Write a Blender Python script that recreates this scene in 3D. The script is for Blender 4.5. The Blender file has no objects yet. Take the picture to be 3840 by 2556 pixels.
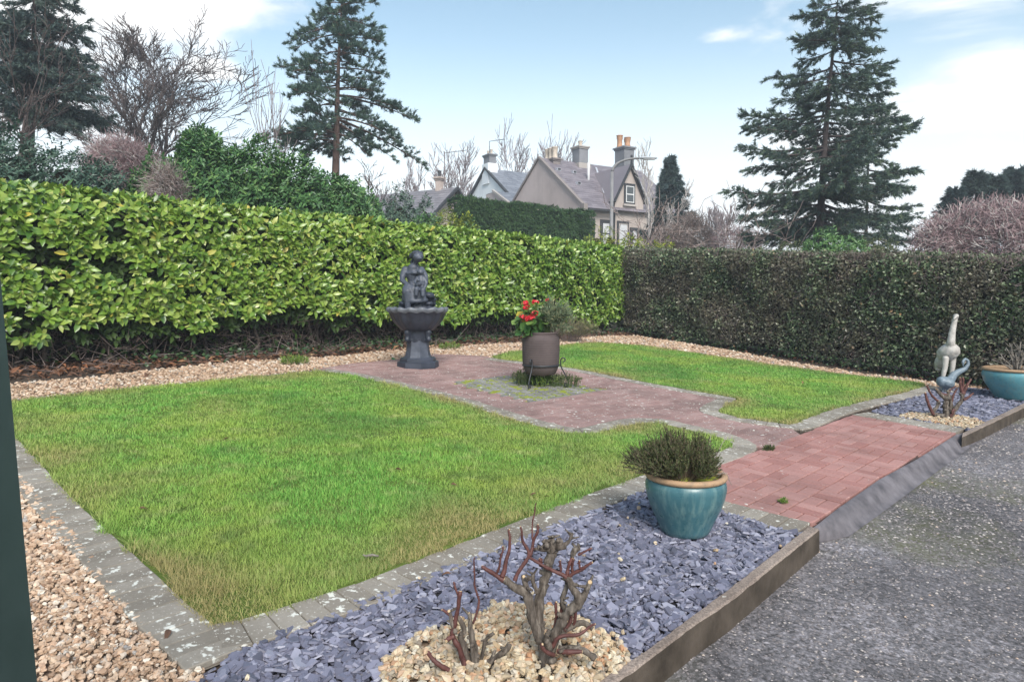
import bpy, bmesh, math, random
import numpy as np
from mathutils import Vector, Matrix, noise as mnoise

R = math.radians
rng = np.random.default_rng(7)
random.seed(7)
sc = bpy.context.scene
C = sc.collection

# ------------------------------------------------------------------ camera
CAM_H = 1.40
PITCH = R(3.472)
cam_d = bpy.data.cameras.new("camera")
cam = bpy.data.objects.new("camera", cam_d)
C.objects.link(cam)
cam.location = (0, 0, CAM_H)
cam.rotation_euler = (R(90) - PITCH, 0, 0)
cam_d.sensor_width = 36.0
cam_d.lens = 23.68
cam_d.clip_start = 0.05
cam_d.clip_end = 2000
sc.camera = cam

# ------------------------------------------------------------------ sky + sun
SUN_EL, SUN_AZ = R(42), R(166)          # azimuth from +Y towards +X: behind the viewer, to the right
w = bpy.data.worlds.new("World")
sc.world = w
w.use_nodes = True
nt = w.node_tree
nt.nodes.clear()
def wn(t, **k):
    n = nt.nodes.new(t)
    for a, b in k.items():
        setattr(n, a, b)
    return n
def wl(a, b):
    nt.links.new(a, b)
out = wn("ShaderNodeOutputWorld")
bg = wn("ShaderNodeBackground")
bg.inputs[1].default_value = 0.09
wl(bg.outputs[0], out.inputs[0])
sky = wn("ShaderNodeTexSky", sky_type='NISHITA')
sky.sun_disc = False
sky.sun_elevation = SUN_EL
sky.sun_rotation = SUN_AZ
sky.air_density = 1.0
sky.dust_density = 0.8
sky.ozone_density = 1.2
tc = wn("ShaderNodeTexCoord")
sep = wn("ShaderNodeSeparateXYZ")
wl(tc.outputs["Generated"], sep.inputs[0])
def wmath(op, a, b=None, c=None, clamp=False):
    n = wn("ShaderNodeMath", operation=op)
    n.use_clamp = clamp
    for i, v in enumerate((a, b, c)):
        if v is None:
            continue
        if isinstance(v, (int, float)):
            n.inputs[i].default_value = v
        else:
            wl(v, n.inputs[i])
    return n.outputs[0]
# cloud deck: the direction projected on a plane overhead
zc = wmath('MAXIMUM', sep.outputs[2], 0.0)
den = wmath('ADD', zc, 0.10)
px = wmath('DIVIDE', sep.outputs[0], den)
py = wmath('DIVIDE', sep.outputs[1], den)
comb = wn("ShaderNodeCombineXYZ")
wl(px, comb.inputs[0]); wl(py, comb.inputs[1])
nz = wn("ShaderNodeTexNoise")
nz.inputs["Scale"].default_value = 1.9
nz.inputs["Detail"].default_value = 9
nz.inputs["Roughness"].default_value = 0.58
nz.inputs["Distortion"].default_value = 0.35
wl(comb.outputs[0], nz.inputs["Vector"])
# banks of cloud standing in the west, the north-west and the north-east
def bank(cx, cy, sx, sy, amp):
    ax = wmath('DIVIDE', wmath('SUBTRACT', px, cx), sx)
    ay = wmath('DIVIDE', wmath('SUBTRACT', py, cy), sy)
    d2 = wmath('ADD', wmath('MULTIPLY', ax, ax), wmath('MULTIPLY', ay, ay))
    return wmath('MULTIPLY', wmath('POWER', 2.718, wmath('MULTIPLY', d2, -1.0)), amp)
BANKS = [(-0.87, 1.75, .42, .24, .27), (-1.35, 1.9, .5, .5, .24), (1.16, 1.80, .30, .22, .35), (1.72, 2.45, .40, .36, .22), (1.52, 2.12, .22, .14, .30),
         (1.38, 2.95, .36, .26, .20), (0.62, 2.02, .15, .07, .27), (-.96, 2.25, .08, .10, .30), (-2.2, 2.6, .8, .6, .25),
         (0.0, 2.4, .75, .75, -.16), (-.55, 6.0, .5, .6, .18)]
dens = nz.outputs["Fac"]
for b_ in BANKS:
    dens = wmath('ADD', dens, bank(*b_))
cr = wn("ShaderNodeMapRange", interpolation_type='SMOOTHSTEP')
cr.inputs["From Min"].default_value = 0.54
cr.inputs["From Max"].default_value = 0.83
wl(dens, cr.inputs["Value"])
# pale air near the horizon, all the way round
hz = wn("ShaderNodeMapRange", interpolation_type='SMOOTHERSTEP')
hz.inputs["From Min"].default_value = 0.42
hz.inputs["From Max"].default_value = 0.03
hz.inputs["To Min"].default_value = 0.0
hz.inputs["To Max"].default_value = 0.97
wl(sep.outputs[2], hz.inputs["Value"])
tint = wn("ShaderNodeMix", data_type='RGBA', blend_type='MULTIPLY')
tint.inputs[0].default_value = 1.0
wl(sky.outputs[0], tint.inputs[6])
tint.inputs[7].default_value = (1.10, 1.05, 0.85, 1)
m1 = wn("ShaderNodeMix", data_type='RGBA')
wl(hz.outputs[0], m1.inputs[0]); wl(tint.outputs[2], m1.inputs[6])
m1.inputs[7].default_value = (4.75, 4.85, 4.98, 1)
m2 = wn("ShaderNodeMix", data_type='RGBA')
wl(wmath('MULTIPLY', cr.outputs[0], 0.93), m2.inputs[0]); wl(m1.outputs[2], m2.inputs[6])
m2.inputs[7].default_value = (5.0, 5.0, 4.95, 1)
wl(m2.outputs[2], bg.inputs[0])

sun_d = bpy.data.lights.new("sun", 'SUN')
sun_d.energy = 1.5
sun_d.angle = R(28)
sun_d.color = (1.0, 0.95, 0.88)
sun = bpy.data.objects.new("sun", sun_d)
C.objects.link(sun)
sdir = Vector((math.sin(SUN_AZ) * math.cos(SUN_EL), math.cos(SUN_AZ) * math.cos(SUN_EL), math.sin(SUN_EL)))
sun.rotation_euler = sdir.to_track_quat('Z', 'Y').to_euler()
sun.location = sdir * 60

vs = sc.view_settings
vs.view_transform = 'Standard'
vs.look = 'None'
vs.exposure = 1.55
vs.gamma = 1.0
vs.use_curve_mapping = False
sc.cycles.use_denoising = True
sc.cycles.max_bounces = 6
sc.cycles.diffuse_bounces = 3
sc.cycles.glossy_bounces = 2
sc.cycles.transmission_bounces = 4
sc.cycles.transparent_max_bounces = 4
sc.cycles.volume_bounces = 0

# ------------------------------------------------------------------ survey of the garden: a gentle slope, up to the north-west
F_S = 1550 * 1.63
GX, GY, G0 = -0.04233, 0.03885, -0.01367
def gz(x, y):
    return G0 + GX * x + GY * y
def ray(sx, sy):
    u = (sx - 1920) / F_S; v = (sy - 1278) / F_S
    c, s = math.cos(PITCH), math.sin(PITCH)
    return (u, c - v * s, -s - v * c)
def gp(sx, sy, dz=0.0):
    """point of the garden slope (raised by dz) sighted at survey reading sx, sy"""
    r = ray(sx, sy)
    t = (G0 + dz - CAM_H) / (r[2] - GX * r[0] - GY * r[1])
    return Vector((r[0] * t, r[1] * t, CAM_H + r[2] * t))
def at(dx, dy, Y):
    """point sighted at reading dx, dy (small plan) standing Y metres north"""
    r = ray(dx * 1.63, dy * 1.63)
    t = Y / r[1]
    return Vector((r[0] * t, Y, CAM_H + r[2] * t))
HA, HB = gp(0, 1400), gp(2330, 1247)               # foot of the laurel hedge
HC = gp(3840, 1478)                                # far end of the foot of the clipped hedge
_hd = (HB - HA); _hd.z = 0; _hd.normalize()
_hn = Vector((-_hd.y, _hd.x, 0))                   # away from the garden
def terrain(x, y):
    # beyond the hedges the land climbs in a bank to the road and the houses, then levels out
    X = 70 * math.tanh(x / 70); Yt = 75 * math.tanh(y / 75)
    z = gz(X, Yt) - 0.14
    t = (x - HB.x) * _hn.x + (y - HB.y) * _hn.y
    if t > 2:
        z += 2.6 * (1 - math.exp(-(t - 2) / 9.0))
    return z

# ------------------------------------------------------------------ mesh helpers
def np_mesh(name, V, F, rnd=None, dry=None, smooth=False):
    V = np.asarray(V, dtype=np.float32).reshape(-1, 3)
    if isinstance(F, np.ndarray):
        F = [F]
    F = [np.asarray(f, dtype=np.int32) for f in F if len(f)]
    me = bpy.data.meshes.new(name)
    me.vertices.add(len(V))
    me.vertices.foreach_set("co", V.ravel())
    idx = np.concatenate([f.ravel() for f in F])
    tot = np.concatenate([np.full(len(f), f.shape[1], np.int32) for f in F])
    start = np.concatenate([[0], np.cumsum(tot)[:-1]]).astype(np.int32)
    me.loops.add(len(idx)); me.loops.foreach_set("vertex_index", idx)
    me.polygons.add(len(tot)); me.polygons.foreach_set("loop_start", start)
    me.polygons.foreach_set("use_smooth", np.full(len(tot), bool(smooth)))
    for nm, a in (("rnd", rnd), ("dry", dry)):
        if a is not None:
            at_ = me.attributes.new(nm, 'FLOAT', 'POINT')
            at_.data.foreach_set("value", np.asarray(a, np.float32))
    me.update(calc_edges=True)
    return me
def obj(name, me, mat, parent=None, loc=None):
    o = bpy.data.objects.new(name, me)
    C.objects.link(o)
    if mat is not None and len(me.materials) == 0:
        me.materials.append(mat)
    if parent is not None:
        o.parent = parent
    if loc is not None:
        o.location = loc
    return o
def tag(o, label, cat, group=None):
    o["label"] = label; o["category"] = cat
    if group:
        o["group"] = group
    return o
def thing(name, label, cat, loc=(0, 0, 0), rz=0, group=None):
    o = bpy.data.objects.new(name, None)
    C.objects.link(o)
    o.location = loc; o.rotation_euler = (0, 0, rz)
    o.empty_display_size = 0.1
    return tag(o, label, cat, group)
def struct(o, label=None):
    o["kind"] = "structure"
    if label:
        o["label"] = label
    return o
def stuff(o):
    o["kind"] = "stuff"
    return o

class MB:
    """collects simple shapes into one mesh"""
    def __init__(s):
        s.v = []; s.f = {}; s.n = 0
    def add(s, V, F):
        V = np.asarray(V, float).reshape(-1, 3)
        for f in F:
            s.f.setdefault(len(f), []).append([i + s.n for i in f])
        s.v.append(V); s.n += len(V)
        return s
    def box(s, c, size, rz=0, M=None):
        a, b, h = size[0] / 2, size[1] / 2, size[2] / 2
        V = np.array([(x, y, z) for z in (-h, h) for x, y in ((-a, -b), (a, -b), (a, b), (-a, b))])
        if M is not None:
            V = V @ np.array(M).T
        if rz:
            k, q = math.cos(rz), math.sin(rz)
            V = V @ np.array(((k, q, 0), (-q, k, 0), (0, 0, 1)))
        return s.add(V + np.array(c), [(3, 2, 1, 0), (4, 5, 6, 7), (0, 1, 5, 4), (1, 2, 6, 5), (2, 3, 7, 6), (3, 0, 4, 7)])
    def tube(s, pts, rad, n=8, cap=True, squash=None):
        P = [Vector(p) for p in pts]
        if isinstance(rad, (int, float)):
            rad = [rad] * len(P)
        up = Vector((0.13, 0.21, 0.97))
        rings = []
        prev = None
        for i, p in enumerate(P):
            d = (P[min(i + 1, len(P) - 1)] - P[max(i - 1, 0)])
            if d.length < 1e-9:
                d = Vector((0, 0, 1))
            d.normalize()
            a = prev if prev is not None else (up if abs(d.dot(up)) < .95 else Vector((1, 0, 0)))
            x = a - d * a.dot(d)
            if x.length < 1e-6:
                x = d.orthogonal()
            x.normalize(); prev = x
            y = d.cross(x)
            rings.append([p + (x * math.cos(t) + y * math.sin(t)) * rad[i] for t in [2 * math.pi * k / n for k in range(n)]])
        V = [v for r in rings for v in r]
        F = []
        for i in range(len(P) - 1):
            for k in range(n):
                F.append((i * n + k, i * n + (k + 1) % n, (i + 1) * n + (k + 1) % n, (i + 1) * n + k))
        if cap:
            V += [P[0], P[-1]]
            m = len(P) * n
            for k in range(n):
                F.append((m, (k + 1) % n, k)); F.append((m + 1, m - n + k, m - n + (k + 1) % n))
        return s.add([tuple(v) for v in V], F)
    def lathe(s, prof, n=32, mod=None, c=(0, 0, 0), close=False):
        V = []; F = []
        m = len(prof)
        for i, (r, z) in enumerate(prof):
            for k in range(n):
                t = 2 * math.pi * k / n
                rr = r if mod is None else mod(r, z, t, i)
                zz = z
                if isinstance(rr, tuple):
                    rr, zz = rr
                V.append((c[0] + rr * math.cos(t), c[1] + rr * math.sin(t), c[2] + zz))
        for i in range(m - 1):
            for k in range(n):
                F.append((i * n + k, i * n + (k + 1) % n, (i + 1) * n + (k + 1) % n, (i + 1) * n + k))
        if close:
            F.append(tuple(range(n))[::-1]); F.append(tuple((m - 1) * n + k for k in range(n)))
        return s.add(V, F)
    def prism(s, poly, z0, z1, inset=0.0, bev=0.0):
        """upright prism over a 2-D outline; optional bevelled top"""
        n = len(poly)
        c = np.mean(np.array(poly), axis=0)
        V = [(p[0], p[1], z0) for p in poly]
        F = [(k, (k + 1) % n, n + (k + 1) % n, n + k) for k in range(n)]
        V += [(p[0], p[1], z1 - bev) for p in poly]
        top = n
        if bev > 0:
            q = []
            for p in poly:
                d = np.array(p) - c; L = np.linalg.norm(d) + 1e-9
                q.append(np.array(p) - d / L * min(bev * 1.3, L * .4))
            V += [(p[0], p[1], z1) for p in q]
            F += [(n + k, n + (k + 1) % n, 2 * n + (k + 1) % n, 2 * n + k) for k in range(n)]
            top = 2 * n
        F.append(tuple(range(top, top + n)))
        return s.add(V, F)
    def mesh(s, name="mesh", smooth=False, rnd=None):
        return np_mesh(name, np.concatenate(s.v), [np.array(f) for f in s.f.values()], rnd=rnd, smooth=smooth)
    def build(s, name, mat, parent=None, smooth=False, loc=None):
        return obj(name, s.mesh(name, smooth), mat, parent, loc)

def frames(D, Nh):
    """rotation matrices: columns = leaf axis, side, normal"""
    D = D / (np.linalg.norm(D, axis=1, keepdims=True) + 1e-9)
    N = Nh - D * (D * Nh).sum(1, keepdims=True)
    N = N / (np.linalg.norm(N, axis=1, keepdims=True) + 1e-9)
    S = np.cross(N, D)
    return np.stack([D, S, N], axis=2)
def inst(tv, tf, M, T, scale, rnd=None):
    """stamp a template at many places: M (n,3,3), T (n,3), scale (n,) or (n,3)"""
    tv = np.asarray(tv, float); tf = np.asarray(tf)
    n, k = len(T), len(tv)
    scale = np.asarray(scale, float)
    if scale.ndim == 1:
        scale = scale[:, None]
    loc = tv[None] * scale[:, None, :]
    V = np.einsum('nij,nkj->nki', M, loc) + np.asarray(T)[:, None, :]
    F = (tf[None] + (np.arange(n) * k)[:, None, None]).reshape(-1, tf.shape[1])
    r = None if rnd is None else np.repeat(rnd, k)
    return V.reshape(-1, 3), F, r
def rot_rand(n, tilt=math.pi):
    """random rotations about z, tilted by up to `tilt`"""
    a = rng.uniform(0, 2 * math.pi, n); b = rng.uniform(-tilt, tilt, n); c = rng.uniform(-tilt, tilt, n)
    ca, sa, cb, sb, cc, s_c = np.cos(a), np.sin(a), np.cos(b), np.sin(b), np.cos(c), np.sin(c)
    Z = np.zeros(n); O = np.ones(n)
    Rz = np.stack([ca, -sa, Z, sa, ca, Z, Z, Z, O], 1).reshape(-1, 3, 3)
    Rx = np.stack([O, Z, Z, Z, cb, -sb, Z, sb, cb], 1).reshape(-1, 3, 3)
    Ry = np.stack([cc, Z, s_c, Z, O, Z, -s_c, Z, cc], 1).reshape(-1, 3, 3)
    return Rx @ Ry @ Rz
def segs_mesh(P0, P1, r0, r1, n=4):
    P0 = np.asarray(P0, float); P1 = np.asarray(P1, float)
    r0 = np.asarray(r0, float); r1 = np.asarray(r1, float)
    d = P1 - P0
    d /= (np.linalg.norm(d, axis=1, keepdims=True) + 1e-9)
    h = np.where(np.abs(d[:, 2:3]) < .9, np.array([[0, 0, 1.]]), np.array([[1., 0, 0]]))
    x = np.cross(d, h); x /= (np.linalg.norm(x, axis=1, keepdims=True) + 1e-9)
    y = np.cross(d, x)
    t = np.arange(n) * 2 * math.pi / n
    ring = x[:, None, :] * np.cos(t)[None, :, None] + y[:, None, :] * np.sin(t)[None, :, None]
    V = np.concatenate([P0[:, None] + ring * r0[:, None, None], P1[:, None] + ring * r1[:, None, None]], axis=1)
    k = np.arange(n)
    tf = np.stack([k, (k + 1) % n, n + (k + 1) % n, n + k], 1)
    F = (tf[None] + (np.arange(len(P0)) * 2 * n)[:, None, None]).reshape(-1, 4)
    return V.reshape(-1, 3), F

# ------------------------------------------------------------------ 2-D outlines
def inside(P, poly):
    P = np.asarray(P, float); x, y = P[:, 0], P[:, 1]
    q = np.asarray(poly, float)
    r = np.zeros(len(P), bool)
    j = len(q) - 1
    for i in range(len(q)):
        xi, yi = q[i]; xj, yj = q[j]
        c = ((yi > y) != (yj > y)) & (x < (xj - xi) * (y - yi) / (yj - yi + 1e-12) + xi)
        r ^= c; j = i
    return r
def edge_dist(P, poly, closed=True):
    P = np.asarray(P, float)[:, :2]; q = np.asarray(poly, float)[:, :2]
    best = np.full(len(P), 1e9)
    m = len(q) if closed else len(q) - 1
    for i in range(m):
        a, b = q[i], q[(i + 1) % len(q)]
        ab = b - a
        t = np.clip(((P - a) @ ab) / (ab @ ab + 1e-12), 0, 1)
        best = np.minimum(best, np.linalg.norm(P - a - t[:, None] * ab, axis=1))
    return best
def scatter(poly, density, maxn=10**7):
    q = np.asarray(poly, float)[:, :2]
    lo, hi = q.min(0), q.max(0)
    n = min(int((hi - lo).prod() * density), maxn)
    P = lo + rng.random((n, 2)) * (hi - lo)
    return P[inside(P, q)]
def clip(poly, rect):
    """outline (any) cut by a convex outline, counter-clockwise"""
    outp = [np.array(p[:2], float) for p in poly]
    for i in range(len(rect)):
        a, b = np.array(rect[i]), np.array(rect[(i + 1) % len(rect)])
        e = b - a
        f = lambda p: e[0] * (p[1] - a[1]) - e[1] * (p[0] - a[0])
        inp, outp = outp, []
        for k in range(len(inp)):
            p, q = inp[k - 1], inp[k]
            fp, fq = f(p), f(q)
            if fq >= 0:
                if fp < 0:
                    outp.append(p + (q - p) * fp / (fp - fq))
                outp.append(q)
            elif fp >= 0:
                outp.append(p + (q - p) * fp / (fp - fq))
        if not outp:
            return []
    return outp
def area2(p):
    q = np.asarray(p, float)[:, :2]
    return 0.5 * np.sum(q[:, 0] * np.roll(q[:, 1], -1) - np.roll(q[:, 0], -1) * q[:, 1])
def smooth_line(pts, step=0.05, it=2, closed=False):
    P = [Vector((p[0], p[1])) for p in pts]
    for _ in range(it):
        Q = []
        m = len(P) if closed else len(P) - 1
        if not closed:
            Q.append(P[0])
        for i in range(m):
            a, b = P[i], P[(i + 1) % len(P)]
            Q += [a.lerp(b, .25), a.lerp(b, .75)]
        if not closed:
            Q.append(P[-1])
        P = Q
    return P
def sheet(name, poly, dz, mat, parent=None):
    """flat sheet on the garden slope"""
    bm = bmesh.new()
    vs_ = [bm.verts.new((p[0], p[1], gz(p[0], p[1]) + dz)) for p in poly]
    f = bm.faces.new(vs_)
    if f.normal.z < 0 or area2([(p[0], p[1]) for p in poly]) < 0:
        bmesh.ops.reverse_faces(bm, faces=[f])
    bmesh.ops.triangulate(bm, faces=bm.faces[:])
    me = bpy.data.meshes.new(name)
    bm.to_mesh(me); bm.free()
    return obj(name, me, mat, parent)

CAMP = np.array((0, 0, CAM_H))
def seen_size(T, size):
    """how large pieces show from the terrace (0 when outside the view)"""
    T = np.asarray(T, float)
    d = T - CAMP
    c, s = math.cos(PITCH), math.sin(PITCH)
    depth = d[:, 1] * c - d[:, 2] * s
    up = d[:, 1] * s + d[:, 2] * c
    ok = (depth > .2) & (np.abs(d[:, 0] / np.maximum(depth, .01)) < .76) & (np.abs(up / np.maximum(depth, .01)) < .505)
    return np.where(ok, np.asarray(size) / np.maximum(depth, .2), 0)
def pieces(parent, name, variants, which, M, T, scale, mat, rest_name, limit=300, rnd=None, smooth=True, rest_dry=None):
    """the pieces that show largest become objects of their own; the others are joined into one part"""
    n = len(T)
    scale = np.asarray(scale, float)
    if scale.ndim == 1:
        scale = np.repeat(scale[:, None], 3, 1)
    if rnd is None:
        rnd = rng.random(n)
    ss = seen_size(T, scale.max(1))
    order = np.argsort(-ss)
    solo = order[:limit]
    solo = solo[ss[solo] > 0]
    mes = []
    for i, (tv, tf) in enumerate(variants):
        me = np_mesh(name, tv, tf, smooth=smooth); me.materials.append(mat); mes.append(me)
    for i in solo:
        o = bpy.data.objects.new(name, mes[which[i]])
        C.objects.link(o)
        Mi = Matrix([[M[i][r][c] * scale[i][c] for c in range(3)] + [T[i][r]] for r in range(3)] + [[0, 0, 0, 1]])
        o.parent = parent
        o.matrix_local = Mi
    rest = np.ones(n, bool); rest[solo] = False
    VV, FF, RR, off = [], [], [], 0
    for k, (tv, tf) in enumerate(variants):
        s = rest & (which == k)
        if not s.any():
            continue
        V, F, r = inst(tv, tf, M[s], T[s], scale[s], rnd[s])
        VV.append(V); FF.append(F + off); RR.append(r); off += len(V)
    if VV:
        o = obj(rest_name, np_mesh(rest_name, np.concatenate(VV), np.concatenate(FF), rnd=np.concatenate(RR), smooth=smooth), mat, parent)
        stuff(o)
        return o

# ------------------------------------------------------------------ materials
def node(m, t, **k):
    n = m.node_tree.nodes.new(t)
    for a, b in k.items():
        setattr(n, a, b)
    return n
def ramp(m, stops, src=None, interp='LINEAR'):
    n = node(m, "ShaderNodeValToRGB")
    cr_ = n.color_ramp
    cr_.interpolation = interp
    while len(cr_.elements) > len(stops):
        cr_.elements.remove(cr_.elements[-1])
    while len(cr_.elements) < len(stops):
        cr_.elements.new(1.0)
    for e, (p, c) in zip(cr_.elements, stops):
        e.position = p
        e.color = (c[0], c[1], c[2], 1)
    if src is not None:
        m.node_tree.links.new(src, n.inputs[0])
    return n.outputs[0]
def noise_tex(m, scale, detail=4, rough=.55, vec=None, dist=0.0):
    n = node(m, "ShaderNodeTexNoise")
    n.inputs["Scale"].default_value = scale
    n.inputs["Detail"].default_value = detail
    n.inputs["Roughness"].default_value = rough
    n.inputs["Distortion"].default_value = dist
    if vec is None:
        g = node(m, "ShaderNodeNewGeometry")
        vec = g.outputs["Position"]
    m.node_tree.links.new(vec, n.inputs["Vector"])
    return n.outputs["Fac"]
def objcoord(m):
    return node(m, "ShaderNodeTexCoord").outputs["Object"]
def mmath(m, op, a, b=None, clamp=False):
    n = node(m, "ShaderNodeMath", operation=op)
    n.use_clamp = clamp
    for i, v in enumerate((a, b)):
        if v is None:
            continue
        if isinstance(v, (int, float)):
            n.inputs[i].default_value = v
        else:
            m.node_tree.links.new(v, n.inputs[i])
    return n.outputs[0]
def mixc(m, fac, a, b, blend='MIX'):
    n = node(m, "ShaderNodeMix", data_type='RGBA', blend_type=blend)
    L = m.node_tree.links
    for i, v in ((0, fac), (6, a), (7, b)):
        if isinstance(v, (int, float)):
            n.inputs[i].default_value = v
        elif isinstance(v, tuple):
            n.inputs[i].default_value = (v[0], v[1], v[2], 1)
        else:
            L.new(v, n.inputs[i])
    return n.outputs[2]
def rnd_val(m):
    a = node(m, "ShaderNodeAttribute"); a.attribute_name = "rnd"
    o = node(m, "ShaderNodeObjectInfo")
    return mmath(m, 'FRACT', mmath(m, 'ADD', a.outputs["Fac"], o.outputs["Random"]))
def new_mat(name):
    m = bpy.data.materials.new(name)
    m.use_nodes = True
    b = m.node_tree.nodes["Principled BSDF"]
    return m, b
def finish(m, b, col, rough=.8, bump=None, bstr=.3, bdist=.01, spec=.3):
    L = m.node_tree.links
    if isinstance(col, tuple):
        b.inputs["Base Color"].default_value = (*col, 1)
    else:
        L.new(col, b.inputs["Base Color"])
    if isinstance(rough, (int, float)):
        b.inputs["Roughness"].default_value = rough
    else:
        L.new(rough, b.inputs["Roughness"])
    b.inputs["Specular IOR Level"].default_value = spec
    if bump is not None:
        n = node(m, "ShaderNodeBump")
        n.inputs["Strength"].default_value = bstr
        n.inputs["Distance"].default_value = bdist
        L.new(bump, n.inputs["Height"])
        L.new(n.outputs[0], b.inputs["Normal"])
    return m
def plain(name, c0, c1, scale=8, rough=.8, bstr=.3, bdist=.005, spec=.3, detail=5, use_obj=False):
    m, b = new_mat(name)
    v = objcoord(m) if use_obj else None
    f = noise_tex(m, scale, detail, .6, v)
    col = ramp(m, [(.3, c0), (.7, c1)], f)
    f2 = noise_tex(m, scale * 6, 4, .6, v)
    return finish(m, b, col, rough, f2, bstr, bdist, spec)
def leafmat(name, stops, rough=.45, spec=.4, trans=.25, patch=None):
    """foliage: colour from the piece's own random number, light passing through the leaf"""
    m, b = new_mat(name)
    col = ramp(m, stops, rnd_val(m))
    if patch:
        f = noise_tex(m, patch[0], 3, .5)
        col = mixc(m, ramp(m, [(.42, (0, 0, 0)), (.62, (1, 1, 1))], f), col, mixc(m, .8, col, patch[1]))
    finish(m, b, col, rough, spec=spec)
    if trans:
        tr = node(m, "ShaderNodeBsdfTranslucent")
        m.node_tree.links.new(col, tr.inputs[0])
        mx = node(m, "ShaderNodeMixShader")
        mx.inputs[0].default_value = trans
        L = m.node_tree.links
        L.new(b.outputs[0], mx.inputs[1]); L.new(tr.outputs[0], mx.inputs[2])
        L.new(mx.outputs[0], m.node_tree.nodes["Material Output"].inputs[0])
    return m

def lichen(m, col, scale=26, thr=.66, c=(.62, .62, .57), soft=.05):
    f = noise_tex(m, scale, 3, .55)
    return mixc(m, ramp(m, [(thr, (0, 0, 0)), (thr + soft, (1, 1, 1))], f), col, c)
def paver(name, c0, c1, lich=.68, grime=.5, gc=(.06, .05, .045), moss=None):
    m, b = new_mat(name)
    col = ramp(m, [(0, c0), (1, c1)], rnd_val(m))
    f = noise_tex(m, 60, 5, .65)
    col = mixc(m, mmath(m, 'MULTIPLY', f, .5), col, gc)
    g = noise_tex(m, 1.7, 6, .65)
    col = mixc(m, mmath(m, 'MULTIPLY', ramp(m, [(.42, (0, 0, 0)), (.7, (1, 1, 1))], g), grime), col, gc)
    if moss:
        g2 = noise_tex(m, moss[0], 5, .6)
        col = mixc(m, ramp(m, [(moss[1], (0, 0, 0)), (moss[1] + .08, (1, 1, 1))], g2), col, moss[2])
    col = lichen(m, col, 22, lich)
    col = lichen(m, col, 75, lich + .02, (.55, .53, .48))
    return finish(m, b, col, .88, f, .5, .004, .25)
M_brick = paver("red_brick", (.40, .185, .165), (.52, .285, .26), .70, .38)
M_brick_worn = paver("worn_brick", (.34, .205, .19), (.45, .30, .28), .635, .5)
M_block = paver("grey_block", (0.26, 0.234, 0.202), (0.403, 0.37, 0.325), .61, .6, (0.098, 0.081, 0.058))
M_sett = paver("mossy_sett", (.21, .215, .21), (.31, .31, .30), .66, .4, moss=(7, .53, (.22, .25, .035)))
M_bed = plain("joint_sand", (.10, .072, .062), (.18, .135, .115), 9, .95)
M_bed_dark = plain("dark_joint", (.055, .035, .032), (.11, .075, .068), 9, .95)
M_moss = plain("moss", (.15, .19, .02), (.34, .37, .05), 14, .95, .8, .01)
M_soil = plain("soil", (.035, .026, .020), (.085, .062, .047), 5, .95, .8, .02)
M_earth = plain("earth", (.05, .06, .03), (.10, .10, .06), .6, .95)
M_gbed = plain("gravel_bed", (.16, .11, .075), (.30, .22, .16), 30, .95, .6, .01)
M_sbed = plain("slate_bed", (.012, .012, .016), (.03, .03, .038), 30, .95, .6, .01)
# lawn soil under the blades
m, b = new_mat("lawn_thatch")
f = noise_tex(m, 2.0, 5, .6)
finish(m, b, ramp(m, [(.3, (.055, .095, .02)), (.7, (.13, .17, .04))], f), .95, noise_tex(m, 60, 4), .6, .01, .1)
M_thatch = m
# grass blades
m, b = new_mat("grass_blade")
r_ = rnd_val(m)
col = ramp(m, [(0, (0.115, 0.332, 0.059)), (.5, (0.21, 0.488, 0.088)), (1, (0.393, 0.623, 0.147))], r_)
p1 = noise_tex(m, 1.1, 4, .6)
col = mixc(m, ramp(m, [(.43, (0, 0, 0)), (.62, (.9, .9, .9))], p1), col, (.40, .53, .11))
p2 = noise_tex(m, .75, 3, .55, dist=.4)
col = mixc(m, ramp(m, [(.34, (.7, .7, .7)), (.5, (0, 0, 0))], p2), col, (.11, .30, .07))
p3 = noise_tex(m, 5.5, 4, .65)
col = mixc(m, ramp(m, [(.54, (0, 0, 0)), (.72, (.75, .75, .75))], p3), col, (.52, .55, .23))
p4 = noise_tex(m, 3.2, 4, .6, dist=.3)
col = mixc(m, ramp(m, [(.30, (.6, .6, .6)), (.44, (0, 0, 0))], p4), col, (.09, .205, .055))
a = node(m, "ShaderNodeAttribute"); a.attribute_name = "dry"
col = mixc(m, a.outputs["Fac"], col, (.44, .38, .17))
finish(m, b, col, .6, spec=.25)
tr = node(m, "ShaderNodeBsdfTranslucent"); m.node_tree.links.new(col, tr.inputs[0])
mx = node(m, "ShaderNodeMixShader"); mx.inputs[0].default_value = .35
m.node_tree.links.new(b.outputs[0], mx.inputs[1]); m.node_tree.links.new(tr.outputs[0], mx.inputs[2])
m.node_tree.links.new(mx.outputs[0], m.node_tree.nodes["Material Output"].inputs[0])
M_grass = m
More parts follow.
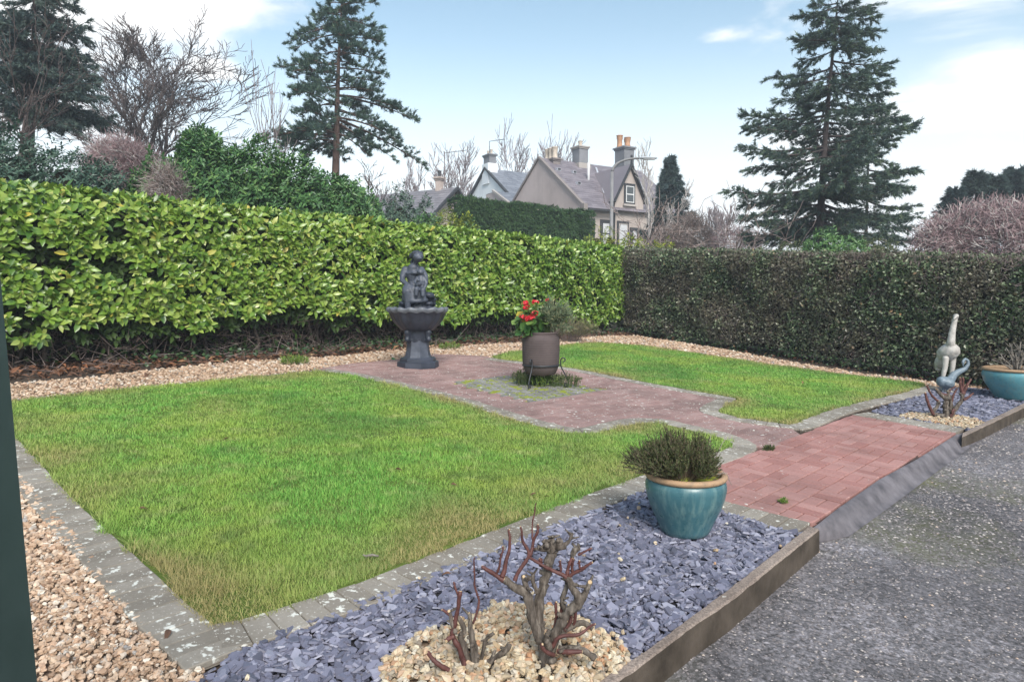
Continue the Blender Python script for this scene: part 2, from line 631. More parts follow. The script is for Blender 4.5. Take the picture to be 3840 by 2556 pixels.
# gravel stones
def stone(name, stops, rough=.75, bstr=.25, spec=.35):
    m, b = new_mat(name)
    col = ramp(m, stops, rnd_val(m))
    f = noise_tex(m, 70, 4, .6)
    col = mixc(m, .5, col, mixc(m, f, (.75, .72, .68), (.22, .17, .12)), 'SOFT_LIGHT')
    return finish(m, b, col, rough, f, bstr, .004, spec)
M_gravel = stone("gravel_stone", [(0, (.22, .14, .095)), (.14, (.50, .36, .26)), (.3, (.36, .25, .175)), (.45, (.64, .51, .40)), (.6, (.46, .31, .22)),
                                  (.7, (.58, .46, .35)), (.8, (.33, .235, .18)), (.9, (.74, .66, .56)), (1, (.33, .31, .30))])
M_cream = stone("cream_stone", [(0, (.30, .21, .13)), (.2, (.52, .43, .30)), (.38, (.34, .28, .20)), (.52, (.62, .56, .44)), (.66, (.42, .23, .13)),
                                (.8, (.48, .44, .36)), (.9, (.24, .20, .16)), (1, (.68, .64, .55))])
m, b = new_mat("slate_chip")
r_ = rnd_val(m)
col = ramp(m, [(0, (.06, .063, .09)), (.25, (.17, .172, .24)), (.5, (.11, .115, .165)), (.78, (.24, .243, .325)), (1, (.32, .325, .40))], r_)
f = noise_tex(m, 45, 4, .6)
col = mixc(m, mmath(m, 'MULTIPLY', f, .35), col, (.12, .12, .15))
M_slate = finish(m, b, col, .5, f, .25, .003, .45)
# concrete of the drive
m, b = new_mat("drive_concrete")
big = noise_tex(m, .8, 6, .62)
col = ramp(m, [(.30, (0.083, 0.078, 0.081)), (.50, (0.146, 0.139, 0.146)), (.70, (0.244, 0.233, 0.246))], big)
agg = noise_tex(m, 55, 5, .72)
mid = noise_tex(m, 13, 5, .68)
col = mixc(m, .35, col, ramp(m, [(.36, (.18, .18, .18)), (.5, (.5, .5, .5)), (.66, (.85, .84, .85))], mid), 'OVERLAY')
def chips(m, col, scale, amt):
    vo = node(m, "ShaderNodeTexVoronoi"); vo.inputs["Scale"].default_value = scale
    ge = node(m, "ShaderNodeNewGeometry"); m.node_tree.links.new(ge.outputs["Position"], vo.inputs["Vector"])
    sx_ = node(m, "ShaderNodeSeparateColor"); m.node_tree.links.new(vo.outputs["Color"], sx_.inputs[0])
    return mixc(m, amt, col, ramp(m, [(0, (.12, .12, .12)), (.45, (.42, .42, .42)), (.8, (.62, .61, .62)), (1, (.95, .93, .92))], sx_.outputs[0]), 'OVERLAY')
col = chips(m, col, 75, .6)
col = chips(m, col, 38, .35)
col = mixc(m, .75, col, ramp(m, [(.34, (.08, .08, .08)), (.52, (.5, .5, .5)), (.70, (.92, .92, .94))], agg), 'OVERLAY')
mo = noise_tex(m, .55, 5, .6, dist=.6)
col = mixc(m, mmath(m, 'MULTIPLY', ramp(m, [(.52, (0, 0, 0)), (.66, (1, 1, 1))], mo), .62), col, (.145, .145, .05))
dk = noise_tex(m, 1.35, 5, .6)
col = mixc(m, mmath(m, 'MULTIPLY', ramp(m, [(.53, (0, 0, 0)), (.72, (1, 1, 1))], dk), .5), col, (.085, .08, .085))
col = lichen(m, col, 9, .73, (.48, .45, .42), .04)
col = lichen(m, col, 34, .72, (.42, .40, .37), .05)
M_drive = finish(m, b, col, .8, agg, .55, .006, .35)
m, b = new_mat("kerb_concrete")
big = noise_tex(m, 3, 5, .6)
col = ramp(m, [(.3, (.17, .135, .115)), (.7, (.31, .255, .22))], big)
agg = noise_tex(m, 110, 4, .7)
col = mixc(m, .6, col, ramp(m, [(.35, (.15, .15, .15)), (.65, (.8, .8, .8))], agg), 'OVERLAY')
col = lichen(m, col, 14, .70, (.5, .48, .43), .04)
M_kerb = finish(m, b, col, .9, agg, .5, .004, .2)
M_kerb_face = plain("algae_stained_concrete", (.04, .032, .025), (.105, .085, .068), 6, .9, .6, .006, .2)
M_ramp = plain("ramp_concrete", (.055, .05, .056), (.185, .17, .185), 6.5, .6, .35, .003, .4)
# plants
M_laurel = leafmat("laurel_leaf", [(0, (.05, .125, .022)), (.3, (.12, .235, .034)), (.6, (.205, .33, .05)), (.85, (.315, .425, .085)), (.97, (.44, .50, .15)), (1, (.50, .42, .07))], .3, .6, .25)
M_laurel_in = leafmat("laurel_leaf_shaded", [(0, (.022, .045, .010)), (1, (.06, .11, .02))], .5, .35, .15)  # darker copy of the laurel leaf, shade inside the hedge painted in
M_litter = leafmat("dead_leaf", [(0, (.10, .055, .038)), (.4, (.16, .09, .06)), (.75, (.085, .055, .042)), (.92, (.28, .12, .06)), (1, (.34, .24, .14))], .8, .2, .1)
M_ivy = leafmat("ivy_leaf", [(0, (.015, .04, .015)), (.5, (.03, .075, .025)), (1, (.07, .12, .05))], .4, .45, .1)
M_privet = leafmat("clipped_leaf", [(0, (.022, .042, .018)), (.4, (.06, .098, .045)), (.7, (.115, .165, .08)), (.88, (.20, .27, .14)), (.97, (.36, .40, .27)), (1, (.34, .20, .10))], .34, .55, .15,
                   patch=(1.4, (.15, .125, .095)))
M_bark = plain("bark", (.05, .04, .032), (.12, .10, .085), 12, .95, .7, .01)
M_twig = plain("twig_bark", (.075, .055, .048), (.16, .125, .11), 3, .9)
M_pale_twig = plain("pale_twig", (.16, .12, .11), (.30, .245, .23), 2, .9)
M_core = plain("core_shade", (.012, .012, .008), (.035, .030, .020), 9, .95)  # near-black fill: the shade inside foliage put into the colour

# ================================================================== GROUND
# one land sheet to the horizon
def land():
    xs = np.concatenate([-np.geomspace(300, 45, 12), np.linspace(-40, 40, 33), np.geomspace(45, 300, 12)])
    ys = np.concatenate([-np.geomspace(120, 30, 6), np.linspace(-25, 70, 40), np.geomspace(75, 400, 12)])
    V = [(x, y, terrain(x, y)) for y in ys for x in xs]
    n = len(xs)
    F = [(j * n + i, j * n + i + 1, (j + 1) * n + i + 1, (j + 1) * n + i) for j in range(len(ys) - 1) for i in range(n - 1)]
    return struct(obj("ground", np_mesh("ground", V, np.array(F), smooth=True), M_earth), "grassy land rising beyond the garden hedges")
land()

def line(pts, dz=0.0):
    return [gp(x, y, dz) for x, y in pts]
LAWN1 = line([(-60, 1524), (49, 1511), (344, 1476), (689, 1445), (1090, 1405), (1195, 1396), (1300, 1409), (1555, 1469), (1724, 1515), (1860, 1561), (2008, 1604),
              (2120, 1630), (2224, 1635), (2345, 1604), (2400, 1594), (2474, 1591), (2568, 1618), (2669, 1638), (2750, 1668), (2743, 1684), (2663, 1716),
              (2378, 1803), (2143, 1890), (1873, 1996), (1671, 2075), (1469, 2155), (1267, 2233), (988, 2318), (835, 2366), (800, 2362), (705, 2290), (600, 2188), (395, 2000),
              (240, 1852), (148, 1745), (63, 1655), (-60, 1565)])
LAWN2 = line([(1852, 1339), (1945, 1319), (2094, 1298), (2235, 1287), (2409, 1298), (2618, 1329), (2896, 1371), (3105, 1399), (3453, 1441), (3474, 1452), (3383, 1480),
              (3244, 1510), (3105, 1546), (3021, 1580), (2966, 1601), (2940, 1597), (2785, 1578), (2700, 1556), (2690, 1546), (2710, 1533), (2765, 1503), (2750, 1498), (2687, 1487), (2548, 1463), (2339, 1424),
              (2191, 1394), (2102, 1380), (1945, 1360), (1894, 1356), (1847, 1348)])
SLATE1 = line([(700, 2600), (790, 2530), (839, 2494), (917, 2448), (1300, 2300), (1604, 2173), (2075, 1985), (2434, 1850), (2985, 2012)]) + line([(3030, 1975), (2737, 2205), (2600, 2305),
               (2412, 2447), (2230, 2560), (1900, 2820), (1700, 3000)], .045) + line([(600, 3000)])
PATCH1 = line([(1440, 2500), (1569, 2405), (1672, 2382), (1786, 2336), (1851, 2290), (1901, 2283), (1977, 2300), (2073, 2292), (2150, 2330), (2226, 2382), (2321, 2428)]) + line([(2372, 2475), (2230, 2560), (1950, 2780)], .045) + line([(1400, 2700)])
SLATE2 = line([(3258, 1550), (3383, 1506), (3474, 1472), (3515, 1456), (3680, 1462), (3840, 1488), (4050, 1497)]) + line([(3840, 1514), (3640, 1614)], .04) + line([(3612, 1611)])
PATCH2 = line([(3370, 1567), (3400, 1553), (3490, 1556), (3580, 1562), (3660, 1574), (3690, 1590), (3640, 1613), (3612, 1610)])
GRAVEL_A = line([(-160, 1532), (49, 1505), (344, 1470), (689, 1439), (1090, 1399), (1190, 1388), (1300, 1369), (1500, 1350), (1631, 1331), (1703, 1333), (1847, 1341), (1852, 1339),
                 (1945, 1317), (2094, 1296), (2235, 1285), (2409, 1296), (2618, 1327), (2896, 1369), (3105, 1397), (3453, 1439), (3520, 1456), (3680, 1462), (3690, 1450), (3495, 1434),
                 (3244, 1404), (2966, 1360), (2687, 1307), (2395, 1262), (2276, 1260), (2106, 1274), (1937, 1288), (1809, 1291), (1640, 1297), (1470, 1312), (1300, 1336),
                 (1148, 1345), (861, 1360), (631, 1383), (344, 1417), (34, 1443), (-160, 1462)])
GRAVEL_B = line([(-330, 1600), (-60, 1680), (78, 1803), (268, 2000), (430, 2226), (550, 2381), (656, 2515), (770, 2515), (760, 2640), (600, 2800), (-250, 2800), (-330, 2000)])
PLAZA = line([(1190, 1388), (1300, 1369), (1500, 1350), (1631, 1331), (1703, 1333), (1847, 1341), (1847, 1348), (1894, 1356), (1945, 1360), (2102, 1380), (2191, 1394), (2339, 1424), (2548, 1463),
              (2687, 1487), (2765, 1503), (2690, 1546), (2785, 1578), (2952, 1600), (3002, 1637), (2885, 1692), (2750, 1668), (2669, 1638), (2568, 1618), (2474, 1591), (2400, 1594),
              (2345, 1604), (2224, 1635), (2120, 1630), (2008, 1604), (1860, 1561), (1724, 1515), (1555, 1469), (1300, 1409)])
RED = line([(2491, 1833), (3040, 1971), (3073, 1960), (3141, 1906), (3296, 1798), (3444, 1718), (3585, 1629), (3195, 1561)])
MOSSQ = line([(1678, 1439), (1894, 1411), (2293, 1464), (1996, 1515)])
ROW1 = line([(2434, 1852), (2985, 2013), (3040, 1971), (2491, 1833)])
ROW2 = line([(3195, 1561), (3585, 1629), (3618, 1612), (3255, 1552)])
KERB_IN = [(3033, 1971), (2737, 2200), (2600, 2301), (2412, 2443), (2230, 2556), (1900, 2815), (1500, 3130)]
KERB_OUT = [(3073, 1982), (2737, 2251), (2600, 2342), (2400, 2493), (2304, 2556), (1990, 2815), (1600, 3140)]
xy = lambda L: [(p[0], p[1]) for p in L]

# the garden's soil, one sheet that all beds lie on
soil = line([(3600, 1625), (3033, 1985), (2737, 2215), (2412, 2455), (1900, 2830), (1500, 3140), (-1400, 3140), (-3000, 1800)])
back = [HA + _hn * 2.6 - _hd * 5, HB + _hn * 2.6 + _hd * 2.0, HC + Vector((2.6, 2.0, 0)), gp(4300, 1470), gp(3840, 1520)]
so = struct(sheet("soil", soil + back, -0.012, M_soil), "dark soil under the hedges strewn with leaves")

# ---- paving
D1 = Vector((0.6880, 0.7257)).normalized(); D2 = Vector((-D1.y, D1.x))
E1 = Vector((D1.x, D1.y, GX * D1.x + GY * D1.y)).normalized(); E2 = Vector((D2.x, D2.y, GX * D2.x + GY * D2.y)).normalized()
EN = E1.cross(E2)
def to_uv(p): return (p[0] * D1.x + p[1] * D1.y, p[0] * D2.x + p[1] * D2.y)
def from_uv(u, v): return (u * D1.x + v * D2.x, u * D1.y + v * D2.y)
def slab_mesh(poly, top, h, bev):
    """piece over a 2-D outline on the slope, its origin at the outline's middle"""
    c = np.mean(np.array(poly), axis=0)
    mb = MB().prism([tuple(np.array(p) - c) for p in poly], -h, 0, bev=bev)
    V = np.concatenate(mb.v)
    V[:, 2] += GX * V[:, 0] + GY * V[:, 1]
    return np_mesh("slab", V, [np.array(f) for f in mb.f.values()]), (c[0], c[1], gz(c[0], c[1]) + top)
def lay(parent, name, polys, top, h, mat, bev=.004, limit=300, jit=.0025, rest="further_bricks"):
    """lay pieces; each of those that show largest is its own object"""
    cs = np.array([[*np.mean(np.array(p), axis=0), 0] for p in polys])
    cs[:, 2] = gz(cs[:, 0], cs[:, 1])
    ar = np.array([abs(area2(p)) for p in polys])
    ss = seen_size(cs, np.sqrt(ar))
    order = np.argsort(-ss)
    solo = set(i for i in order[:limit] if ss[i] > 0)
    cache = {}
    V, F, Rn, off = [], {}, [], 0
    for i, p in enumerate(polys):
        t = top + random.uniform(-jit, jit)
        if i in solo:
            q = np.array(p) - np.mean(np.array(p), axis=0)
            key = tuple(np.round(q, 3).ravel())
            if key in cache:
                me = cache[key]; loc = (cs[i][0], cs[i][1], cs[i][2] + t)
            else:
                me, loc = slab_mesh(p, t, h, bev); cache[key] = me
                me.materials.append(mat)
            o = bpy.data.objects.new(name, me); C.objects.link(o)
            o.parent = parent; o.location = loc
            o.rotation_euler = (random.gauss(0, .006), random.gauss(0, .006), random.gauss(0, .006))
        else:
            c = cs[i]
            mb = MB().prism([tuple(np.array(x) - c[:2]) for x in p], -h, 0, bev=bev)
            W = np.concatenate(mb.v)
            W[:, 2] += GX * W[:, 0] + GY * W[:, 1] + t
            V.append(W + c)
            for k, f in mb.f.items():
                F.setdefault(k, []).append(np.array(f) + off)
            Rn.append(np.full(len(W), random.random())); off += len(W)
    if V:
        o = obj(rest, np_mesh(rest, np.concatenate(V), [np.concatenate(f) for f in F.values()], rnd=np.concatenate(Rn)), mat, parent)
        stuff(o)
def brick_field(area, pattern, L=.2, W=.1, gap=.006, skip=None):
    A = [to_uv(p) for p in area]
    q = np.array(A); lo, hi = q.min(0), q.max(0)
    if area2(A) < 0:
        A = A[::-1]
    outp = []
    rects = []
    if pattern == 'run':
        j = 0; v = lo[1]
        while v < hi[1]:
            u = lo[0] - (L / 2 if j % 2 else 0)
            while u < hi[0]:
                rects.append((u, v, u + L, v + W)); u += L
            v += W; j += 1
    elif pattern == 'weave':
        i0, j0 = int(lo[0] / L) - 1, int(lo[1] / L) - 1
        for i in range(i0, int(hi[0] / L) + 2):
            for j in range(j0, int(hi[1] / L) + 2):
                u, v = i * L, j * L
                if (i + j) % 2:
                    rects += [(u, v, u + L, v + W), (u, v + W, u + L, v + L)]
                else:
                    rects += [(u, v, u + W, v + L), (u + W, v, u + L, v + L)]
    for (a, b_, c, d) in rects:
        g = gap / 2
        r = [(a + g, b_ + g), (c - g, b_ + g), (c - g, d - g), (a + g, d - g)]
        mid = ((a + c) / 2, (b_ + d) / 2)
        wm = from_uv(*mid)
        if skip is not None and skip(wm):
            continue
        ins = inside(np.array(r), A)
        if ins.all():
            outp.append([from_uv(*p) for p in r])
        else:
            k = clip(A, r)
            if len(k) >= 3 and abs(area2(k)) > .0012:
                kk = []
                for p in k:
                    if not kk or np.linalg.norm(np.array(p) - kk[-1]) > .004:
                        kk.append(np.array(p))
                if len(kk) >= 3:
                    outp.append([from_uv(*p) for p in kk])
    return outp
L1xy, L2xy, MQ = xy(LAWN1), xy(LAWN2), xy(MOSSQ)
def skip_plaza(p):
    P = np.array([p])
    if inside(P, MQ)[0] or inside(P, L1xy)[0] or inside(P, L2xy)[0]:
        return True
    return min(edge_dist(P, L1xy)[0], edge_dist(P, L2xy)[0]) < .10
pz = struct(sheet("paved_court", PLAZA, 0.004, M_bed), "worn red brick court and path between the two lawns")
lay(pz, "brick", brick_field(xy(PLAZA), 'run', skip=skip_plaza), 0.02, .03, M_brick_worn, limit=300)
pr = struct(sheet("paved_apron", RED, 0.0045, M_bed_dark), "cleaner red brick paving leading to the drive")
lay(pr, "brick", brick_field(xy(RED), 'weave', gap=.010), 0.02, .03, M_brick, limit=300)
# mossy square of small setts
ms = struct(sheet("mossy_square", MOSSQ, 0.0075, M_moss), "square of small grey setts with bright moss in the joints")
lay(ms, "sett", [p for p in brick_field(xy(MOSSQ), 'run', .125, .11, .034) if abs(area2(p)) > .003], 0.019, .025, M_sett, bev=.006, limit=300, jit=.004, rest="further_setts")
# block edging round the lawns
def block_row(outline, width, step=.1, gap=.006, sign=1, it=1):
    P = smooth_line(outline, it=it)
    d = [0]
    for a, b_ in zip(P, P[1:]):
        d.append(d[-1] + (b_ - a).length)
    n = max(1, int(d[-1] / step))
    def pos(s):
        s = max(0, min(d[-1], s))
        k = max(0, min(len(d) - 2, int(np.searchsorted(d, s, side='right')) - 1))
        t = (s - d[k]) / max(1e-9, d[k + 1] - d[k])
        return P[k].lerp(P[k + 1], t)
    def nrm(s):
        a, b_ = pos(s - .16), pos(s + .16)
        t = (b_ - a).normalized()
        return Vector((t.y, -t.x)) * sign
    outp = []
    st = d[-1] / n
    for i in range(n):
        s0, s1 = i * st + gap / 2, (i + 1) * st - gap / 2
        a, b_ = pos(s0), pos(s1)
        na, nb = nrm(s0), nrm(s1)
        q = [a, b_, b_ + nb * width, a + na * width]
        if area2([(p.x, p.y) for p in q]) < 0:
            q = q[::-1]
        if abs(area2([(p.x, p.y) for p in q])) > .003:
            outp.append([(p.x, p.y) for p in q])
    return outp
def strip_sheet(name, outline, width, dz, sign, it=1):
    rows = block_row(outline, width + .012, .1, 0, sign, it)
    V, F = [], []
    for q in rows:
        F.append([len(V) + k for k in range(4)])
        V += [(p[0], p[1], gz(p[0], p[1]) + dz) for p in q]
    return struct(obj(name, np_mesh(name, V, np.array(F)), M_bed))
c1 = xy(LAWN1)
sgn = -1 if area2(c1) < 0 else 1
kc = [i for i in range(len(c1)) if abs(c1[i][0] - gp(835, 2366).x) < 1e-4][0]
rowA = c1[5:kc + 1] + [c1[kc + 1]]
_d = Vector((c1[kc + 1][0] - c1[kc + 3][0], c1[kc + 1][1] - c1[kc + 3][1])).normalized()
rowB = [(c1[kc + 1][0] + _d.x * .235, c1[kc + 1][1] + _d.y * .235)] + c1[kc + 1:]
e1 = strip_sheet("lawn_edging", rowA, .2, .0095, sgn)
e1["label"] = "grey block edging round the larger lawn"
e1c = strip_sheet("lawn_edging", rowB, .2, .0075, sgn, 0)
e1c["label"] = "grey block edging between lawn and tan gravel bed"
lay(e1c, "block", block_row(rowB, .2, .1, .004, sgn, 0), .028, .03, M_block, rest="further_blocks")
lay(e1, "block", block_row(rowA, .2, .1, .004, sgn), .026, .03, M_block, limit=300, rest="further_blocks")
e1b = strip_sheet("narrow_edging", c1[:6], .07, .0085, sgn)
e1b["label"] = "narrow grey edging between lawn and hedge gravel"
lay(e1b, "block", block_row(c1[:6], .07, .2, .006, sgn), .018, .02, M_block, rest="further_blocks")
c2 = xy(LAWN2)
sg2 = -1 if area2(c2) < 0 else 1
e2 = strip_sheet("lawn_edging", c2[9:], .2, .0105, sg2)
e2["label"] = "grey block edging round the smaller lawn"
lay(e2, "block", block_row(c2[9:], .2, .1, .005, sg2), .027, .03, M_block, limit=300, rest="further_blocks")
for nm, quad, lab in (("block_row", ROW1, "row of grey blocks between slate bed and red apron"), ("block_row", ROW2, "row of grey blocks before the bed with the crane")):
    rw = struct(sheet(nm, quad, .0085, M_bed), lab)
    a, b_, c, d = [Vector(p).xy for p in quad]
    if nm == "block_row":
        n = max(2, int((b_ - a).length / .115))
        polys = []
        for i in range(n):
            t0, t1 = (i + .03) / n, (i + .97) / n
            q = [a.lerp(b_, t0), a.lerp(b_, t1), d.lerp(c, t1), d.lerp(c, t0)]
            if area2(q) < 0: q = q[::-1]
            polys.append([(p.x, p.y) for p in q])
        lay(rw, "block", polys, .022, .03, M_block)

# ---- lawns
for nm, outl, lab in (("lawn", LAWN1, "larger lawn of rough green and straw coloured grass"), ("lawn", LAWN2, "smaller lawn beyond the brick path")):
    lw = struct(sheet(nm, outl, .022, M_thatch), lab)
    q = xy(outl)
    pts = []
    cq = Vector(np.mean(np.array(q), axis=0))
    q_out = []
    for i_, p_ in enumerate(q):            # the turf creeps a little over its edging
        a_, b_ = Vector(q[i_ - 1]), Vector(q[(i_ + 1) % len(q)])
        t_ = (b_ - a_).normalized(); n_ = Vector((t_.y, -t_.x)) * (-1 if area2(q) < 0 else 1)
        q_out.append(tuple(Vector(p_) + n_ * .045))
    P = scatter(q_out, 28000)
    dist = np.hypot(P[:, 0], P[:, 1])
    P = P[rng.random(len(P)) < np.clip((3.2 / dist) ** 1.25, .10, 1)]
    e_ = edge_dist(P, q); ins_ = inside(P, q)
    wob = np.array([mnoise.noise((x * 6, y * 6, .7)) + .6 * mnoise.noise((x * 19, y * 19, 2.7)) for x, y in P])
    P = P[np.where(ins_, e_ > .012 * (1 - wob * 2), e_ < .045 * np.clip(wob + .25, 0, 1))]
    dist = np.hypot(P[:, 0], P[:, 1])
    ed = edge_dist(P, q)
    n = len(P)
    wide = np.clip(dist / 3.2, 1, 3.4)
    cl = np.array([mnoise.noise((x * 3.1, y * 3.1, .3)) for x, y in P])
    cl2 = np.array([mnoise.noise((x * 9.0, y * 9.0, 4.3)) for x, y in P])
    h = (.022 + .020 * rng.random(n)) * (1 + .45 * cl + .4 * cl2) * (1 + .7 * np.exp(-(ed / .05) ** 2) * rng.random(n))
    az = rng.uniform(0, 2 * math.pi, n)
    lean = np.clip(np.abs(rng.normal(0, .6, n)) + .5, 0, 1.5)
    wd = .0016 * wide * (.7 + .6 * rng.random(n))
    base = np.stack([P[:, 0], P[:, 1], gz(P[:, 0], P[:, 1]) + .02], 1)
    side = np.stack([-np.sin(az), np.cos(az), np.zeros(n)], 1) * wd[:, None]
    tip = base + np.stack([np.cos(az) * np.sin(lean), np.sin(az) * np.sin(lean), np.cos(lean)], 1) * h[:, None]
    V = np.stack([base - side, base + side, tip], 1).reshape(-1, 3)
    Fg = np.arange(3 * n).reshape(-1, 3)
    dn = np.array([mnoise.noise((x * 1.3 + 9, y * 1.3, 2.1)) for x, y in P])
    dry = np.clip(.95 * np.exp(-ed / .22) * (.35 + .9 * rng.random(n)) * (.55 + 1.2 * (dn + .25)) + .45 * np.clip(dn - .12, 0, 1) * 2 * rng.random(n) + .22 * (rng.random(n) < .18), 0, 1)
    if outl is LAWN1:                      # the turf is thin and straw-coloured along the beds
        south = edge_dist(P, q[20:36], closed=False)
        dry = np.clip(dry + .62 * np.exp(-(south / .42) ** 1.5) * np.clip(.35 + 1.6 * dn + .5 * cl + .35 * rng.normal(0, 1, n), 0, 1), 0, 1)
    g = obj("grass", np_mesh("grass", V, Fg, rnd=np.repeat(rng.random(n), 3), dry=np.repeat(dry, 3)), M_grass)
    stuff(g)
    g["label"] = "short mown grass of the " + lab.split(" of ")[0].split(" beyond")[0]
    g["category"] = "grass"

# ---- gravel and slate
def pebble_variants(k=6, seed=1, flat=.62, nseg=6, nr=3):
    r = np.random.default_rng(seed)
    outp = []
    for _ in range(k):
        V = [(0, 0, 1)]
        for i in range(1, nr + 1):
            th = math.pi * i / (nr + 1)
            for j in range(nseg):
                ph = 2 * math.pi * (j + .5 * (i % 2)) / nseg
                V.append((math.sin(th) * math.cos(ph), math.sin(th) * math.sin(ph), math.cos(th)))
        V.append((0, 0, -1))
        V = np.array(V) * (1 + r.uniform(-.34, .22, (len(V), 1)))
        V *= np.array((r.uniform(.8, 1.25), r.uniform(.65, .95), flat * r.uniform(.75, 1.2))) * .5
        F = [(0, 1 + j, 1 + (j + 1) % nseg) for j in range(nseg)]
        for i in range(nr - 1):
            a, b_ = 1 + i * nseg, 1 + (i + 1) * nseg
            for j in range(nseg):
                j2 = (j + 1) % nseg
                if (i + 1) % 2:
                    F += [(a + j, b_ + j, a + j2), (a + j2, b_ + j, b_ + j2)]
                else:
                    F += [(a + j, b_ + j, b_ + j2), (a + j, b_ + j2, a + j2)]
        l = 1 + (nr - 1) * nseg; e = len(V) - 1
        F += [(e, l + (j + 1) % nseg, l + j) for j in range(nseg)]
        outp.append((V, np.array(F)))
    return outp
def slate_variants(k=7, seed=2):
    r = np.random.default_rng(seed)
    outp = []
    for _ in range(k):
        n = r.integers(5, 8)
        t = np.sort(r.uniform(0, 2 * math.pi, n) * .35 + np.arange(n) * 2 * math.pi / n * .65 + np.linspace(0, 2 * math.pi * .35, n, endpoint=False))
        rad = r.uniform(.78, 1.1, n) * .5
        asp = r.uniform(.5, .8)
        top = np.stack([rad * np.cos(t), rad * np.sin(t) * asp, np.full(n, .07) + r.uniform(-.02, .02, n)], 1)
        mid = top * np.array((1.07, 1.07, 1)) ; mid[:, 2] = .015
        mid[:, 2] = -.06
        V = np.concatenate([top, mid])
        F = [(0, i, i + 1) for i in range(1, n - 1)]
        for q in (0,):
            for i in range(n):
                j = (i + 1) % n
                F += [(q + i, q + n + i, q + n + j), (q + i, q + n + j, q + j)]
        outp.append((V, np.array(F)))
    return outp
PEB, SLT = pebble_variants(nseg=6, nr=2), slate_variants()
PEBL = pebble_variants(seed=4, nseg=5, nr=2)
def strew(parent, name, variants, poly, dens, smin, smax, mat, rest, dz=.0, layers=.016, tilt=.5, hole=None, limit=300, far=None, smooth=False, heap=None):
    P = scatter(xy(poly), dens)
    if hole is not None:
        P = P[~inside(P, xy(hole))]
    if far:
        d = np.hypot(P[:, 0], P[:, 1])
        P = P[rng.random(len(P)) < np.clip((far / d) ** 1.1, .12, 1)]
    d = np.hypot(P[:, 0], P[:, 1])
    n = len(P)
    grow = np.clip(d / (far or 99), 1, 1.8)
    s = (smin + (smax - smin) * rng.random(n) ** 1.6) * grow
    z = gz(P[:, 0], P[:, 1]) + dz + rng.random(n) * layers
    if heap is not None:
        z = z + heap(P)
    T = np.stack([P[:, 0], P[:, 1], z], 1)
    pieces(parent, name, variants, rng.integers(0, len(variants), n), rot_rand(n, tilt), T, s, mat, rest, limit=limit, smooth=smooth)
ga = struct(sheet("gravel_strip", GRAVEL_A, .0, M_gbed), "tan gravel strip along the foot of both hedges")
strew(ga, "stone", PEBL, GRAVEL_A, 1100, .022, .046, M_gravel, "further_stones", .004, .018, .5, far=7.5)
GRAVEL_W = line([(-1300, 1640), (-330, 1600), (-60, 1680), (78, 1803), (268, 2000), (430, 2226), (550, 2381), (656, 2515), (770, 2515), (760, 2640), (600, 2900), (-1300, 2900)])
gb = struct(sheet("gravel_bed", GRAVEL_W, .001, M_gbed), "tan gravel bed beside the green post")
strew(gb, "stone", PEB, [p for p in GRAVEL_B], 5600, .013, .037, M_gravel, "further_stones", .004, .022, .6, far=3.0)
side_bed = line([(-1300, 1640), (-330, 1600), (-330, 2000), (-250, 2800), (-1300, 2800)])
strew(gb, "stone", PEBL, side_bed, 1100, .022, .05, M_gravel, "outer_stones", .004, .016, .6, limit=0, far=3.0)
sb = struct(sheet("slate_bed", SLATE1, .002, M_sbed), "blue slate chippings bed with roses and glazed pot")
strew(sb, "slate_chip", SLT, SLATE1, 3900, .028, .078, M_slate, "further_chips", .006, .022, .55, hole=PATCH1, far=3.4, smooth=False)
pc1 = np.mean(np.array(xy(PATCH1)), axis=0)
heap1 = lambda P: .035 * np.clip(1 - (np.hypot(P[:, 0] - .05, P[:, 1] - 2.35) / .55) ** 2, 0, 1)
pb = struct(sheet("cream_gravel", PATCH1, .006, M_gbed), "cream pebbles heaped round the pruned roses")
strew(pb, "stone", PEB, PATCH1, 5200, .020, .046, M_cream, "further_stones", .008, .022, .7, far=3.0, heap=heap1)
sb2 = struct(sheet("slate_bed", SLATE2, .002, M_sbed), "blue slate chippings bed under the crane")
strew(sb2, "slate_chip", SLT, SLATE2, 1500, .025, .062, M_slate, "further_chips", .006, .018, .35, hole=PATCH2, far=6, smooth=False)
pb2 = struct(sheet("cream_gravel", PATCH2, .006, M_gbed), "cream pebbles before the far rose stump")
strew(pb2, "stone", PEB, PATCH2, 2600, .022, .045, M_cream, "further_stones", .008, .018, .6)

# stray cream stones lying on the slate
stray = scatter(xy(SLATE1), 9)
stray = stray[~inside(stray, xy(PATCH1))]
for i, p in enumerate(stray[:60]):
    v = PEB[i % len(PEB)]
    s_ = random.uniform(.018, .036)
    o = obj("stray_stone", np_mesh("stray_stone", v[0] * s_, v[1]), M_cream, sb)
    o.location = (p[0], p[1], gz(*p) + .036); o.rotation_euler = (random.random(), random.random(), random.random() * 6)

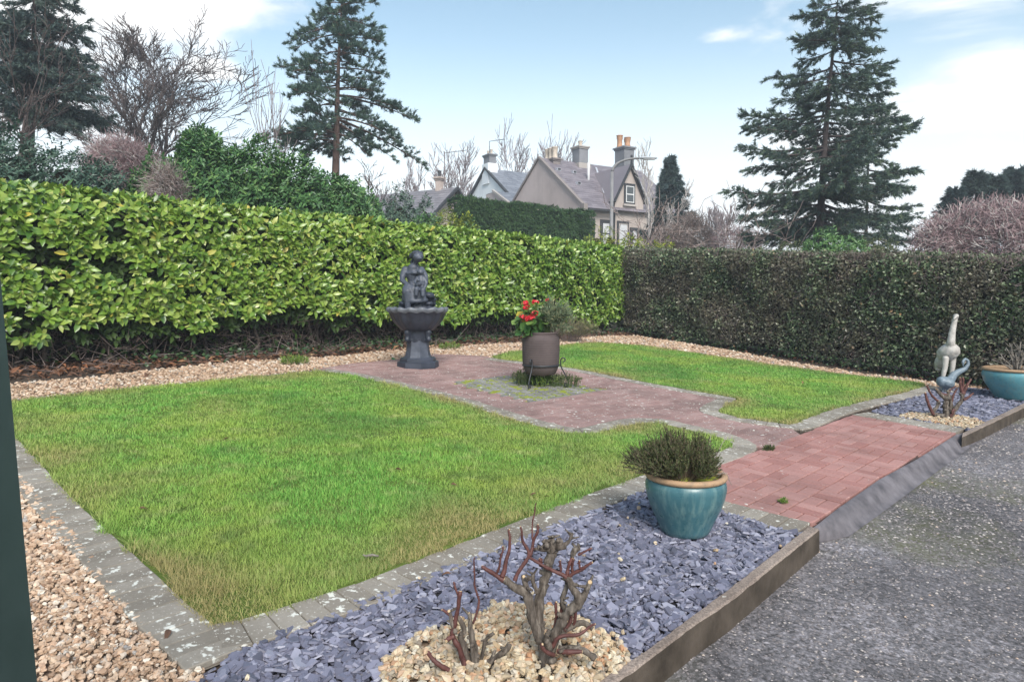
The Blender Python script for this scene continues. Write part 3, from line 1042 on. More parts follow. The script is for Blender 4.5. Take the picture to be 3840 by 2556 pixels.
# ---- kerbs, ramp, drive
def sweep_kerb(inner, outer, top, bottom, name, lab):
    mb = MB()
    V, F = [], []
    A = [gp(x, y, top) for x, y in inner]; B = [gp(x, y, top) for x, y in outer]
    # resample finely so that the edges can be worn
    def res(L, n):
        d = np.cumsum([0] + [(q - p).length for p, q in zip(L, L[1:])])
        o_ = []
        for s in np.linspace(0, d[-1], n):
            k = min(len(d) - 2, int(np.searchsorted(d, s, side='right')) - 1)
            o_.append(L[k].lerp(L[k + 1], (s - d[k]) / max(1e-9, d[k + 1] - d[k])))
        return o_
    n = 90
    A, B = res(A, n), res(B, n)
    for i in range(n):
        a, b_ = A[i], B[i]
        w_ = (b_ - a); w_.z = 0
        wear = .006 + .004 * mnoise.noise((i * .7, 1, 2)) + .006 * max(0, mnoise.noise((i * .31, 5, 2)))
        u = w_.normalized()
        sec = [a + Vector((0, 0, -.12)), a + Vector((0, 0, -wear)), a + u * wear, b_ - u * wear * 1.2, b_ + Vector((0, 0, -wear * 1.2)), b_ + u * .004 + Vector((0, 0, bottom - top))]
        V += [tuple(p) for p in sec]
    m_ = 6
    fc = MB()
    for i in range(n - 1):
        fc.add([V[i * m_ + 4], V[i * m_ + 5], V[(i + 1) * m_ + 5], V[(i + 1) * m_ + 4]], [(0, 1, 2, 3)])
        for k in range(m_ - 2):
            F.append((i * m_ + k, i * m_ + k + 1, (i + 1) * m_ + k + 1, (i + 1) * m_ + k))
    mb.add(V, F)
    mb.add([V[k] for k in range(m_)], [tuple(range(m_))])
    mb.add([V[(n - 1) * m_ + k] for k in range(m_)], [tuple(range(m_))[::-1]])
    ko = struct(mb.build(name, M_kerb), lab)
    fo = fc.mesh("kerb_face")
    bm_ = bmesh.new(); bm_.from_mesh(fo); bmesh.ops.remove_doubles(bm_, verts=bm_.verts[:], dist=1e-5); bm_.to_mesh(fo); bm_.free()
    obj("kerb_face", fo, M_kerb_face, ko)
    return ko
sweep_kerb(KERB_IN, KERB_OUT, .045, -.10, "kerb", "concrete kerb between slate bed and drive")
sweep_kerb([(4080, 1412), (3840, 1511), (3612, 1622)][::-1], [(4090, 1420), (3840, 1527), (3608, 1637)][::-1], .04, -.10, "kerb", "far concrete kerb below the crane bed")
DR = -.088
rin = line([(3033, 1990), (3073, 1960), (3141, 1906), (3296, 1798), (3444, 1718), (3585, 1629), (3612, 1622)], .017)
rout = line([(3080, 2032), (3185, 2010), (3262, 1955), (3405, 1850), (3545, 1745), (3650, 1668), (3690, 1640)], DR + .004)
V, F = [], []
K = 10
for i, (a, b_) in enumerate(zip(rin, rout)):
    for k in range(K + 1):
        t = k / K
        p = a.lerp(b_, t)
        s_ = t * t * (3 - 2 * t)
        V.append((p.x, p.y, gz(p.x, p.y) + .017 * (1 - s_) + (DR + .004) * s_))
for i in range(len(rin) - 1):
    for k in range(K):
        F.append((i * (K + 1) + k, i * (K + 1) + k + 1, (i + 1) * (K + 1) + k + 1, (i + 1) * (K + 1) + k))
struct(obj("ramp", np_mesh("ramp", V, np.array(F), smooth=True), M_ramp), "smooth cement fillet between red bricks and drive")
dr = line([(1500, 3120), (1900, 2810), (2260, 2540), (2600, 2310), (3020, 1985), (3160, 1930), (3600, 1632), (3840, 1520), (4060, 1425)], DR) + \
     [Vector((13, 9, 0)), Vector((16, -8, 0)), Vector((-6, -8, 0)), Vector((-4, 0.2, 0))]
dv = struct(sheet("driveway", dr, DR, M_drive), "weathered grey concrete drive with mossy stains")
# exposed aggregate standing proud of the worn surface
GRIT = [(np.array([(1, 0, 0), (0, .8, 0), (-1, 0, 0), (0, -.7, 0), (.1, 0, .5)]) * .5, np.array([(0, 1, 4), (1, 2, 4), (2, 3, 4), (3, 0, 4)])),
        (np.array([(.9, .2, 0), (-.1, .9, 0), (-.8, -.1, 0), (.2, -.9, 0), (-.2, .1, .4)]) * .5, np.array([(0, 1, 4), (1, 2, 4), (2, 3, 4), (3, 0, 4)]))]
M_grit = stone("drive_aggregate", [(0, (.09, .085, .09)), (.35, (.20, .19, .20)), (.6, (.14, .13, .14)), (.85, (.32, .30, .31)), (.97, (.45, .42, .40)), (1, (.5, .38, .30))])
near_dr = line([(1900, 2810), (2290, 2560), (2600, 2345), (3073, 2019), (3200, 2010), (3700, 1640), (3840, 1560), (4100, 1450), (4300, 1700), (4200, 2900), (2600, 2900)], DR)
strew(dv, "grit", GRIT, near_dr, 2600, .006, .020, M_grit, "aggregate", DR + .0005, .001, .12, limit=0, far=3.5)

# ================================================================== HEDGES
def leaf_tpl(widths, fold=.18, bend=.22):
    """leaf along +x, normal +z: rows of left edge, rib, right edge"""
    n = len(widths)
    V, F = [], []
    for i, w_ in enumerate(widths):
        x = i / (n - 1)
        z = -bend * x * x
        V += [(x, -w_ / 2, z + fold * w_), (x, 0, z), (x, w_ / 2, z + fold * w_)]
    for i in range(n - 1):
        a, b_ = 3 * i, 3 * i + 3
        F += [(a, b_, b_ + 1, a + 1), (a + 1, b_ + 1, b_ + 2, a + 2)]
    return np.array(V), np.array(F)
LEAF = leaf_tpl([.05, .46, .46, .06], .12, .18)
LEAF_IN = leaf_tpl([.06, .5, .06], .12, .2)
LEAF_B = leaf_tpl([.05, .42, .46, .06], .08, -.10)
LEAF_C = leaf_tpl([.06, .50, .44, .05], .16, .36)
def small_leaf(w_=.55, fold=.15):
    return np.array([(0, 0, 0), (.5, -w_ / 2, fold), (1, 0, -.05), (.5, w_ / 2, fold)]), np.array([(0, 1, 2), (0, 2, 3)])
SLEAF = small_leaf()
def nrm3(v):
    return v / (np.linalg.norm(v, axis=1, keepdims=True) + 1e-9)
def fbm(P, s, o=0.):
    return np.array([mnoise.fractal((p[0] * s + o, p[1] * s, p[2] * s), 1.0, 2.0, 3) for p in P])
def shoots(P, out, n_leaf, size, spread=1.0, up=.35):
    """whorls of leaves round shoots at P pointing along `out`"""
    m = len(P)
    ax = nrm3(out + rng.normal(0, .38, (m, 3)) + np.array((0, 0, up)))
    h = np.where(np.abs(ax[:, 2:3]) < .9, np.array([[0, 0, 1.]]), np.array([[1., 0, 0]]))
    x = nrm3(np.cross(ax, h)); y = np.cross(ax, x)
    T, D, N = [], [], []
    for k in range(n_leaf):
        a = k * 2.4 + rng.uniform(0, .9, m)
        t = k / n_leaf
        lat = x * np.cos(a)[:, None] + y * np.sin(a)[:, None]
        d = nrm3(lat * spread * (1.15 - .55 * t) + ax * (.25 + .6 * t) + rng.normal(0, .16, (m, 3)) + np.array((0, 0, -.12)))
        T.append(P + ax * (t * size * .75)[:, None] if isinstance(size, np.ndarray) else P + ax * t * size * .75)
        D.append(d)
        N.append(ax * .7 + out * 1.0 + np.array((0, 0, .6)) + rng.normal(0, .22, (m, 3)))
    return np.concatenate(T), np.concatenate(D), np.concatenate(N)

def hedge_face(A, dirv, nin, length, h0, h1, bottom, thick, n, bulge=.07, top_frac=.25, seed=0.):
    """random points on the front face and the top of a hedge; gives points and outward directions"""
    k = int(n * (1 - top_frac))
    s = rng.random(k) * length
    hh = h0 + (h1 - h0) * s / length
    zz = rng.random(k) ** .9
    bot = bottom(s)
    z = bot + (hh - bot) * zz
    base = np.array(A)[None] + s[:, None] * np.array(dirv)[None]
    g = gz(base[:, 0], base[:, 1])
    P = base.copy(); P[:, 2] = g + z
    bl = fbm(P, .9, seed) * bulge + fbm(P, 2.6, seed + 5) * bulge * .6
    rnd_top = np.clip((z - (hh - .22)) / .22, 0, 1) ** 2 * .16
    P += np.array(nin)[None] * (-bl + rnd_top)[:, None]
    O = np.repeat(-np.array(nin)[None], k, 0)
    O = O + np.array((0, 0, 1)) * (rnd_top * 5)[:, None]
    k2 = n - k
    s2 = rng.random(k2) * length
    h2 = h0 + (h1 - h0) * s2 / length
    t2 = rng.random(k2)
    b2 = np.array(A)[None] + s2[:, None] * np.array(dirv)[None] + (.08 + t2 * (thick - .1))[:, None] * np.array(nin)[None]
    P2 = b2.copy(); P2[:, 2] = gz(b2[:, 0], b2[:, 1]) + h2 + fbm(b2, 1.3, seed + 9) * .035
    O2 = np.repeat(np.array((0, 0, 1.))[None], k2, 0)
    return np.concatenate([P, P2]), nrm3(np.concatenate([O, O2]))

# ---- the laurel hedge
lh = thing("laurel_hedge", "tall glossy yellow-green laurel hedge behind the fountain", "hedge", (0, 0, 0))
A0 = HA - _hd * 1.6
LEN = (HB - A0).length + .25
# heights over the slope at both ends (sighted along the hedge front)
def height_at(P, sy):
    d = math.hypot(P.x, P.y)
    r = ray(0, sy)
    y = P.y
    rr = ray(1920 + P.x / P.y * F_S, sy)
    return CAM_H + rr[2] / rr[1] * y - gz(P.x, P.y)
HHA, HHB = height_at(HA, 700), height_at(HB, 935)
h_start = HHA + (HHA - HHB) / (HB - HA).length * 1.6 * .5
def bottom_l(s):
    return .54 + .10 * np.sin(s * 1.1 + 2) + .07 * np.sin(s * 2.7) - .22 * np.clip((s - 8.5) / 4, 0, 1) + .05 * np.sin(s * 6.1)
P, O = hedge_face(A0, _hd, _hn, LEN, h_start, HHB, bottom_l, 1.05, 5000, .09, .24, 1.)
# a few thin places where the inside shows
gapn = fbm(P, 1.25, 31.) * .55 + fbm(P, 3.1, 11.) * .75
keep = (gapn < .44) | (O[:, 2] > .5)
P, O = P[keep], O[keep]
T, D, N = shoots(P, O, 6, .11, 1.0, .35)
n = len(T)
sz = rng.uniform(.085, .145, n) * (1 - .0 * T[:, 1])
which = rng.integers(0, 3, n)
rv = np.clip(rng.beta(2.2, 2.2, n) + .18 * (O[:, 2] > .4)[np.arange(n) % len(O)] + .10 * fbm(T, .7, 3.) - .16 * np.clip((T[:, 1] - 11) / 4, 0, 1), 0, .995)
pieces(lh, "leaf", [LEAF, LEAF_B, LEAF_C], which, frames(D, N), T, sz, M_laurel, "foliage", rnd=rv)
# inner leaves, the shade behind the outer ones put into darker greens
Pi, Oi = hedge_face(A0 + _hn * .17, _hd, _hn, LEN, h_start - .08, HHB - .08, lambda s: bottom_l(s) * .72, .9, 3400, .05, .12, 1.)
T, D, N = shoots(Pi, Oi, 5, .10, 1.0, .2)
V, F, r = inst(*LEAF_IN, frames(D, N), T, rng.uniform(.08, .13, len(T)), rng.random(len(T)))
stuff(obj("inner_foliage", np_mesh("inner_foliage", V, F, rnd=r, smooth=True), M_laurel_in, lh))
# stems
def stems(A, dirv, nin, length, count, height, rad, spread, seg=5):
    P0, P1, r0, r1 = [], [], [], []
    trunk = MB()
    for i in range(count):
        s = length * (i + random.random()) / count
        b0 = Vector(A) + Vector(dirv) * s + Vector(nin) * random.uniform(.25, .55)
        b0.z = gz(b0.x, b0.y) - .05
        p = b0.copy(); d = Vector((random.gauss(0, .15), random.gauss(0, .15), 1))
        pts, rs = [p.copy()], [rad]
        for k in range(seg):
            d = (d + Vector((random.gauss(0, .22), random.gauss(0, .22), .25))).normalized()
            p = p + d * height / seg
            pts.append(p.copy()); rs.append(rad * (1 - .75 * (k + 1) / seg))
            for _ in range(4):
                q = p.copy(); e = Vector((random.gauss(0, 1), random.gauss(0, 1), random.uniform(-.1, .9))).normalized()
                rr = rad * .28
                for j in range(3):
                    e = (e + Vector((random.gauss(0, .3), random.gauss(0, .3), random.gauss(.1, .2)))).normalized()
                    q2 = q + e * spread * random.uniform(.6, 1.1) / 3
                    P0.append(tuple(q)); P1.append(tuple(q2)); r0.append(rr); r1.append(rr * .65)
                    q = q2; rr *= .65
        trunk.tube(pts, rs, 6, cap=False)
    return trunk, segs_mesh(P0, P1, r0, r1, 4)
# dead brown sprays showing at the far end
dp = np.array([gp(2100, 1247) - _hn * .02, gp(2175, 1247), gp(2080, 1247)])
DPh = [1.28, 1.42, 1.05]
P0d = np.concatenate([np.array([[p[0], p[1], p[2] + h_]]) + rng.normal(0, .11, (150, 3)) for p, h_ in zip(dp, DPh)])
Dd = nrm3(rng.normal(0, .8, P0d.shape) - np.array(_hn) * .7)
V, F = segs_mesh(P0d, P0d + Dd * rng.uniform(.06, .16, (len(P0d), 1)), np.full(len(P0d), .006), np.full(len(P0d), .003), 3)
stuff(obj("dead_sprays", np_mesh("dead_sprays", V, F), M_twig, lh))
tr_, (V, F) = stems(A0, _hd, _hn, LEN, 30, 1.5, .030, .55)
tr_.build("stems", M_bark, lh, True)
stuff(obj("twigs", np_mesh("twigs", V, F), M_bark, lh))
# solid dark core added well inside the leaves, inner shade put into its colour
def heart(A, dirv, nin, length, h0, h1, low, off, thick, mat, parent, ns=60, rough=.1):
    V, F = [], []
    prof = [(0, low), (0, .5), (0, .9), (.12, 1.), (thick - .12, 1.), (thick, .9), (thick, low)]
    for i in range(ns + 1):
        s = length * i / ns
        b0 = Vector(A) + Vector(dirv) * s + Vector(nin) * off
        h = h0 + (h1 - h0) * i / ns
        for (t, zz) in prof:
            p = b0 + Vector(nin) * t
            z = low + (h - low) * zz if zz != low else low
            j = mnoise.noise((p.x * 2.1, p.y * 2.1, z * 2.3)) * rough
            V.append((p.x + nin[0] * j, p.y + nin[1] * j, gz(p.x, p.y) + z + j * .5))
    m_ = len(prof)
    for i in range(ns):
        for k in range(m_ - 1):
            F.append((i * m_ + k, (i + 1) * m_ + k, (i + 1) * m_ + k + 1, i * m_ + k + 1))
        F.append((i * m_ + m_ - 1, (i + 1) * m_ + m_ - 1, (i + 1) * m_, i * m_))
    return obj("shade_core", np_mesh("shade_core", V, np.array(F), smooth=True), mat, parent)
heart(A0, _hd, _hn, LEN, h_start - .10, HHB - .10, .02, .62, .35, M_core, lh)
# tangle of dead twigs, suckers and leaves coloured as if shaded round the stems
k = 5200
s = rng.random(k) * LEN; t = rng.uniform(.12, .66, k)
P = np.array(A0)[None] + s[:, None] * np.array(_hd)[None] + t[:, None] * np.array(_hn)[None]
P[:, 2] = gz(P[:, 0], P[:, 1]) + rng.uniform(0, .75, k)
D = nrm3(rng.normal(0, .7, (k, 3)) + np.array((0, 0, .35)))
L_ = rng.uniform(.08, .32, k)
V, F = segs_mesh(P, P + D * L_[:, None], np.full(k, .005), np.full(k, .002), 3)
stuff(obj("dead_twigs", np_mesh("dead_twigs", V, F), M_twig, lh))
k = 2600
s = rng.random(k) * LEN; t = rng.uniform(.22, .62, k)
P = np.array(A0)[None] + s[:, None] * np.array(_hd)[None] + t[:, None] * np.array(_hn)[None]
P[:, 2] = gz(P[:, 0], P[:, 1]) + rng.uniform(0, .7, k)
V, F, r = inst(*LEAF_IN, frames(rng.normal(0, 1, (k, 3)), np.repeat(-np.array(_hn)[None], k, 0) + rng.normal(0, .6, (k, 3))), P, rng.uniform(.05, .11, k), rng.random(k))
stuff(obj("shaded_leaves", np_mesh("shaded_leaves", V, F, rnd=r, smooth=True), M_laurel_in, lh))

# ---- the clipped mixed hedge on the right
ch = thing("clipped_hedge", "dark clipped hedge of small leaves and twigs beyond the smaller lawn", "hedge", (0, 0, 0))
B0 = HB + _hd * .0
HD = (HC - HB); HD.z = 0; LEN2 = HD.length; HD.normalize()
HN = Vector((-HD.y, HD.x, 0))
if HN.y < 0: HN = -HN
LEN2 += 1.8
hb0, hb1 = height_at(HB, 935), height_at(HC, 968)
hb1x = hb0 + (hb1 - hb0) * LEN2 / (LEN2 - 1.8)
bot2 = lambda s: .10 + .06 * np.sin(s * 1.7) + .04 * np.sin(s * 4.3)
n2 = 70000
P, O = hedge_face(B0 - HD * .3, HD, HN, LEN2 + .3, hb0, hb1x, bot2, 1.1, n2, .10, .22, 7.)
P += O * rng.normal(0, .035, (len(P), 1))
dens = fbm(P, 2.4, 12.)
keep = rng.random(len(P)) < np.clip(1.05 - .55 * np.clip(dens - .05, 0, 1) * 2, .3, 1)
P, O = P[keep], O[keep]
n = len(P)
D = nrm3(rng.normal(0, .75, (n, 3)) + O * .25 + np.array((0, 0, .15)))
N = O + rng.normal(0, .65, (n, 3)) + np.array((0, 0, .4))
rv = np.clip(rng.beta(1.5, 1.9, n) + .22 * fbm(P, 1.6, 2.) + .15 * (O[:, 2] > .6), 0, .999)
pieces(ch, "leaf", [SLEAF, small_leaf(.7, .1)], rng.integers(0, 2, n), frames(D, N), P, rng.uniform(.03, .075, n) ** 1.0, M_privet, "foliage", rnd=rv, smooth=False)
k = 10000
P, O = hedge_face(B0 - HD * .3, HD, HN, LEN2 + .3, hb0, hb1x, bot2, 1.1, k, .10, .5, 7.)
k = len(P)
D = nrm3(rng.normal(0, .6, (k, 3)) + O * .5 + np.array((0, 0, .25)))
L_ = rng.uniform(.08, .22, k)
V, F = segs_mesh(P - D * L_[:, None] * .7, P + D * L_[:, None] * .32, np.full(k, .005), np.full(k, .003), 3)
stuff(obj("twigs", np_mesh("twigs", V, F), M_pale_twig, ch))
tr_, (V, F) = stems(B0, HD, HN, LEN2, 34, 1.3, .03, .6)
tr_.build("stems", M_bark, ch, True)
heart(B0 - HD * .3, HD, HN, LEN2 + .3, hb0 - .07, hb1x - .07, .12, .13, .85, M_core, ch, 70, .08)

# ---- leaf litter, ivy and dry stalks at the hedge feet
def litter(n, A, dirv, nin, length, lo, hi, tpl, mat, size, name, lab, cat, zup=.02, flat=.5):
    s = rng.random(n) * length
    t = rng.uniform(lo, hi, n)
    P = np.array(A)[None] + s[:, None] * np.array(dirv)[None] + t[:, None] * np.array(nin)[None]
    P[:, 2] = gz(P[:, 0], P[:, 1]) + rng.random(n) * zup
    D = nrm3(np.stack([rng.normal(0, 1, n), rng.normal(0, 1, n), rng.normal(0, flat * .5, n)], 1))
    N = np.stack([rng.normal(0, flat, n), rng.normal(0, flat, n), np.ones(n)], 1)
    V, F, r = inst(*tpl, frames(D, N), P, rng.uniform(*size, n), rng.random(n))
    o = obj(name, np_mesh(name, V, F, rnd=r, smooth=False), mat)
    stuff(o); o["label"] = lab; o["category"] = cat
    return o
litter(4200, A0, _hd, _hn, LEN, -.55, .6, leaf_tpl([.05, .5, .05], .25, .4), M_litter, (.05, .12), "leaf_litter", "brown fallen leaves under the laurel hedge", "dead leaves", .05, .6)
litter(900, B0, HD, HN, LEN2, -.22, .7, leaf_tpl([.05, .5, .05], .25, .4), M_litter, (.04, .09), "leaf_litter", "brown fallen leaves under the clipped hedge", "dead leaves", .04, .6)
litter(2000, A0 + _hd * 3, _hd, _hn, LEN - 3, -.42, .55, small_leaf(.95, .12), M_ivy, (.04, .075), "ivy", "dark ivy creeping below the laurel hedge", "ivy", .16, .8)
litter(2000, B0, HD, HN, LEN2, -.25, .3, small_leaf(.9, .12), M_ivy, (.03, .055), "ivy", "dark ivy creeping below the clipped hedge", "ivy", .18, .8)
k = 420
s = rng.random(k) * LEN; t = rng.uniform(-.45, .5, k)
P = np.array(A0)[None] + s[:, None] * np.array(_hd)[None] + t[:, None] * np.array(_hn)[None]
P[:, 2] = gz(P[:, 0], P[:, 1]) + rng.uniform(.01, .12, k)
D = nrm3(np.stack([rng.normal(0, 1, k), rng.normal(0, 1, k), rng.normal(.15, .3, k)], 1))
L_ = rng.uniform(.1, .45, k)
V, F = segs_mesh(P, P + D * L_[:, None], np.full(k, .004), np.full(k, .0015), 4)
o = stuff(obj("dry_stalks", np_mesh("dry_stalks", V, F), M_pale_twig)); o["label"] = "dry twigs lying under the laurel hedge"; o["category"] = "twigs"

# ================================================================== GARDEN OBJECTS
WORK = bpy.data.scenes.new("work")
TEMP = []
def blob(prims, voxel=.012, smooth_it=4, rough=0.0, rs=30):
    """one continuous surface grown over tapered limbs and ellipsoids"""
    bm = bmesh.new()
    for p in prims:
        if p[0] == 'e':
            _, c, r = p[:3]
            res = bmesh.ops.create_icosphere(bm, subdivisions=2, radius=1)
            Mx = Matrix.Translation(c) @ (p[3].to_4x4() if len(p) > 3 else Matrix.Identity(4)) @ Matrix.Diagonal((*r, 1))
            bmesh.ops.transform(bm, matrix=Mx, verts=res['verts'])
        else:
            pts, rad = p[1], p[2]
            for (a, b_, ra, rb) in zip(pts, pts[1:], rad, rad[1:]):
                a, b_ = Vector(a), Vector(b_)
                d = b_ - a
                L_ = max(d.length, 1e-4)
                res = bmesh.ops.create_cone(bm, cap_ends=True, segments=12, radius1=ra, radius2=rb, depth=L_)
                bmesh.ops.transform(bm, matrix=Matrix.Translation((a + b_) / 2) @ d.to_track_quat('Z', 'Y').to_matrix().to_4x4(), verts=res['verts'])
            for q, r in zip(pts, rad):
                res = bmesh.ops.create_icosphere(bm, subdivisions=2, radius=r)
                bmesh.ops.transform(bm, matrix=Matrix.Translation(q), verts=res['verts'])
    me = bpy.data.meshes.new("blob"); bm.to_mesh(me); bm.free()
    o = bpy.data.objects.new("blob", me); WORK.collection.objects.link(o)
    md = o.modifiers.new("r", 'REMESH'); md.mode = 'VOXEL'; md.voxel_size = voxel; md.use_smooth_shade = True
    s = o.modifiers.new("s", 'SMOOTH'); s.iterations = smooth_it; s.factor = .5
    WORK.view_layers[0].update()
    dg = WORK.view_layers[0].depsgraph
    m2 = bpy.data.meshes.new_from_object(o.evaluated_get(dg))
    TEMP.extend((o, me))
    WORK.collection.objects.unlink(o)
    if rough:
        for v in m2.vertices:
            v.co += v.normal * rough * mnoise.noise(v.co * rs)
    return m2
def qb(a, b_, c, n=10):
    a, b_, c = Vector(a), Vector(b_), Vector(c)
    return [a * (1 - t) ** 2 + b_ * 2 * t * (1 - t) + c * t * t for t in [i / n for i in range(n + 1)]]

# ---- fountain
M_lead = plain("lead_resin", (0.018, 0.024, 0.037), (0.045, 0.053, 0.076), 7, .48, .35, .006, .5)
M_lead_l = plain("lead_resin_worn", (0.037, 0.044, 0.062), (0.085, 0.098, 0.131), 9, .5, .35, .006, .5)
m, b = new_mat("still_water")
b.inputs["Roughness"].default_value = .06; b.inputs["Base Color"].default_value = (.012, .016, .018, 1); b.inputs["Specular IOR Level"].default_value = .6
M_water = m
M_lead_r = plain("lead_resin_pale", (0.09, 0.098, 0.116), (0.165, 0.176, 0.203), 9, .5, .35, .006, .5)
fp = gp(1568, 1378)
ft = thing("fountain", "slate black garden fountain with scalloped bowl and seated woman and child statue", "fountain", fp, R(-6))
def octo(r, z, t, i):
    k = (t + math.pi / 8) % (math.pi / 4) - math.pi / 8
    return r * .975 / math.cos(k)
mb = MB().lathe([(0.0, 0), (.285, 0), (.29, .012), (.285, .09), (.27, .098), (.25, .10), (.247, .135), (.225, .155), (0.0, .155)], 64, octo)
mb.build("plinth", M_lead, ft)
mb = MB().lathe([(.19, .153), (.178, .18), (.163, .24), (.152, .33), (.150, .40), (.158, .415), (.160, .43)], 64, octo)
mb.build("shaft", M_lead_l, ft)
sp = [('t', [(0, 0, .425), (0, 0, .54)], [.165, .185])]
for k in range(4):
    a = k * math.pi / 2 + math.pi / 4 + .25
    c, s_ = math.cos(a), math.sin(a)
    sp += [('t', [(c * .15, s_ * .15, .54), (c * .215, s_ * .215, .52), (c * .20, s_ * .20, .455), (c * .215, s_ * .215, .42), (c * .185, s_ * .185, .40)], [.05, .045, .035, .04, .03])]
obj("scroll_collar", blob(sp, .011, 4), M_lead, ft)
def flute(r, z, t, i):
    k = .5 + .5 * math.cos(t * 16)
    g = 1 - .045 * (1 - k) if z > .56 and i < 9 else 1
    lift = .020 * k if 6 <= i <= 12 else 0
    push = 1 + (.03 * k if 6 <= i <= 12 else 0)
    return (r * g * push, z + lift)
prof = [(.0, .535), (.20, .535), (.235, .55), (.275, .585), (.335, .645), (.378, .71), (.402, .775), (.425, .795), (.438, .82), (.432, .85), (.405, .862), (.372, .852), (.345, .80), (.30, .765), (0, .755)]
MB().lathe(prof[:8], 128, flute).build("bowl", M_lead, ft, True)
def lip(r, z, t, i):
    return flute(r, z, t, i + 7)
MB().lathe(prof[7:], 128, lip).build("scalloped_rim", M_lead_r, ft, True)
MB().lathe([(.348, .80), (.2, .80), (.0, .80)], 48).build("water", M_water, ft)
# rock the group sits on
rk = []
for i in range(40):
    a = random.uniform(-.6, math.pi + .6); zz = random.uniform(.79, 1.06)
    rr = .185 * (1.05 - (zz - .79) * .7)
    rk.append(('e', (math.cos(a) * rr * .95, math.sin(a) * rr * .8, zz), (random.uniform(.05, .085), random.uniform(.05, .08), random.uniform(.03, .06))))
rk.append(('t', [(0, 0, .74), (0, .01, 1.02)], [.17, .12]))
obj("rock", blob(rk, .011, 2, .006, 40), M_lead, ft).scale = (1.18, 1.15, 1)
# seated woman (one surface) with bowed head, the child in her lap as a second figure
Wm = [
 ('e', (-.03, .02, 1.10), (.115, .105, .095)),                                             # hips
 ('t', [(-.03, .02, 1.10), (-.055, .03, 1.25), (-.06, .02, 1.36), (-.05, 0, 1.44)], [.098, .076, .092, .072]),  # trunk
 ('e', (-.055, .01, 1.425), (.112, .058, .05)),                                            # shoulders
 ('t', [(-.045, 0, 1.45), (-.01, -.03, 1.53)], [.036, .034]),                              # neck
 ('e', (.026, -.055, 1.592), (.066, .082, .080), Matrix.Rotation(R(35), 3, 'X')),           # head, bowed
 ('e', (.062, -.118, 1.565), (.022, .026, .02)),                                           # face
 ('t', [(.07, -.13, 1.575), (.082, -.142, 1.562)], [.010, .007]),                          # nose
 ('e', (.055, -.098, 1.548), (.026, .024, .024)), ('e', (.05, -.115, 1.60), (.03, .016, .012)),   # chin and brow
 ('t', [(-.155, 0, 1.42), (-.185, -.03, 1.31), (-.175, -.07, 1.255), (-.08, -.15, 1.19), (-.005, -.17, 1.165)], [.046, .036, .034, .027, .022]),  # arm to lap
 ('e', (.015, -.172, 1.158), (.03, .02, .018)),
 ('t', [(.045, 0, 1.42), (.11, -.05, 1.33), (.13, -.09, 1.25), (.10, -.13, 1.20)], [.044, .036, .03, .026]),
 ('t', [(-.08, 0, 1.10), (-.085, -.13, 1.135), (-.085, -.17, 1.10), (-.08, -.175, .96), (-.082, -.175, .87), (-.085, -.18, .81)], [.085, .078, .070, .05, .034, .028]),   # near thigh and shin
 ('t', [(.03, 0, 1.10), (.05, -.12, 1.14), (.055, -.155, 1.10), (.05, -.16, .99)], [.085, .078, .07, .05]),
 ('e', (-.085, -.205, .80), (.024, .045, .016)),
 ('t', [(-.16, .04, 1.05), (-.13, -.06, 1.02), (-.12, -.14, .985)], [.05, .055, .045]),     # skirt folds
 ('t', [(-.12, -.165, .99), (-.05, -.19, .975), (.02, -.19, .965), (.09, -.16, .97), (.12, -.1, .98)], [.035, .034, .036, .038, .04]),
 ('t', [(-.02, -.15, 1.13), (-.02, -.18, .97)], [.06, .05]), ('t', [(.06, -.1, 1.12), (.10, -.14, .98)], [.06, .05]),
 ('t', [(-.10, -.04, 1.36), (-.17, -.01, 1.385), (-.10, .06, 1.40), (.05, .05, 1.39), (.06, -.04, 1.37), (-.03, -.07, 1.365), (-.10, -.04, 1.36)], [.024] * 7),   # gathered neckline
]
wo = obj("seated_woman", blob(Wm, .0085, 1, .0015, 60), M_lead_l, ft)
wo.scale = (1.15, 1.1, 1)
Hr = [('e', (.0, -.02, 1.64), (.072, .075, .048)), ('e', (-.03, .015, 1.60), (.05, .05, .06)), ('e', (-.078, .03, 1.615), (.036, .04, .04))]
for k_ in range(9):
    a = -1.9 + k_ * .42
    Hr.append(('t', [(.0 + .07 * math.cos(a) * .9, -.03 + .07 * math.sin(a), 1.66), (-.005 + .085 * math.cos(a) * .8, -.02 + .075 * math.sin(a), 1.615), (-.04, .02, 1.57)], [.013, .014, .012]))
Hr += [('t', [(-.05, .02, 1.57), (-.085, .035, 1.52), (-.08, .03, 1.47)], [.022, .018, .010])]
obj("hair", blob(Hr, .007, 1, .005, 70), M_lead, wo)
Ch = [
 ('e', (.075, -.15, 1.375), (.048, .05, .054)), ('e', (.085, -.195, 1.362), (.016, .014, .014)),
 ('t', [(.075, -.14, 1.33), (.08, -.14, 1.25), (.08, -.13, 1.16)], [.03, .055, .058]),
 ('t', [(.115, -.14, 1.29), (.15, -.16, 1.22), (.145, -.2, 1.16)], [.028, .024, .02]),
 ('t', [(.04, -.15, 1.29), (.02, -.19, 1.23), (.05, -.22, 1.19)], [.026, .022, .018]),
 ('t', [(.06, -.15, 1.14), (.045, -.23, 1.13), (.045, -.24, 1.05)], [.04, .034, .024]),
 ('t', [(.10, -.15, 1.14), (.12, -.22, 1.12), (.125, -.235, 1.04)], [.04, .034, .024]),
 ('e', (.07, -.215, 1.215), (.034, .03, .045)), ('e', (.07, -.235, 1.255), (.026, .024, .026)),
]
obj("child", blob(Ch, .007, 1), M_lead_l, ft).scale = (1.15, 1.15, 1)
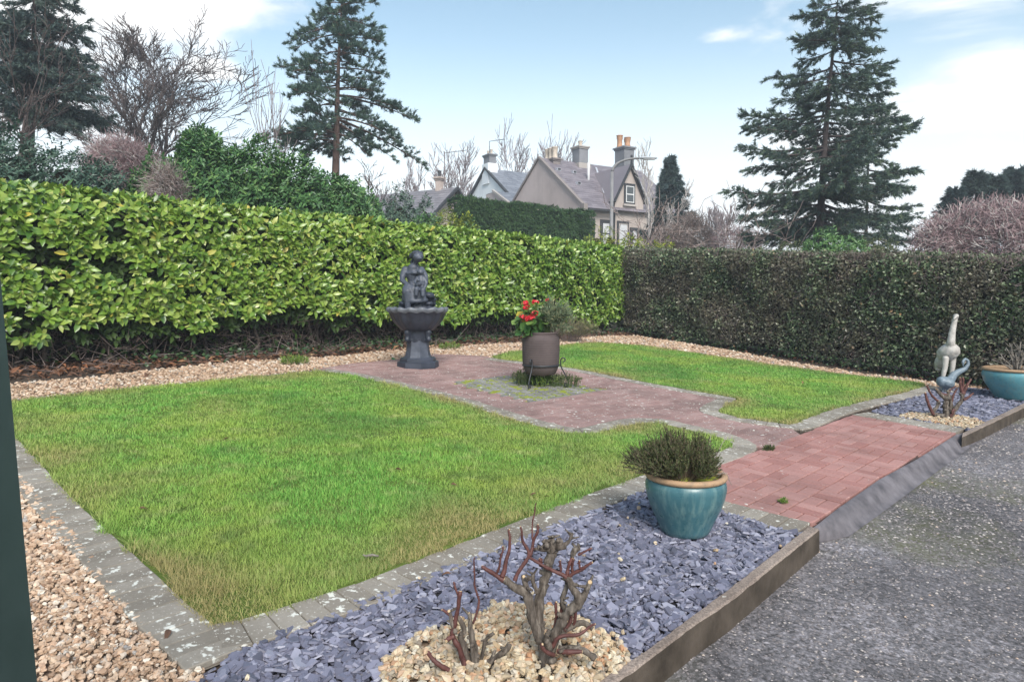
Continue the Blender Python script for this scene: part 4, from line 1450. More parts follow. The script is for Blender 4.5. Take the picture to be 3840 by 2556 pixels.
hz_ = blob([('t', [(.06 + .05 * k, -.20 + .01 * (k % 2), .80), (.075 + .05 * k - .03, -.205, .845)], [.014, .01]) for k in range(4)] + [('t', [(.03, -.19, .81), (.2, -.15, .81)], [.02, .02])], .007, 2)
obj("shell_spout", hz_, M_lead_r, ft).scale = (1.15, 1.15, 1)

# ---- brown pot on an iron stand
M_brown = plain("brown_stoneware", (.125, .095, .088), (.185, .145, .135), 5, .8, .25, .003, .25)
m, b = new_mat("brown_stoneware_banded")
wv = node(m, "ShaderNodeTexWave", wave_type='BANDS', bands_direction='Z'); wv.inputs["Scale"].default_value = 11; wv.inputs["Distortion"].default_value = 2.5; wv.inputs["Detail"].default_value = 3
m.node_tree.links.new(objcoord(m), wv.inputs[0])
f = noise_tex(m, 6, 5)
col = mixc(m, mmath(m, 'MULTIPLY', wv.outputs["Fac"], .35), ramp(m, [(.3, (.060, .046, .047)), (.7, (.095, .075, .075))], f), (.115, .094, .092))
M_brown = finish(m, b, col, .8, wv.outputs["Fac"], .25, .004, .25)
M_iron = plain("black_iron", (.012, .014, .018), (.03, .034, .042), 20, .42, .2, .002, .5)
bp = gp(2028, 1452)
PS = 1.0
stand = thing("pot_stand", "black wrought iron scroll-legged plant stand on the mossy square", "plant stand", bp)
RP = .232
mb = MB()
mb.tube([(math.cos(t) * .226, math.sin(t) * .226, .285) for t in np.linspace(0, 2 * math.pi, 41)], .013, 8)
mb.build("ring", M_iron, stand, True)
for k, a in enumerate((-118, 2, 122)):
    c, s_ = math.cos(R(a)), math.sin(R(a))
    pr_ = [(.30 + .036 * math.cos(t), .352 + .036 * math.sin(t)) for t in np.linspace(-2.4, 2.9, 12)][::-1]
    pr_ = [(.285 + .034 * (1 - .55 * i / 13) * math.cos(t) , .345 + .034 * (1 - .55 * i / 13) * math.sin(t)) for i, t in enumerate(np.linspace(3.3, -2.2, 14))][::-1]
    leg = pr_ + [(.247, .29), (.27, .23), (.315, .15), (.345, .08), (.345, .03), (.335, .005), (.315, .006), (.30, .02), (.298, .045), (.31, .058), (.325, .05)]
    pts = [(r * c, r * s_, z) for r, z in leg]
    MB().tube(pts, .0085, 7).build("leg", M_iron, stand, True)
pot = thing("brown_pot", "matt brown stoneware planter held in an iron stand", "planter", bp + Vector((0, 0, .165)))
prof = [(0, 0), (.165, 0), (.185, .012), (.212, .07), (.226, .12), (.233, .2), (.236, .32), (.236, .42), (.231, .465), (.214, .49), (.205, .495), (.206, .51), (.213, .518), (.212, .532), (.200, .537), (.188, .53), (.186, .50), (.20, .46)]
MB().lathe(prof, 56).build("body", M_brown, pot, True)
MB().lathe([(.20, .50), (.1, .512), (0, .517)], 24).build("compost", M_soil, pot, True)
# geranium
M_ger = leafmat("geranium_leaf", [(0, (.045, .12, .03)), (.5, (.09, .19, .045)), (.85, (.18, .28, .07)), (.93, (.42, .36, .05)), (1, (.55, .33, .04))], .5, .35, .25)
M_red = leafmat("red_petal", [(0, (.62, .02, .035)), (.6, (.78, .035, .06)), (1, (.85, .14, .15))], .5, .3, .2)
M_stem = plain("green_stem", (.05, .09, .025), (.11, .15, .05), 20, .7)
def disc_leaf(n=9):
    V = [(0, 0, -.12)] + [((.5 + (.06 if i % 2 else -.02)) * math.cos(2 * math.pi * i / n), (.5 + (.06 if i % 2 else -.02)) * math.sin(2 * math.pi * i / n), .06 * (i % 2)) for i in range(n)]
    return np.array(V), np.array([(0, 1 + i, 1 + (i + 1) % n) for i in range(n)])
DISC = disc_leaf()
top = bp + Vector((0, 0, .165 + .52))
gr = thing("geranium", "red flowering geranium with yellowing leaves in the brown pot", "geranium", top)
gr.scale = (1.3, 1.3, 1.25)
n = 120
c0 = np.array((-.10, -.08, .10))
P = c0 + nrm3(rng.normal(0, 1, (n, 3))) * (rng.random((n, 1)) ** .4) * np.array((.165, .13, .15)) + np.array((0, 0, .01))
P[:, 2] = np.maximum(P[:, 2], -.03)
N = nrm3(P - c0) + np.array((0, -.3, .8)) + rng.normal(0, .25, (n, 3))
D = nrm3(rng.normal(0, 1, (n, 3)))
pieces(gr, "leaf", [DISC], np.zeros(n, int), frames(D, N), P, rng.uniform(.045, .085, n), M_ger, "foliage")
heads = [(-.155, -.10, .305), (-.055, -.13, .31), (-.145, -.10, .265), (-.175, -.13, .175), (-.13, -.16, .15), (-.10, -.18, .165), (-.06, -.14, .20), (.06, .02, .335)]
mb = MB()
for h in heads:
    mb.tube(qb((-.06, -.03, -.01), (-.06, -.04, .12), (h[0], h[1], h[2] - .015), 6), .0032, 5)
P_ = P[:40]
for q in P_:
    mb.tube([(-.06 + random.gauss(0, .03), -.03 + random.gauss(0, .03), -.02), tuple(q)], .0022, 4)
stuff(mb.build("stems", M_stem, gr))
for h in heads:
    k = 26 if h[2] < .33 else 10
    d = nrm3(rng.normal(0, 1, (k, 3)))
    r_h = .036 if h[2] < .33 else .018
    V, F, r = inst(*DISC, frames(nrm3(np.cross(d, rng.normal(0, 1, (k, 3)))), d), np.array(h) + d * r_h * rng.uniform(.5, 1, (k, 1)) * np.array((1.1, 1, .8)), rng.uniform(.016, .026, k), rng.random(k))
    obj("flower_head", np_mesh("flower_head", V, F, rnd=r), M_red, gr)
# silvery straggling plant beside it
M_silver = leafmat("silver_leaf", [(0, (.10, .15, .085)), (.5, (.18, .24, .15)), (.85, (.30, .33, .20)), (1, (.40, .33, .18))], .6, .25, .25)
def straggler(name, label, cat, loc, n_st, spread, height, leaf, mat, stemmat, bias=(0, 0), leafn=16, lw=.28, droop=.25, rs=.0022, group=None, base_r=.05, lo_leaf=.25):
    t = thing(name, label, cat, loc, 0, group)
    P0, P1, r0, r1, LT, LD = [], [], [], [], [], []
    for i in range(n_st):
        a = random.uniform(0, 2 * math.pi); e = random.uniform(.1, 1) ** .7
        tip = Vector((math.cos(a) * spread * e + bias[0], math.sin(a) * spread * e + bias[1], height * random.uniform(.55, 1) * (1.05 - .45 * e)))
        b0 = Vector((math.cos(a) * base_r * e, math.sin(a) * base_r * e, -.01))
        ctl = b0.lerp(tip, .5) + Vector((0, 0, height * droop))
        L_ = qb(b0, ctl, tip, 7)
        for k in range(7):
            P0.append(tuple(L_[k])); P1.append(tuple(L_[k + 1])); r0.append(rs * (1 - .1 * k)); r1.append(rs * (1 - .1 * (k + 1)))
        for k in range(leafn):
            u = random.uniform(lo_leaf, 1) * 7
            q = L_[min(6, int(u))].lerp(L_[min(7, int(u) + 1)], u - int(u))
            dd = (L_[min(7, int(u) + 1)] - L_[min(6, int(u))]).normalized() + Vector((random.gauss(0, .55), random.gauss(0, .55), random.gauss(0, .55)))
            LT.append(tuple(q)); LD.append(tuple(dd))
    V, F = segs_mesh(P0, P1, r0, r1, 4)
    stuff(obj("stems", np_mesh("stems", V, F), stemmat, t))
    k = len(LT)
    V, F, r = inst(*small_leaf(lw, .06), frames(np.array(LD), rng.normal(0, .5, (k, 3)) + np.array((0, -.3, .9))), np.array(LT), rng.uniform(leaf * .6, leaf * 1.3, k), rng.random(k))
    stuff(obj("foliage", np_mesh("foliage", V, F, rnd=r), mat, t))
    return t
straggler("lavender_plant", "straggling silver-green plant beside the geranium in the brown pot", "plant", top + Vector((.08, 0, -.01)), 120, .25, .50, .065, M_silver, M_stem, (.09, 0), 22, .18, .2)
straggler("trailing_plant", "thin pale sprigs hanging over the right rim of the brown pot", "plant", top + Vector((.16, -.06, 0)), 34, .14, .12, .06, M_silver, M_pale_twig, (.12, -.02), 12, .16, .9)
straggler("leaning_sprigs", "pale leaning sprigs hanging over the left side of the brown pot", "plant", top + Vector((-.17, -.03, -.01)), 12, .10, .05, .04, M_silver, M_stem, (-.12, -.02), 8, .35, .9)
M_weed = leafmat("weed_leaf", [(0, (0.095, 0.176, 0.041)), (.5, (0.162, 0.27, 0.054)), (1, (0.297, 0.378, 0.095))], .6, .25, .3)
M_weedd = leafmat("thyme_leaf", [(0, (.05, .08, .035)), (.5, (.09, .12, .05)), (1, (.17, .18, .09))], .6, .25, .2)
straggler("weed_clump", "bright green weeds growing under the brown pot", "weeds", bp + Vector((.0, .12, .02)), 120, .26, .15, .05, M_weed, M_stem, (0, .05), 8, .2, .2, base_r=.24)
straggler("thyme_clump", "dark grey-green herb clump by the front leg of the stand", "herb", bp + Vector((-.22, .06, .02)), 80, .15, .24, .03, M_weedd, M_stem, (0, 0), 14, .3, .2, base_r=.12)
straggler("thyme_clump", "grey-green herb clump by the right leg of the stand", "herb", bp + Vector((.30, .05, .02)), 90, .22, .17, .03, M_weedd, M_stem, (0, 0), 12, .3, .2, base_r=.2)
M_straw = leafmat("straw_leaf", [(0, (.13, .15, .07)), (.5, (.22, .22, .12)), (1, (.34, .28, .17))], .7, .2, .25)
wp = gp(2140, 1283)
straggler("wispy_perennial", "wispy olive and tan perennial leaning on the gravel behind the brown pot", "plant", wp, 190, .55, .62, .07, M_straw, M_pale_twig, (.12, -.1), 12, .14, .3, base_r=.18)
straggler("weed_clump", "low green weeds at the gravel edge behind the fountain", "weeds", gp(1690, 1312), 50, .22, .16, .05, M_weed, M_stem, (0, 0), 8, .2, .2, base_r=.15)
straggler("weed_clump", "green tuft at the gravel edge where the court meets the hedge bed", "weeds", gp(1100, 1368), 60, .22, .14, .06, M_weed, M_stem, (0, 0), 8, .16, .2, base_r=.18)
straggler("weed_clump", "little green weed in a joint of the red apron", "weeds", gp(2885, 1688, .02), 26, .05, .035, .03, M_weedd, M_stem, (0, 0), 8, .3, .2, base_r=.03)
straggler("weed_clump", "tiny bright weed between red bricks near the kerb", "weeds", gp(2937, 1885, .02), 16, .03, .025, .022, M_weed, M_stem, (0, 0), 8, .35, .2, base_r=.02)

# ---- glazed pots
def glazed(name, c0, c1, c2):
    m, b = new_mat(name)
    oc = objcoord(m)
    sp_ = node(m, "ShaderNodeSeparateXYZ"); m.node_tree.links.new(oc, sp_.inputs[0])
    f = noise_tex(m, 5, 5, .6, oc)
    g = noise_tex(m, 22, 5, .7, oc)
    col = ramp(m, [(.25, c0), (.5, c1), (.75, c2)], f)
    st = node(m, "ShaderNodeMapping"); st.inputs["Scale"].default_value = (34, 34, 2.2); m.node_tree.links.new(oc, st.inputs[0])
    dr_ = noise_tex(m, 1, 4, .6, st.outputs[0])
    col = mixc(m, mmath(m, 'MULTIPLY', ramp(m, [(.46, (0, 0, 0)), (.70, (1, 1, 1))], dr_), .65), col, (.17, .27, .26))
    col = mixc(m, mmath(m, 'MULTIPLY', ramp(m, [(.55, (0, 0, 0)), (.75, (1, 1, 1))], g), .4), col, (.03, .075, .085))
    rr = ramp(m, [(.3, (.22, .22, .22)), (.75, (.5, .5, .5))], g)
    return finish(m, b, col, rr, g, .08, .003, .5)
M_glaze = glazed("teal_glaze", (.032, .095, .115), (.045, .13, .155), (.068, .175, .205))
M_glaze2 = glazed("turquoise_glaze", (.07, .22, .26), (.09, .27, .32), (.13, .33, .38))
m, b = new_mat("tan_rim")
f = noise_tex(m, 26, 5, .7); g = noise_tex(m, 120, 3, .6)
col = mixc(m, ramp(m, [(.45, (0, 0, 0)), (.7, (.8, .8, .8))], f), (.40, .26, .155), (.25, .18, .12))
M_rim = finish(m, b, mixc(m, ramp(m, [(.62, (0, 0, 0)), (.7, (1, 1, 1))], g), col, (.09, .075, .06)), .6, g, .3, .003, .35)
def glazed_pot(label, loc, s, h, mat):
    t = thing("glazed_pot", label, "plant pot", loc)
    pr1 = [(0, 0), (.118, 0), (.128, .006), (.14, .03), (.165, .09), (.192, .15), (.211, .205), (.219, .25), (.219, .275), (.212, .297), (.203, .305)]
    MB().lathe([(r * s, z * h) for r, z in pr1], 64).build("body", mat, t, True)
    pr2 = [(.199, .300), (.214, .306), (.2215, .316), (.221, .328), (.212, .336), (.196, .336), (.188, .328), (.186, .30), (.19, .26)]
    MB().lathe([(r * s, z * h) for r, z in pr2], 64).build("rim", M_rim, t, True)
    so_ = MB().lathe([(.192 * s, .298 * h), (.12 * s, .306 * h), (.05 * s, .312 * h), (0, .314 * h)], 32)
    so_.build("mossy_soil", M_moss if s < 1.2 else M_soil, t, True)
    return t
gp1 = gp(2568, 2012) + Vector((0, 0, .028))
glazed_pot("teal glazed pot with tan rim standing on the slate with heather", gp1, 1.0, 1.0, M_glaze)
gp2 = gp(3808, 1500) + Vector((0, 0, .02))
glazed_pot("turquoise glazed bowl pot with orange rim beside the cranes", gp2, 1.78, 1.25, M_glaze2)
# heather
M_heath = leafmat("heather_leaf", [(0, (.045, .065, .025)), (.5, (.085, .11, .042)), (.85, (.135, .16, .065)), (1, (.20, .17, .09))], .65, .25, .15)
M_heath_st = plain("heather_stem", (.07, .05, .035), (.15, .115, .085), 30, .9)
def heather():
    t = thing("heather_bush", "dark olive heather bush filling the teal glazed pot", "heather", gp1 + Vector((0, 0, .31)))
    P0, P1, r0, r1, LT, LD = [], [], [], [], [], []
    for i in range(380):
        a = random.uniform(0, 2 * math.pi); e = random.random() ** .6
        b0 = Vector((-.045 + math.cos(a) * .11 * e, math.sin(a) * .13 * e, 0))
        x = math.cos(a) * .30 * e
        x = x - .085 if x < .08 else .08 + (x - .08) * .45
        lump = .72 + .42 * max(0, mnoise.noise((x * 9, math.sin(a) * e * 3, 1.7))) + (.28 if abs(x + .06) < .05 and random.random() < .5 else 0)
        tip = Vector((x, math.sin(a) * .25 * e, .25 * (1.02 - .75 * e * e) * lump * random.uniform(.7, 1.05) + .01))
        L_ = qb(b0, b0.lerp(tip, .45) + Vector((0, 0, .03)), tip, 6)
        sub = [L_]
        for _ in range(3):
            k = random.randint(2, 4)
            d = (L_[k + 1] - L_[k]).normalized()
            e2 = (d + Vector((random.gauss(0, .5), random.gauss(0, .5), random.gauss(.35, .3)))).normalized()
            ln = random.uniform(.04, .10)
            sub.append(qb(L_[k], L_[k] + e2 * ln * .5, L_[k] + e2 * ln + Vector((0, 0, .02)), 3))
        for si, S in enumerate(sub):
            for k in range(len(S) - 1):
                P0.append(tuple(S[k])); P1.append(tuple(S[k + 1])); r0.append(.0017); r1.append(.0012)
            for _ in range(30 if si == 0 else 26):
                u = random.uniform(.3 if si == 0 else .1, 1) * (len(S) - 1)
                k = min(len(S) - 2, int(u))
                q = S[k].lerp(S[k + 1], u - k)
                dd = (S[k + 1] - S[k]).normalized() * .9 + Vector((random.gauss(0, .55), random.gauss(0, .55), random.gauss(.1, .5)))
                LT.append(tuple(q)); LD.append(tuple(dd))
    V, F = segs_mesh(P0, P1, r0, r1, 3)
    stuff(obj("stems", np_mesh("stems", V, F), M_heath_st, t))
    k = len(LT)
    tv, tf = np.array([(0, -.17, 0), (0, .17, 0), (1, 0, 0)]), np.array([(0, 1, 2)])
    V, F, r = inst(tv, tf, frames(np.array(LD), rng.normal(0, 1, (k, 3))), np.array(LT), rng.uniform(.010, .019, k), rng.random(k))
    stuff(obj("foliage", np_mesh("foliage", V, F, rnd=r), M_heath, t))
heather()
M_dead = plain("dead_wood", (.20, .16, .14), (.38, .33, .30), 18, .9)
ds = thing("dead_stems", "bleached dead stems at the right side of the teal pot", "dead stems", gp1 + Vector((.09, -.03, .305)))
for (pts, rr) in ([(0, 0, -.01), (-.005, 0, .06), (.008, .0, .115)], .010), ([(.01, .01, 0), (.03, .0, .07), (.05, -.01, .125)], .007), ([(.0, 0, .05), (.05, -.01, .065), (.085, -.015, .08)], .006), \
                 ([(.02, 0, 0), (.06, -.01, .03), (.12, -.02, .04), (.135, -.03, .0)], .004), ([(.0, 0, .02), (-.03, -.02, .06), (-.01, -.02, .09)], .005), ([(.02, 0, .02), (.10, 0, .20), (.17, .02, .28)], .0022), \
                 ([(-.02, .01, .02), (.02, 0, .13), (.04, 0, .27)], .0018), ([(.05, -.02, .0), (.10, -.03, .05), (.14, -.05, -.02)], .003):
    MB().tube(pts, [rr, rr * .8, rr * .55, rr * .4][:len(pts)], 6).build("stem", M_dead, ds, True)
# bare twigs in the far pot
M_rose_grey = plain("grey_bark", (.13, .115, .10), (.27, .245, .215), 30, .9, .9, .006)
tw = thing("bare_shrub", "grey bare pruned shrub in the turquoise bowl pot", "shrub", gp2 + Vector((0, 0, .39)))
for i, (dx, dz_, dy) in enumerate([(-.16, .30, 0), (-.08, .36, .05), (0.0, .33, -.05), (.07, .38, .04), (.15, .33, 0), (.22, .28, .04), (-.24, .18, .02), (.28, .2, -.05), (-.36, .14, -.02), (.04, .25, -.1), (.12, .22, .12), (-.1, .22, -.1)]):
    b0 = Vector((dx * .2, dy * .3, 0)); tip = Vector((dx, dy, dz_))
    L_ = qb(b0, Vector((dx * .35, dy * .4, dz_ * .55)), tip, 6)
    mb = MB().tube(L_, [.014, .013, .012, .011, .009, .008, .006], 6)
    for k in (2, 3, 4, 5):
        e_ = Vector((random.gauss(0, .08), random.gauss(0, .06), random.uniform(.03, .11)))
        mb.tube(qb(L_[k], L_[k] + e_ * .5 + Vector((random.gauss(0, .02), 0, 0)), L_[k] + e_, 3), [.007, .006, .005, .004], 5)
    mb.build("branch", M_rose_grey, tw, True)

# ---- cranes
M_crane = plain("weathered_cream_metal", (.33, .31, .29), (.55, .53, .50), 16, .65, .6, .006, .35)
M_crane_b = plain("blue_grey_metal", (.11, .15, .19), (.22, .28, .33), 14, .45, .4, .005, .45)
cp = gp(3562, 1472) + Vector((0, 0, .01))
cr_ = thing("crane_statue", "tall pale cream crane statue with raised neck on the slate bed", "statue", cp)
k = 1 / 884
def cz(x, y, d=0): return ((x - 555) * k, d, (1070 - y) * k)
body = [('e', cz(540, 575, .04), (.138, .18, .12), Matrix.Rotation(R(-28), 3, 'X')),
        ('e', cz(535, 690, .16), (.095, .15, .08), Matrix.Rotation(R(-50), 3, 'X')),
        ('t', [cz(520, 520, -.03), cz(505, 440, -.07), cz(515, 330, -.07), cz(530, 220, -.07), cz(543, 140, -.08)], [.062, .052, .043, .037, .033]),
        ('e', cz(542, 118, -.09), (.034, .05, .032)),
        ('t', [cz(525, 128, -.11), cz(500, 150, -.13), cz(486, 158, -.14)], [.024, .015, .006])]
obj("body", blob(body, .010, 4, .003, 60), M_crane, cr_)
for (x0, x1, x2, yb, dd) in ((475, 455, 440, 1040, -.02), (590, 585, 560, 1065, .02)):
    lg = blob([('t', [cz(x0, 640, dd), cz(x0 - 3, 760, dd), cz(x1, 880, dd + .01), cz(x2, yb - 20, dd)], [.042, .036, .027, .024]), ('t', [cz(x2, yb - 5, dd), cz(x2 - 18, yb + 2, dd - .06)], [.016, .010]),
               ('t', [cz(x2, yb - 5, dd), cz(x2 + 25, yb + 2, dd - .05)], [.016, .010])], .008, 3)
    obj("leg", lg, M_crane, cr_)
obj("tail", blob([('t', [cz(520, 700, .2), cz(530, 790, .24), cz(545, 820, .25)], [.05, .045, .02])], .01, 3), M_crane, cr_)
cb = cp + Vector((-.10, -.08, 0))
c2_ = thing("crane_statue", "smaller blue-grey crane statue with curled neck behind the rose stump", "statue", cb)
def cz2(x, y, d=0): return ((x - 555) * k + .10, d, (1090 - y) * k)
body = [('e', cz2(450, 960, 0), (.12, .13, .085), Matrix.Rotation(R(20), 3, 'Y')), ('e', cz2(385, 950, -.02), (.055, .08, .075)),
        ('t', [cz2(500, 950, 0), cz2(580, 870, .05), cz2(650, 830, .06), cz2(720, 800, .06), cz2(760, 745, .06), cz2(755, 695, .06), cz2(722, 672, .06), cz2(690, 695, .05)], [.06, .05, .042, .032, .024, .02, .019, .019]),
        ('e', cz2(683, 715, .045), (.021, .026, .03)), ('t', [cz2(683, 730, .04), cz2(680, 775, .03)], [.014, .005])]
obj("body", blob(body, .009, 4), M_crane_b, c2_)
for x in (425, 475):
    obj("leg", blob([('t', [cz2(x, 1000, 0), cz2(x + 5, 1060, .01), cz2(x, 1085, 0)], [.020, .013, .014]), ('t', [cz2(x, 1085, 0), cz2(x - 6, 1090, -.05)], [.012, .008])], .007, 2), M_crane_b, c2_)

# ---- pruned roses
M_rose_red = plain("red_rose_bark", (0.06, 0.022, 0.02), (0.128, 0.051, 0.044), 25, .6, .3, .003, .4)
m, b = new_mat("old_rose_bark")
oc = objcoord(m)
mp = node(m, "ShaderNodeMapping"); mp.inputs["Scale"].default_value = (60, 60, 14); m.node_tree.links.new(oc, mp.inputs[0])
f = noise_tex(m, 1, 5, .65, mp.outputs[0])
col = ramp(m, [(.3, (.035, .028, .023)), (.5, (.11, .092, .078)), (.72, (.24, .21, .18))], f)
M_rose_old = finish(m, b, col, .95, f, .9, .008, .2)
M_cut = plain("cut_wood", (.42, .30, .17), (.58, .44, .28), 40, .8)
def chain(parent, pts, base, scl, mat, name, thorn=0, wig=.006, n=9):
    P = [Vector(((x - base[0]) / scl, d, (base[1] - y) / scl)) for x, y, r, d in pts]
    rad = [r / scl for x, y, r, d in pts]
    # subdivide with a little wander
    Q, S = [], []
    for i in range(len(P) - 1):
        p0, p1, p2, p3 = P[max(i - 1, 0)], P[i], P[i + 1], P[min(i + 2, len(P) - 1)]
        for j in range(8):
            t = j / 8
            q = .5 * ((2 * p1) + (p2 - p0) * t + (2 * p0 - 5 * p1 + 4 * p2 - p3) * t * t + (3 * p1 - p0 - 3 * p2 + p3) * t ** 3)
            w_ = Vector((mnoise.noise(q * 25), mnoise.noise(q * 25 + Vector((9, 0, 0))), 0)) * wig
            Q.append(q + w_); S.append((rad[i] * (1 - t) + rad[i + 1] * t) * (1.12 + .26 * mnoise.noise(q * 60) + .24 * mnoise.noise(q * 150)))
    Q.append(P[-1]); S.append(rad[-1])
    mb = MB().tube(Q, S, n)
    for i in range(thorn):
        k_ = random.randint(1, len(Q) - 2)
        d = Vector((random.gauss(0, 1), random.gauss(0, 1), .2)).normalized()
        mb.tube([Q[k_] + d * S[k_] * .7, Q[k_] + d * (S[k_] + .005) + Vector((0, 0, -.001))], [.0022, .0003], 4, cap=False)
    o = mb.build(name, mat, parent, True)
    chain.last = (Q, S)
    return o, Q[-1], S[-1], (Q[-1] - Q[-2]).normalized()
def cut_face(parent, q, r, d):
    mb = MB().tube([q - d * .002, q + d * .0012], [r * .92, r * .85], 8)
    return mb.build("cut_face", M_cut, parent)
def rose(label, loc, base, scl, old, red, cuts=True):
    t = thing("rose_stump", label, "rose bush", loc)
    for pts in old:
        o, q, s_, d = chain(t, pts, base, scl, M_rose_old, "stem")
        if s_ > .005: cut_face(o, q, s_, d)
        Qs, Ss = chain.last
        mb = MB()
        for _ in range(4):                      # old pruning stubs and knuckles
            k_ = random.randint(2, len(Qs) - 2)
            e_ = Vector((random.gauss(0, 1), random.gauss(0, 1), random.uniform(.1, .9))).normalized()
            ln_ = Ss[k_] + random.uniform(.006, .03)
            mb.tube([Qs[k_], Qs[k_] + e_ * ln_ * .6, Qs[k_] + e_ * ln_], [Ss[k_] * .8, Ss[k_] * .55, Ss[k_] * .42], 7)
        stuff(mb.build("knuckles", M_rose_old, o, True))
    for pts in red:
        o, q, s_, d = chain(t, pts, base, scl, M_rose_red, "cane", thorn=14, n=7)
        if s_ > .0025: cut_face(o, q, s_, d)
    return t
rA = gp(2052, 2535) + Vector((0, 0, .02))
sclA = 2526 / rA.y * 2.618
oldA = [
 [(1440, 1450, 80, 0), (1425, 1200, 64, 0), (1355, 1050, 52, 0), (1290, 850, 46, 0), (1235, 620, 44, -.01), (1100, 520, 40, -.02), (1000, 430, 34, -.03)],
 [(1370, 1080, 48, .01), (1350, 800, 45, .02), (1390, 600, 42, .03), (1440, 420, 42, .03), (1485, 250, 44, .03), (1490, 190, 60, .03)],
 [(1450, 1250, 55, 0), (1560, 950, 45, .0), (1650, 800, 44, 0), (1755, 690, 46, -.01), (1700, 560, 36, -.01), (1640, 450, 30, 0)],
 [(1770, 690, 32, -.01), (1840, 560, 26, -.015), (1862, 480, 24, -.015)],
 [(1240, 610, 30, 0), (1215, 500, 28, -.01), (1200, 430, 20, -.01)],
 [(1490, 200, 50, .03), (1430, 150, 40, .02), (1420, 90, 18, .02)], [(1490, 190, 52, .03), (1500, 110, 34, .05), (1515, 80, 14, .05)], [(1500, 190, 48, .03), (1560, 120, 34, .02), (1570, 70, 14, .02)],
 [(1520, 190, 40, .03), (1640, 115, 18, .02), (1700, 20, 12, .02)], [(1440, 180, 30, .03), (1370, 170, 20, .01), (1345, 140, 12, .01)],
 [(1330, 640, 22, .02), (1300, 520, 18, .02), (1300, 430, 14, .02)],
 [(1690, 240, 18, 0), (1710, 170, 30, 0), (1755, 150, 16, 0)],
 [(1640, 880, 24, .03), (1600, 700, 22, .03), (1640, 560, 20, .03), (1650, 470, 14, .02)],
 [(1480, 1180, 40, -.02), (1430, 1060, 30, -.04), (1420, 960, 24, -.05)],
 [(1560, 1150, 34, -.03), (1760, 1120, 30, -.05), (1910, 1205, 28, -.06)],
 [(1560, 1100, 28, .04), (1800, 1000, 26, .06), (1920, 1070, 26, .06)],
]
redA = [
 [(1010, 450, 26, -.03), (920, 390, 20, -.03), (790, 300, 16, -.03)],
 [(985, 400, 22, -.03), (1020, 280, 18, -.03), (1060, 100, 13, -.02), (1058, -60, 10, -.02)],
 [(925, 390, 11, -.03), (975, 230, 10, -.04), (990, 90, 8, -.04)],
 [(1110, 460, 20, -.02), (1180, 330, 17, -.01), (1255, 210, 15, 0), (1185, 60, 12, 0), (1165, -70, 9, 0)],
 [(1265, 230, 16, 0), (1300, 100, 14, .01), (1330, -20, 13, .01), (1345, -80, 10, .01)],
 [(1300, 90, 10, .01), (1280, 0, 8, .02), (1300, -130, 7, .03), (1325, -280, 6, .03)],
 [(1255, 240, 15, 0), (1390, 330, 15, .0), (1490, 375, 16, 0), (1600, 430, 20, 0), (1650, 480, 26, 0)],
 [(1620, 430, 18, 0), (1650, 330, 16, 0), (1690, 245, 14, 0)], [(1640, 440, 18, 0), (1780, 340, 16, -.02), (1880, 262, 12, -.03)], [(1700, 420, 14, .01), (1690, 330, 14, .01), (1700, 270, 12, .01)],
 [(1740, 220, 12, 0), (1820, 180, 10, 0), (1880, 150, 8, 0)], [(1365, 350, 16, .01), (1360, 270, 16, .01)], [(1570, 400, 12, .01), (1572, 290, 10, .01)],
 [(1760, 340, 11, -.02), (1755, 255, 9, -.02)],
 [(1520, 1000, 18, .02), (1540, 860, 16, .02), (1535, 730, 12, .02)], [(1580, 930, 16, .04), (1590, 820, 14, .04), (1585, 760, 10, .04)],
 [(1480, 1120, 22, -.03), (1560, 1010, 18, -.04), (1760, 970, 14, -.04), (1910, 875, 10, -.04)],
 [(1540, 1150, 22, -.04), (1650, 1130, 20, -.06), (1775, 1125, 16, -.06)], [(1620, 1060, 20, .04), (1690, 950, 18, .05), (1690, 860, 14, .05)],
 [(1500, 1180, 22, -.05), (1400, 1100, 18, -.07), (1380, 1020, 14, -.08)],
 [(1720, 1010, 16, .05), (1740, 880, 14, .05), (1735, 780, 10, .05)],
]
rose("large pruned rose with thick gnarled grey stems among cream pebbles", rA, (1440, 1420), sclA, oldA, redA)
rB = gp(1785, 2545) + Vector((0, 0, .02))
sclB = 2526 / rB.y * 2.618
oldB = [
 [(760, 1450, 46, 0), (740, 1200, 36, 0), (720, 1050, 28, 0), (705, 930, 22, 0), (690, 800, 16, 0)],
 [(700, 1330, 34, .01), (610, 1080, 28, .01), (640, 1010, 22, .02), (600, 900, 20, .02), (560, 830, 14, .02)],
 [(810, 1380, 20, .02), (850, 1130, 17, .02), (945, 1030, 15, .02)], [(880, 1370, 34, .03), (1040, 1250, 26, .03), (1100, 1170, 22, .03)],
 [(560, 1000, 24, 0), (520, 900, 20, 0), (490, 780, 18, 0)],
]
redB = [
 [(740, 1450, 34, -.02), (640, 1385, 32, -.03), (520, 1350, 26, -.04), (400, 1260, 22, -.05), (280, 1130, 17, -.05)],
 [(660, 1400, 30, 0), (610, 1220, 26, 0), (530, 1030, 24, 0), (565, 850, 21, 0), (605, 575, 20, 0)],
 [(545, 1030, 22, -.01), (500, 1035, 20, -.02), (470, 1045, 16, -.03)],
 [(725, 920, 12, .01), (800, 720, 11, .02), (760, 600, 10, .02), (740, 420, 8, .02), (750, 250, 6, .02)],
 [(585, 620, 11, .0), (560, 540, 10, 0), (540, 480, 7, 0)], [(520, 850, 14, 0), (460, 800, 14, 0), (420, 765, 10, 0)],
 [(720, 1450, 32, -.05), (800, 1480, 30, -.06), (890, 1500, 26, -.06)],
 [(700, 1420, 30, -.05), (720, 1480, 30, -.08)],
]
rose("small pruned rose with thin red canes beside the large one", rB, (760, 1430), sclB, oldB, redB)
rC = gp(3556, 1571) + Vector((0, 0, .02))
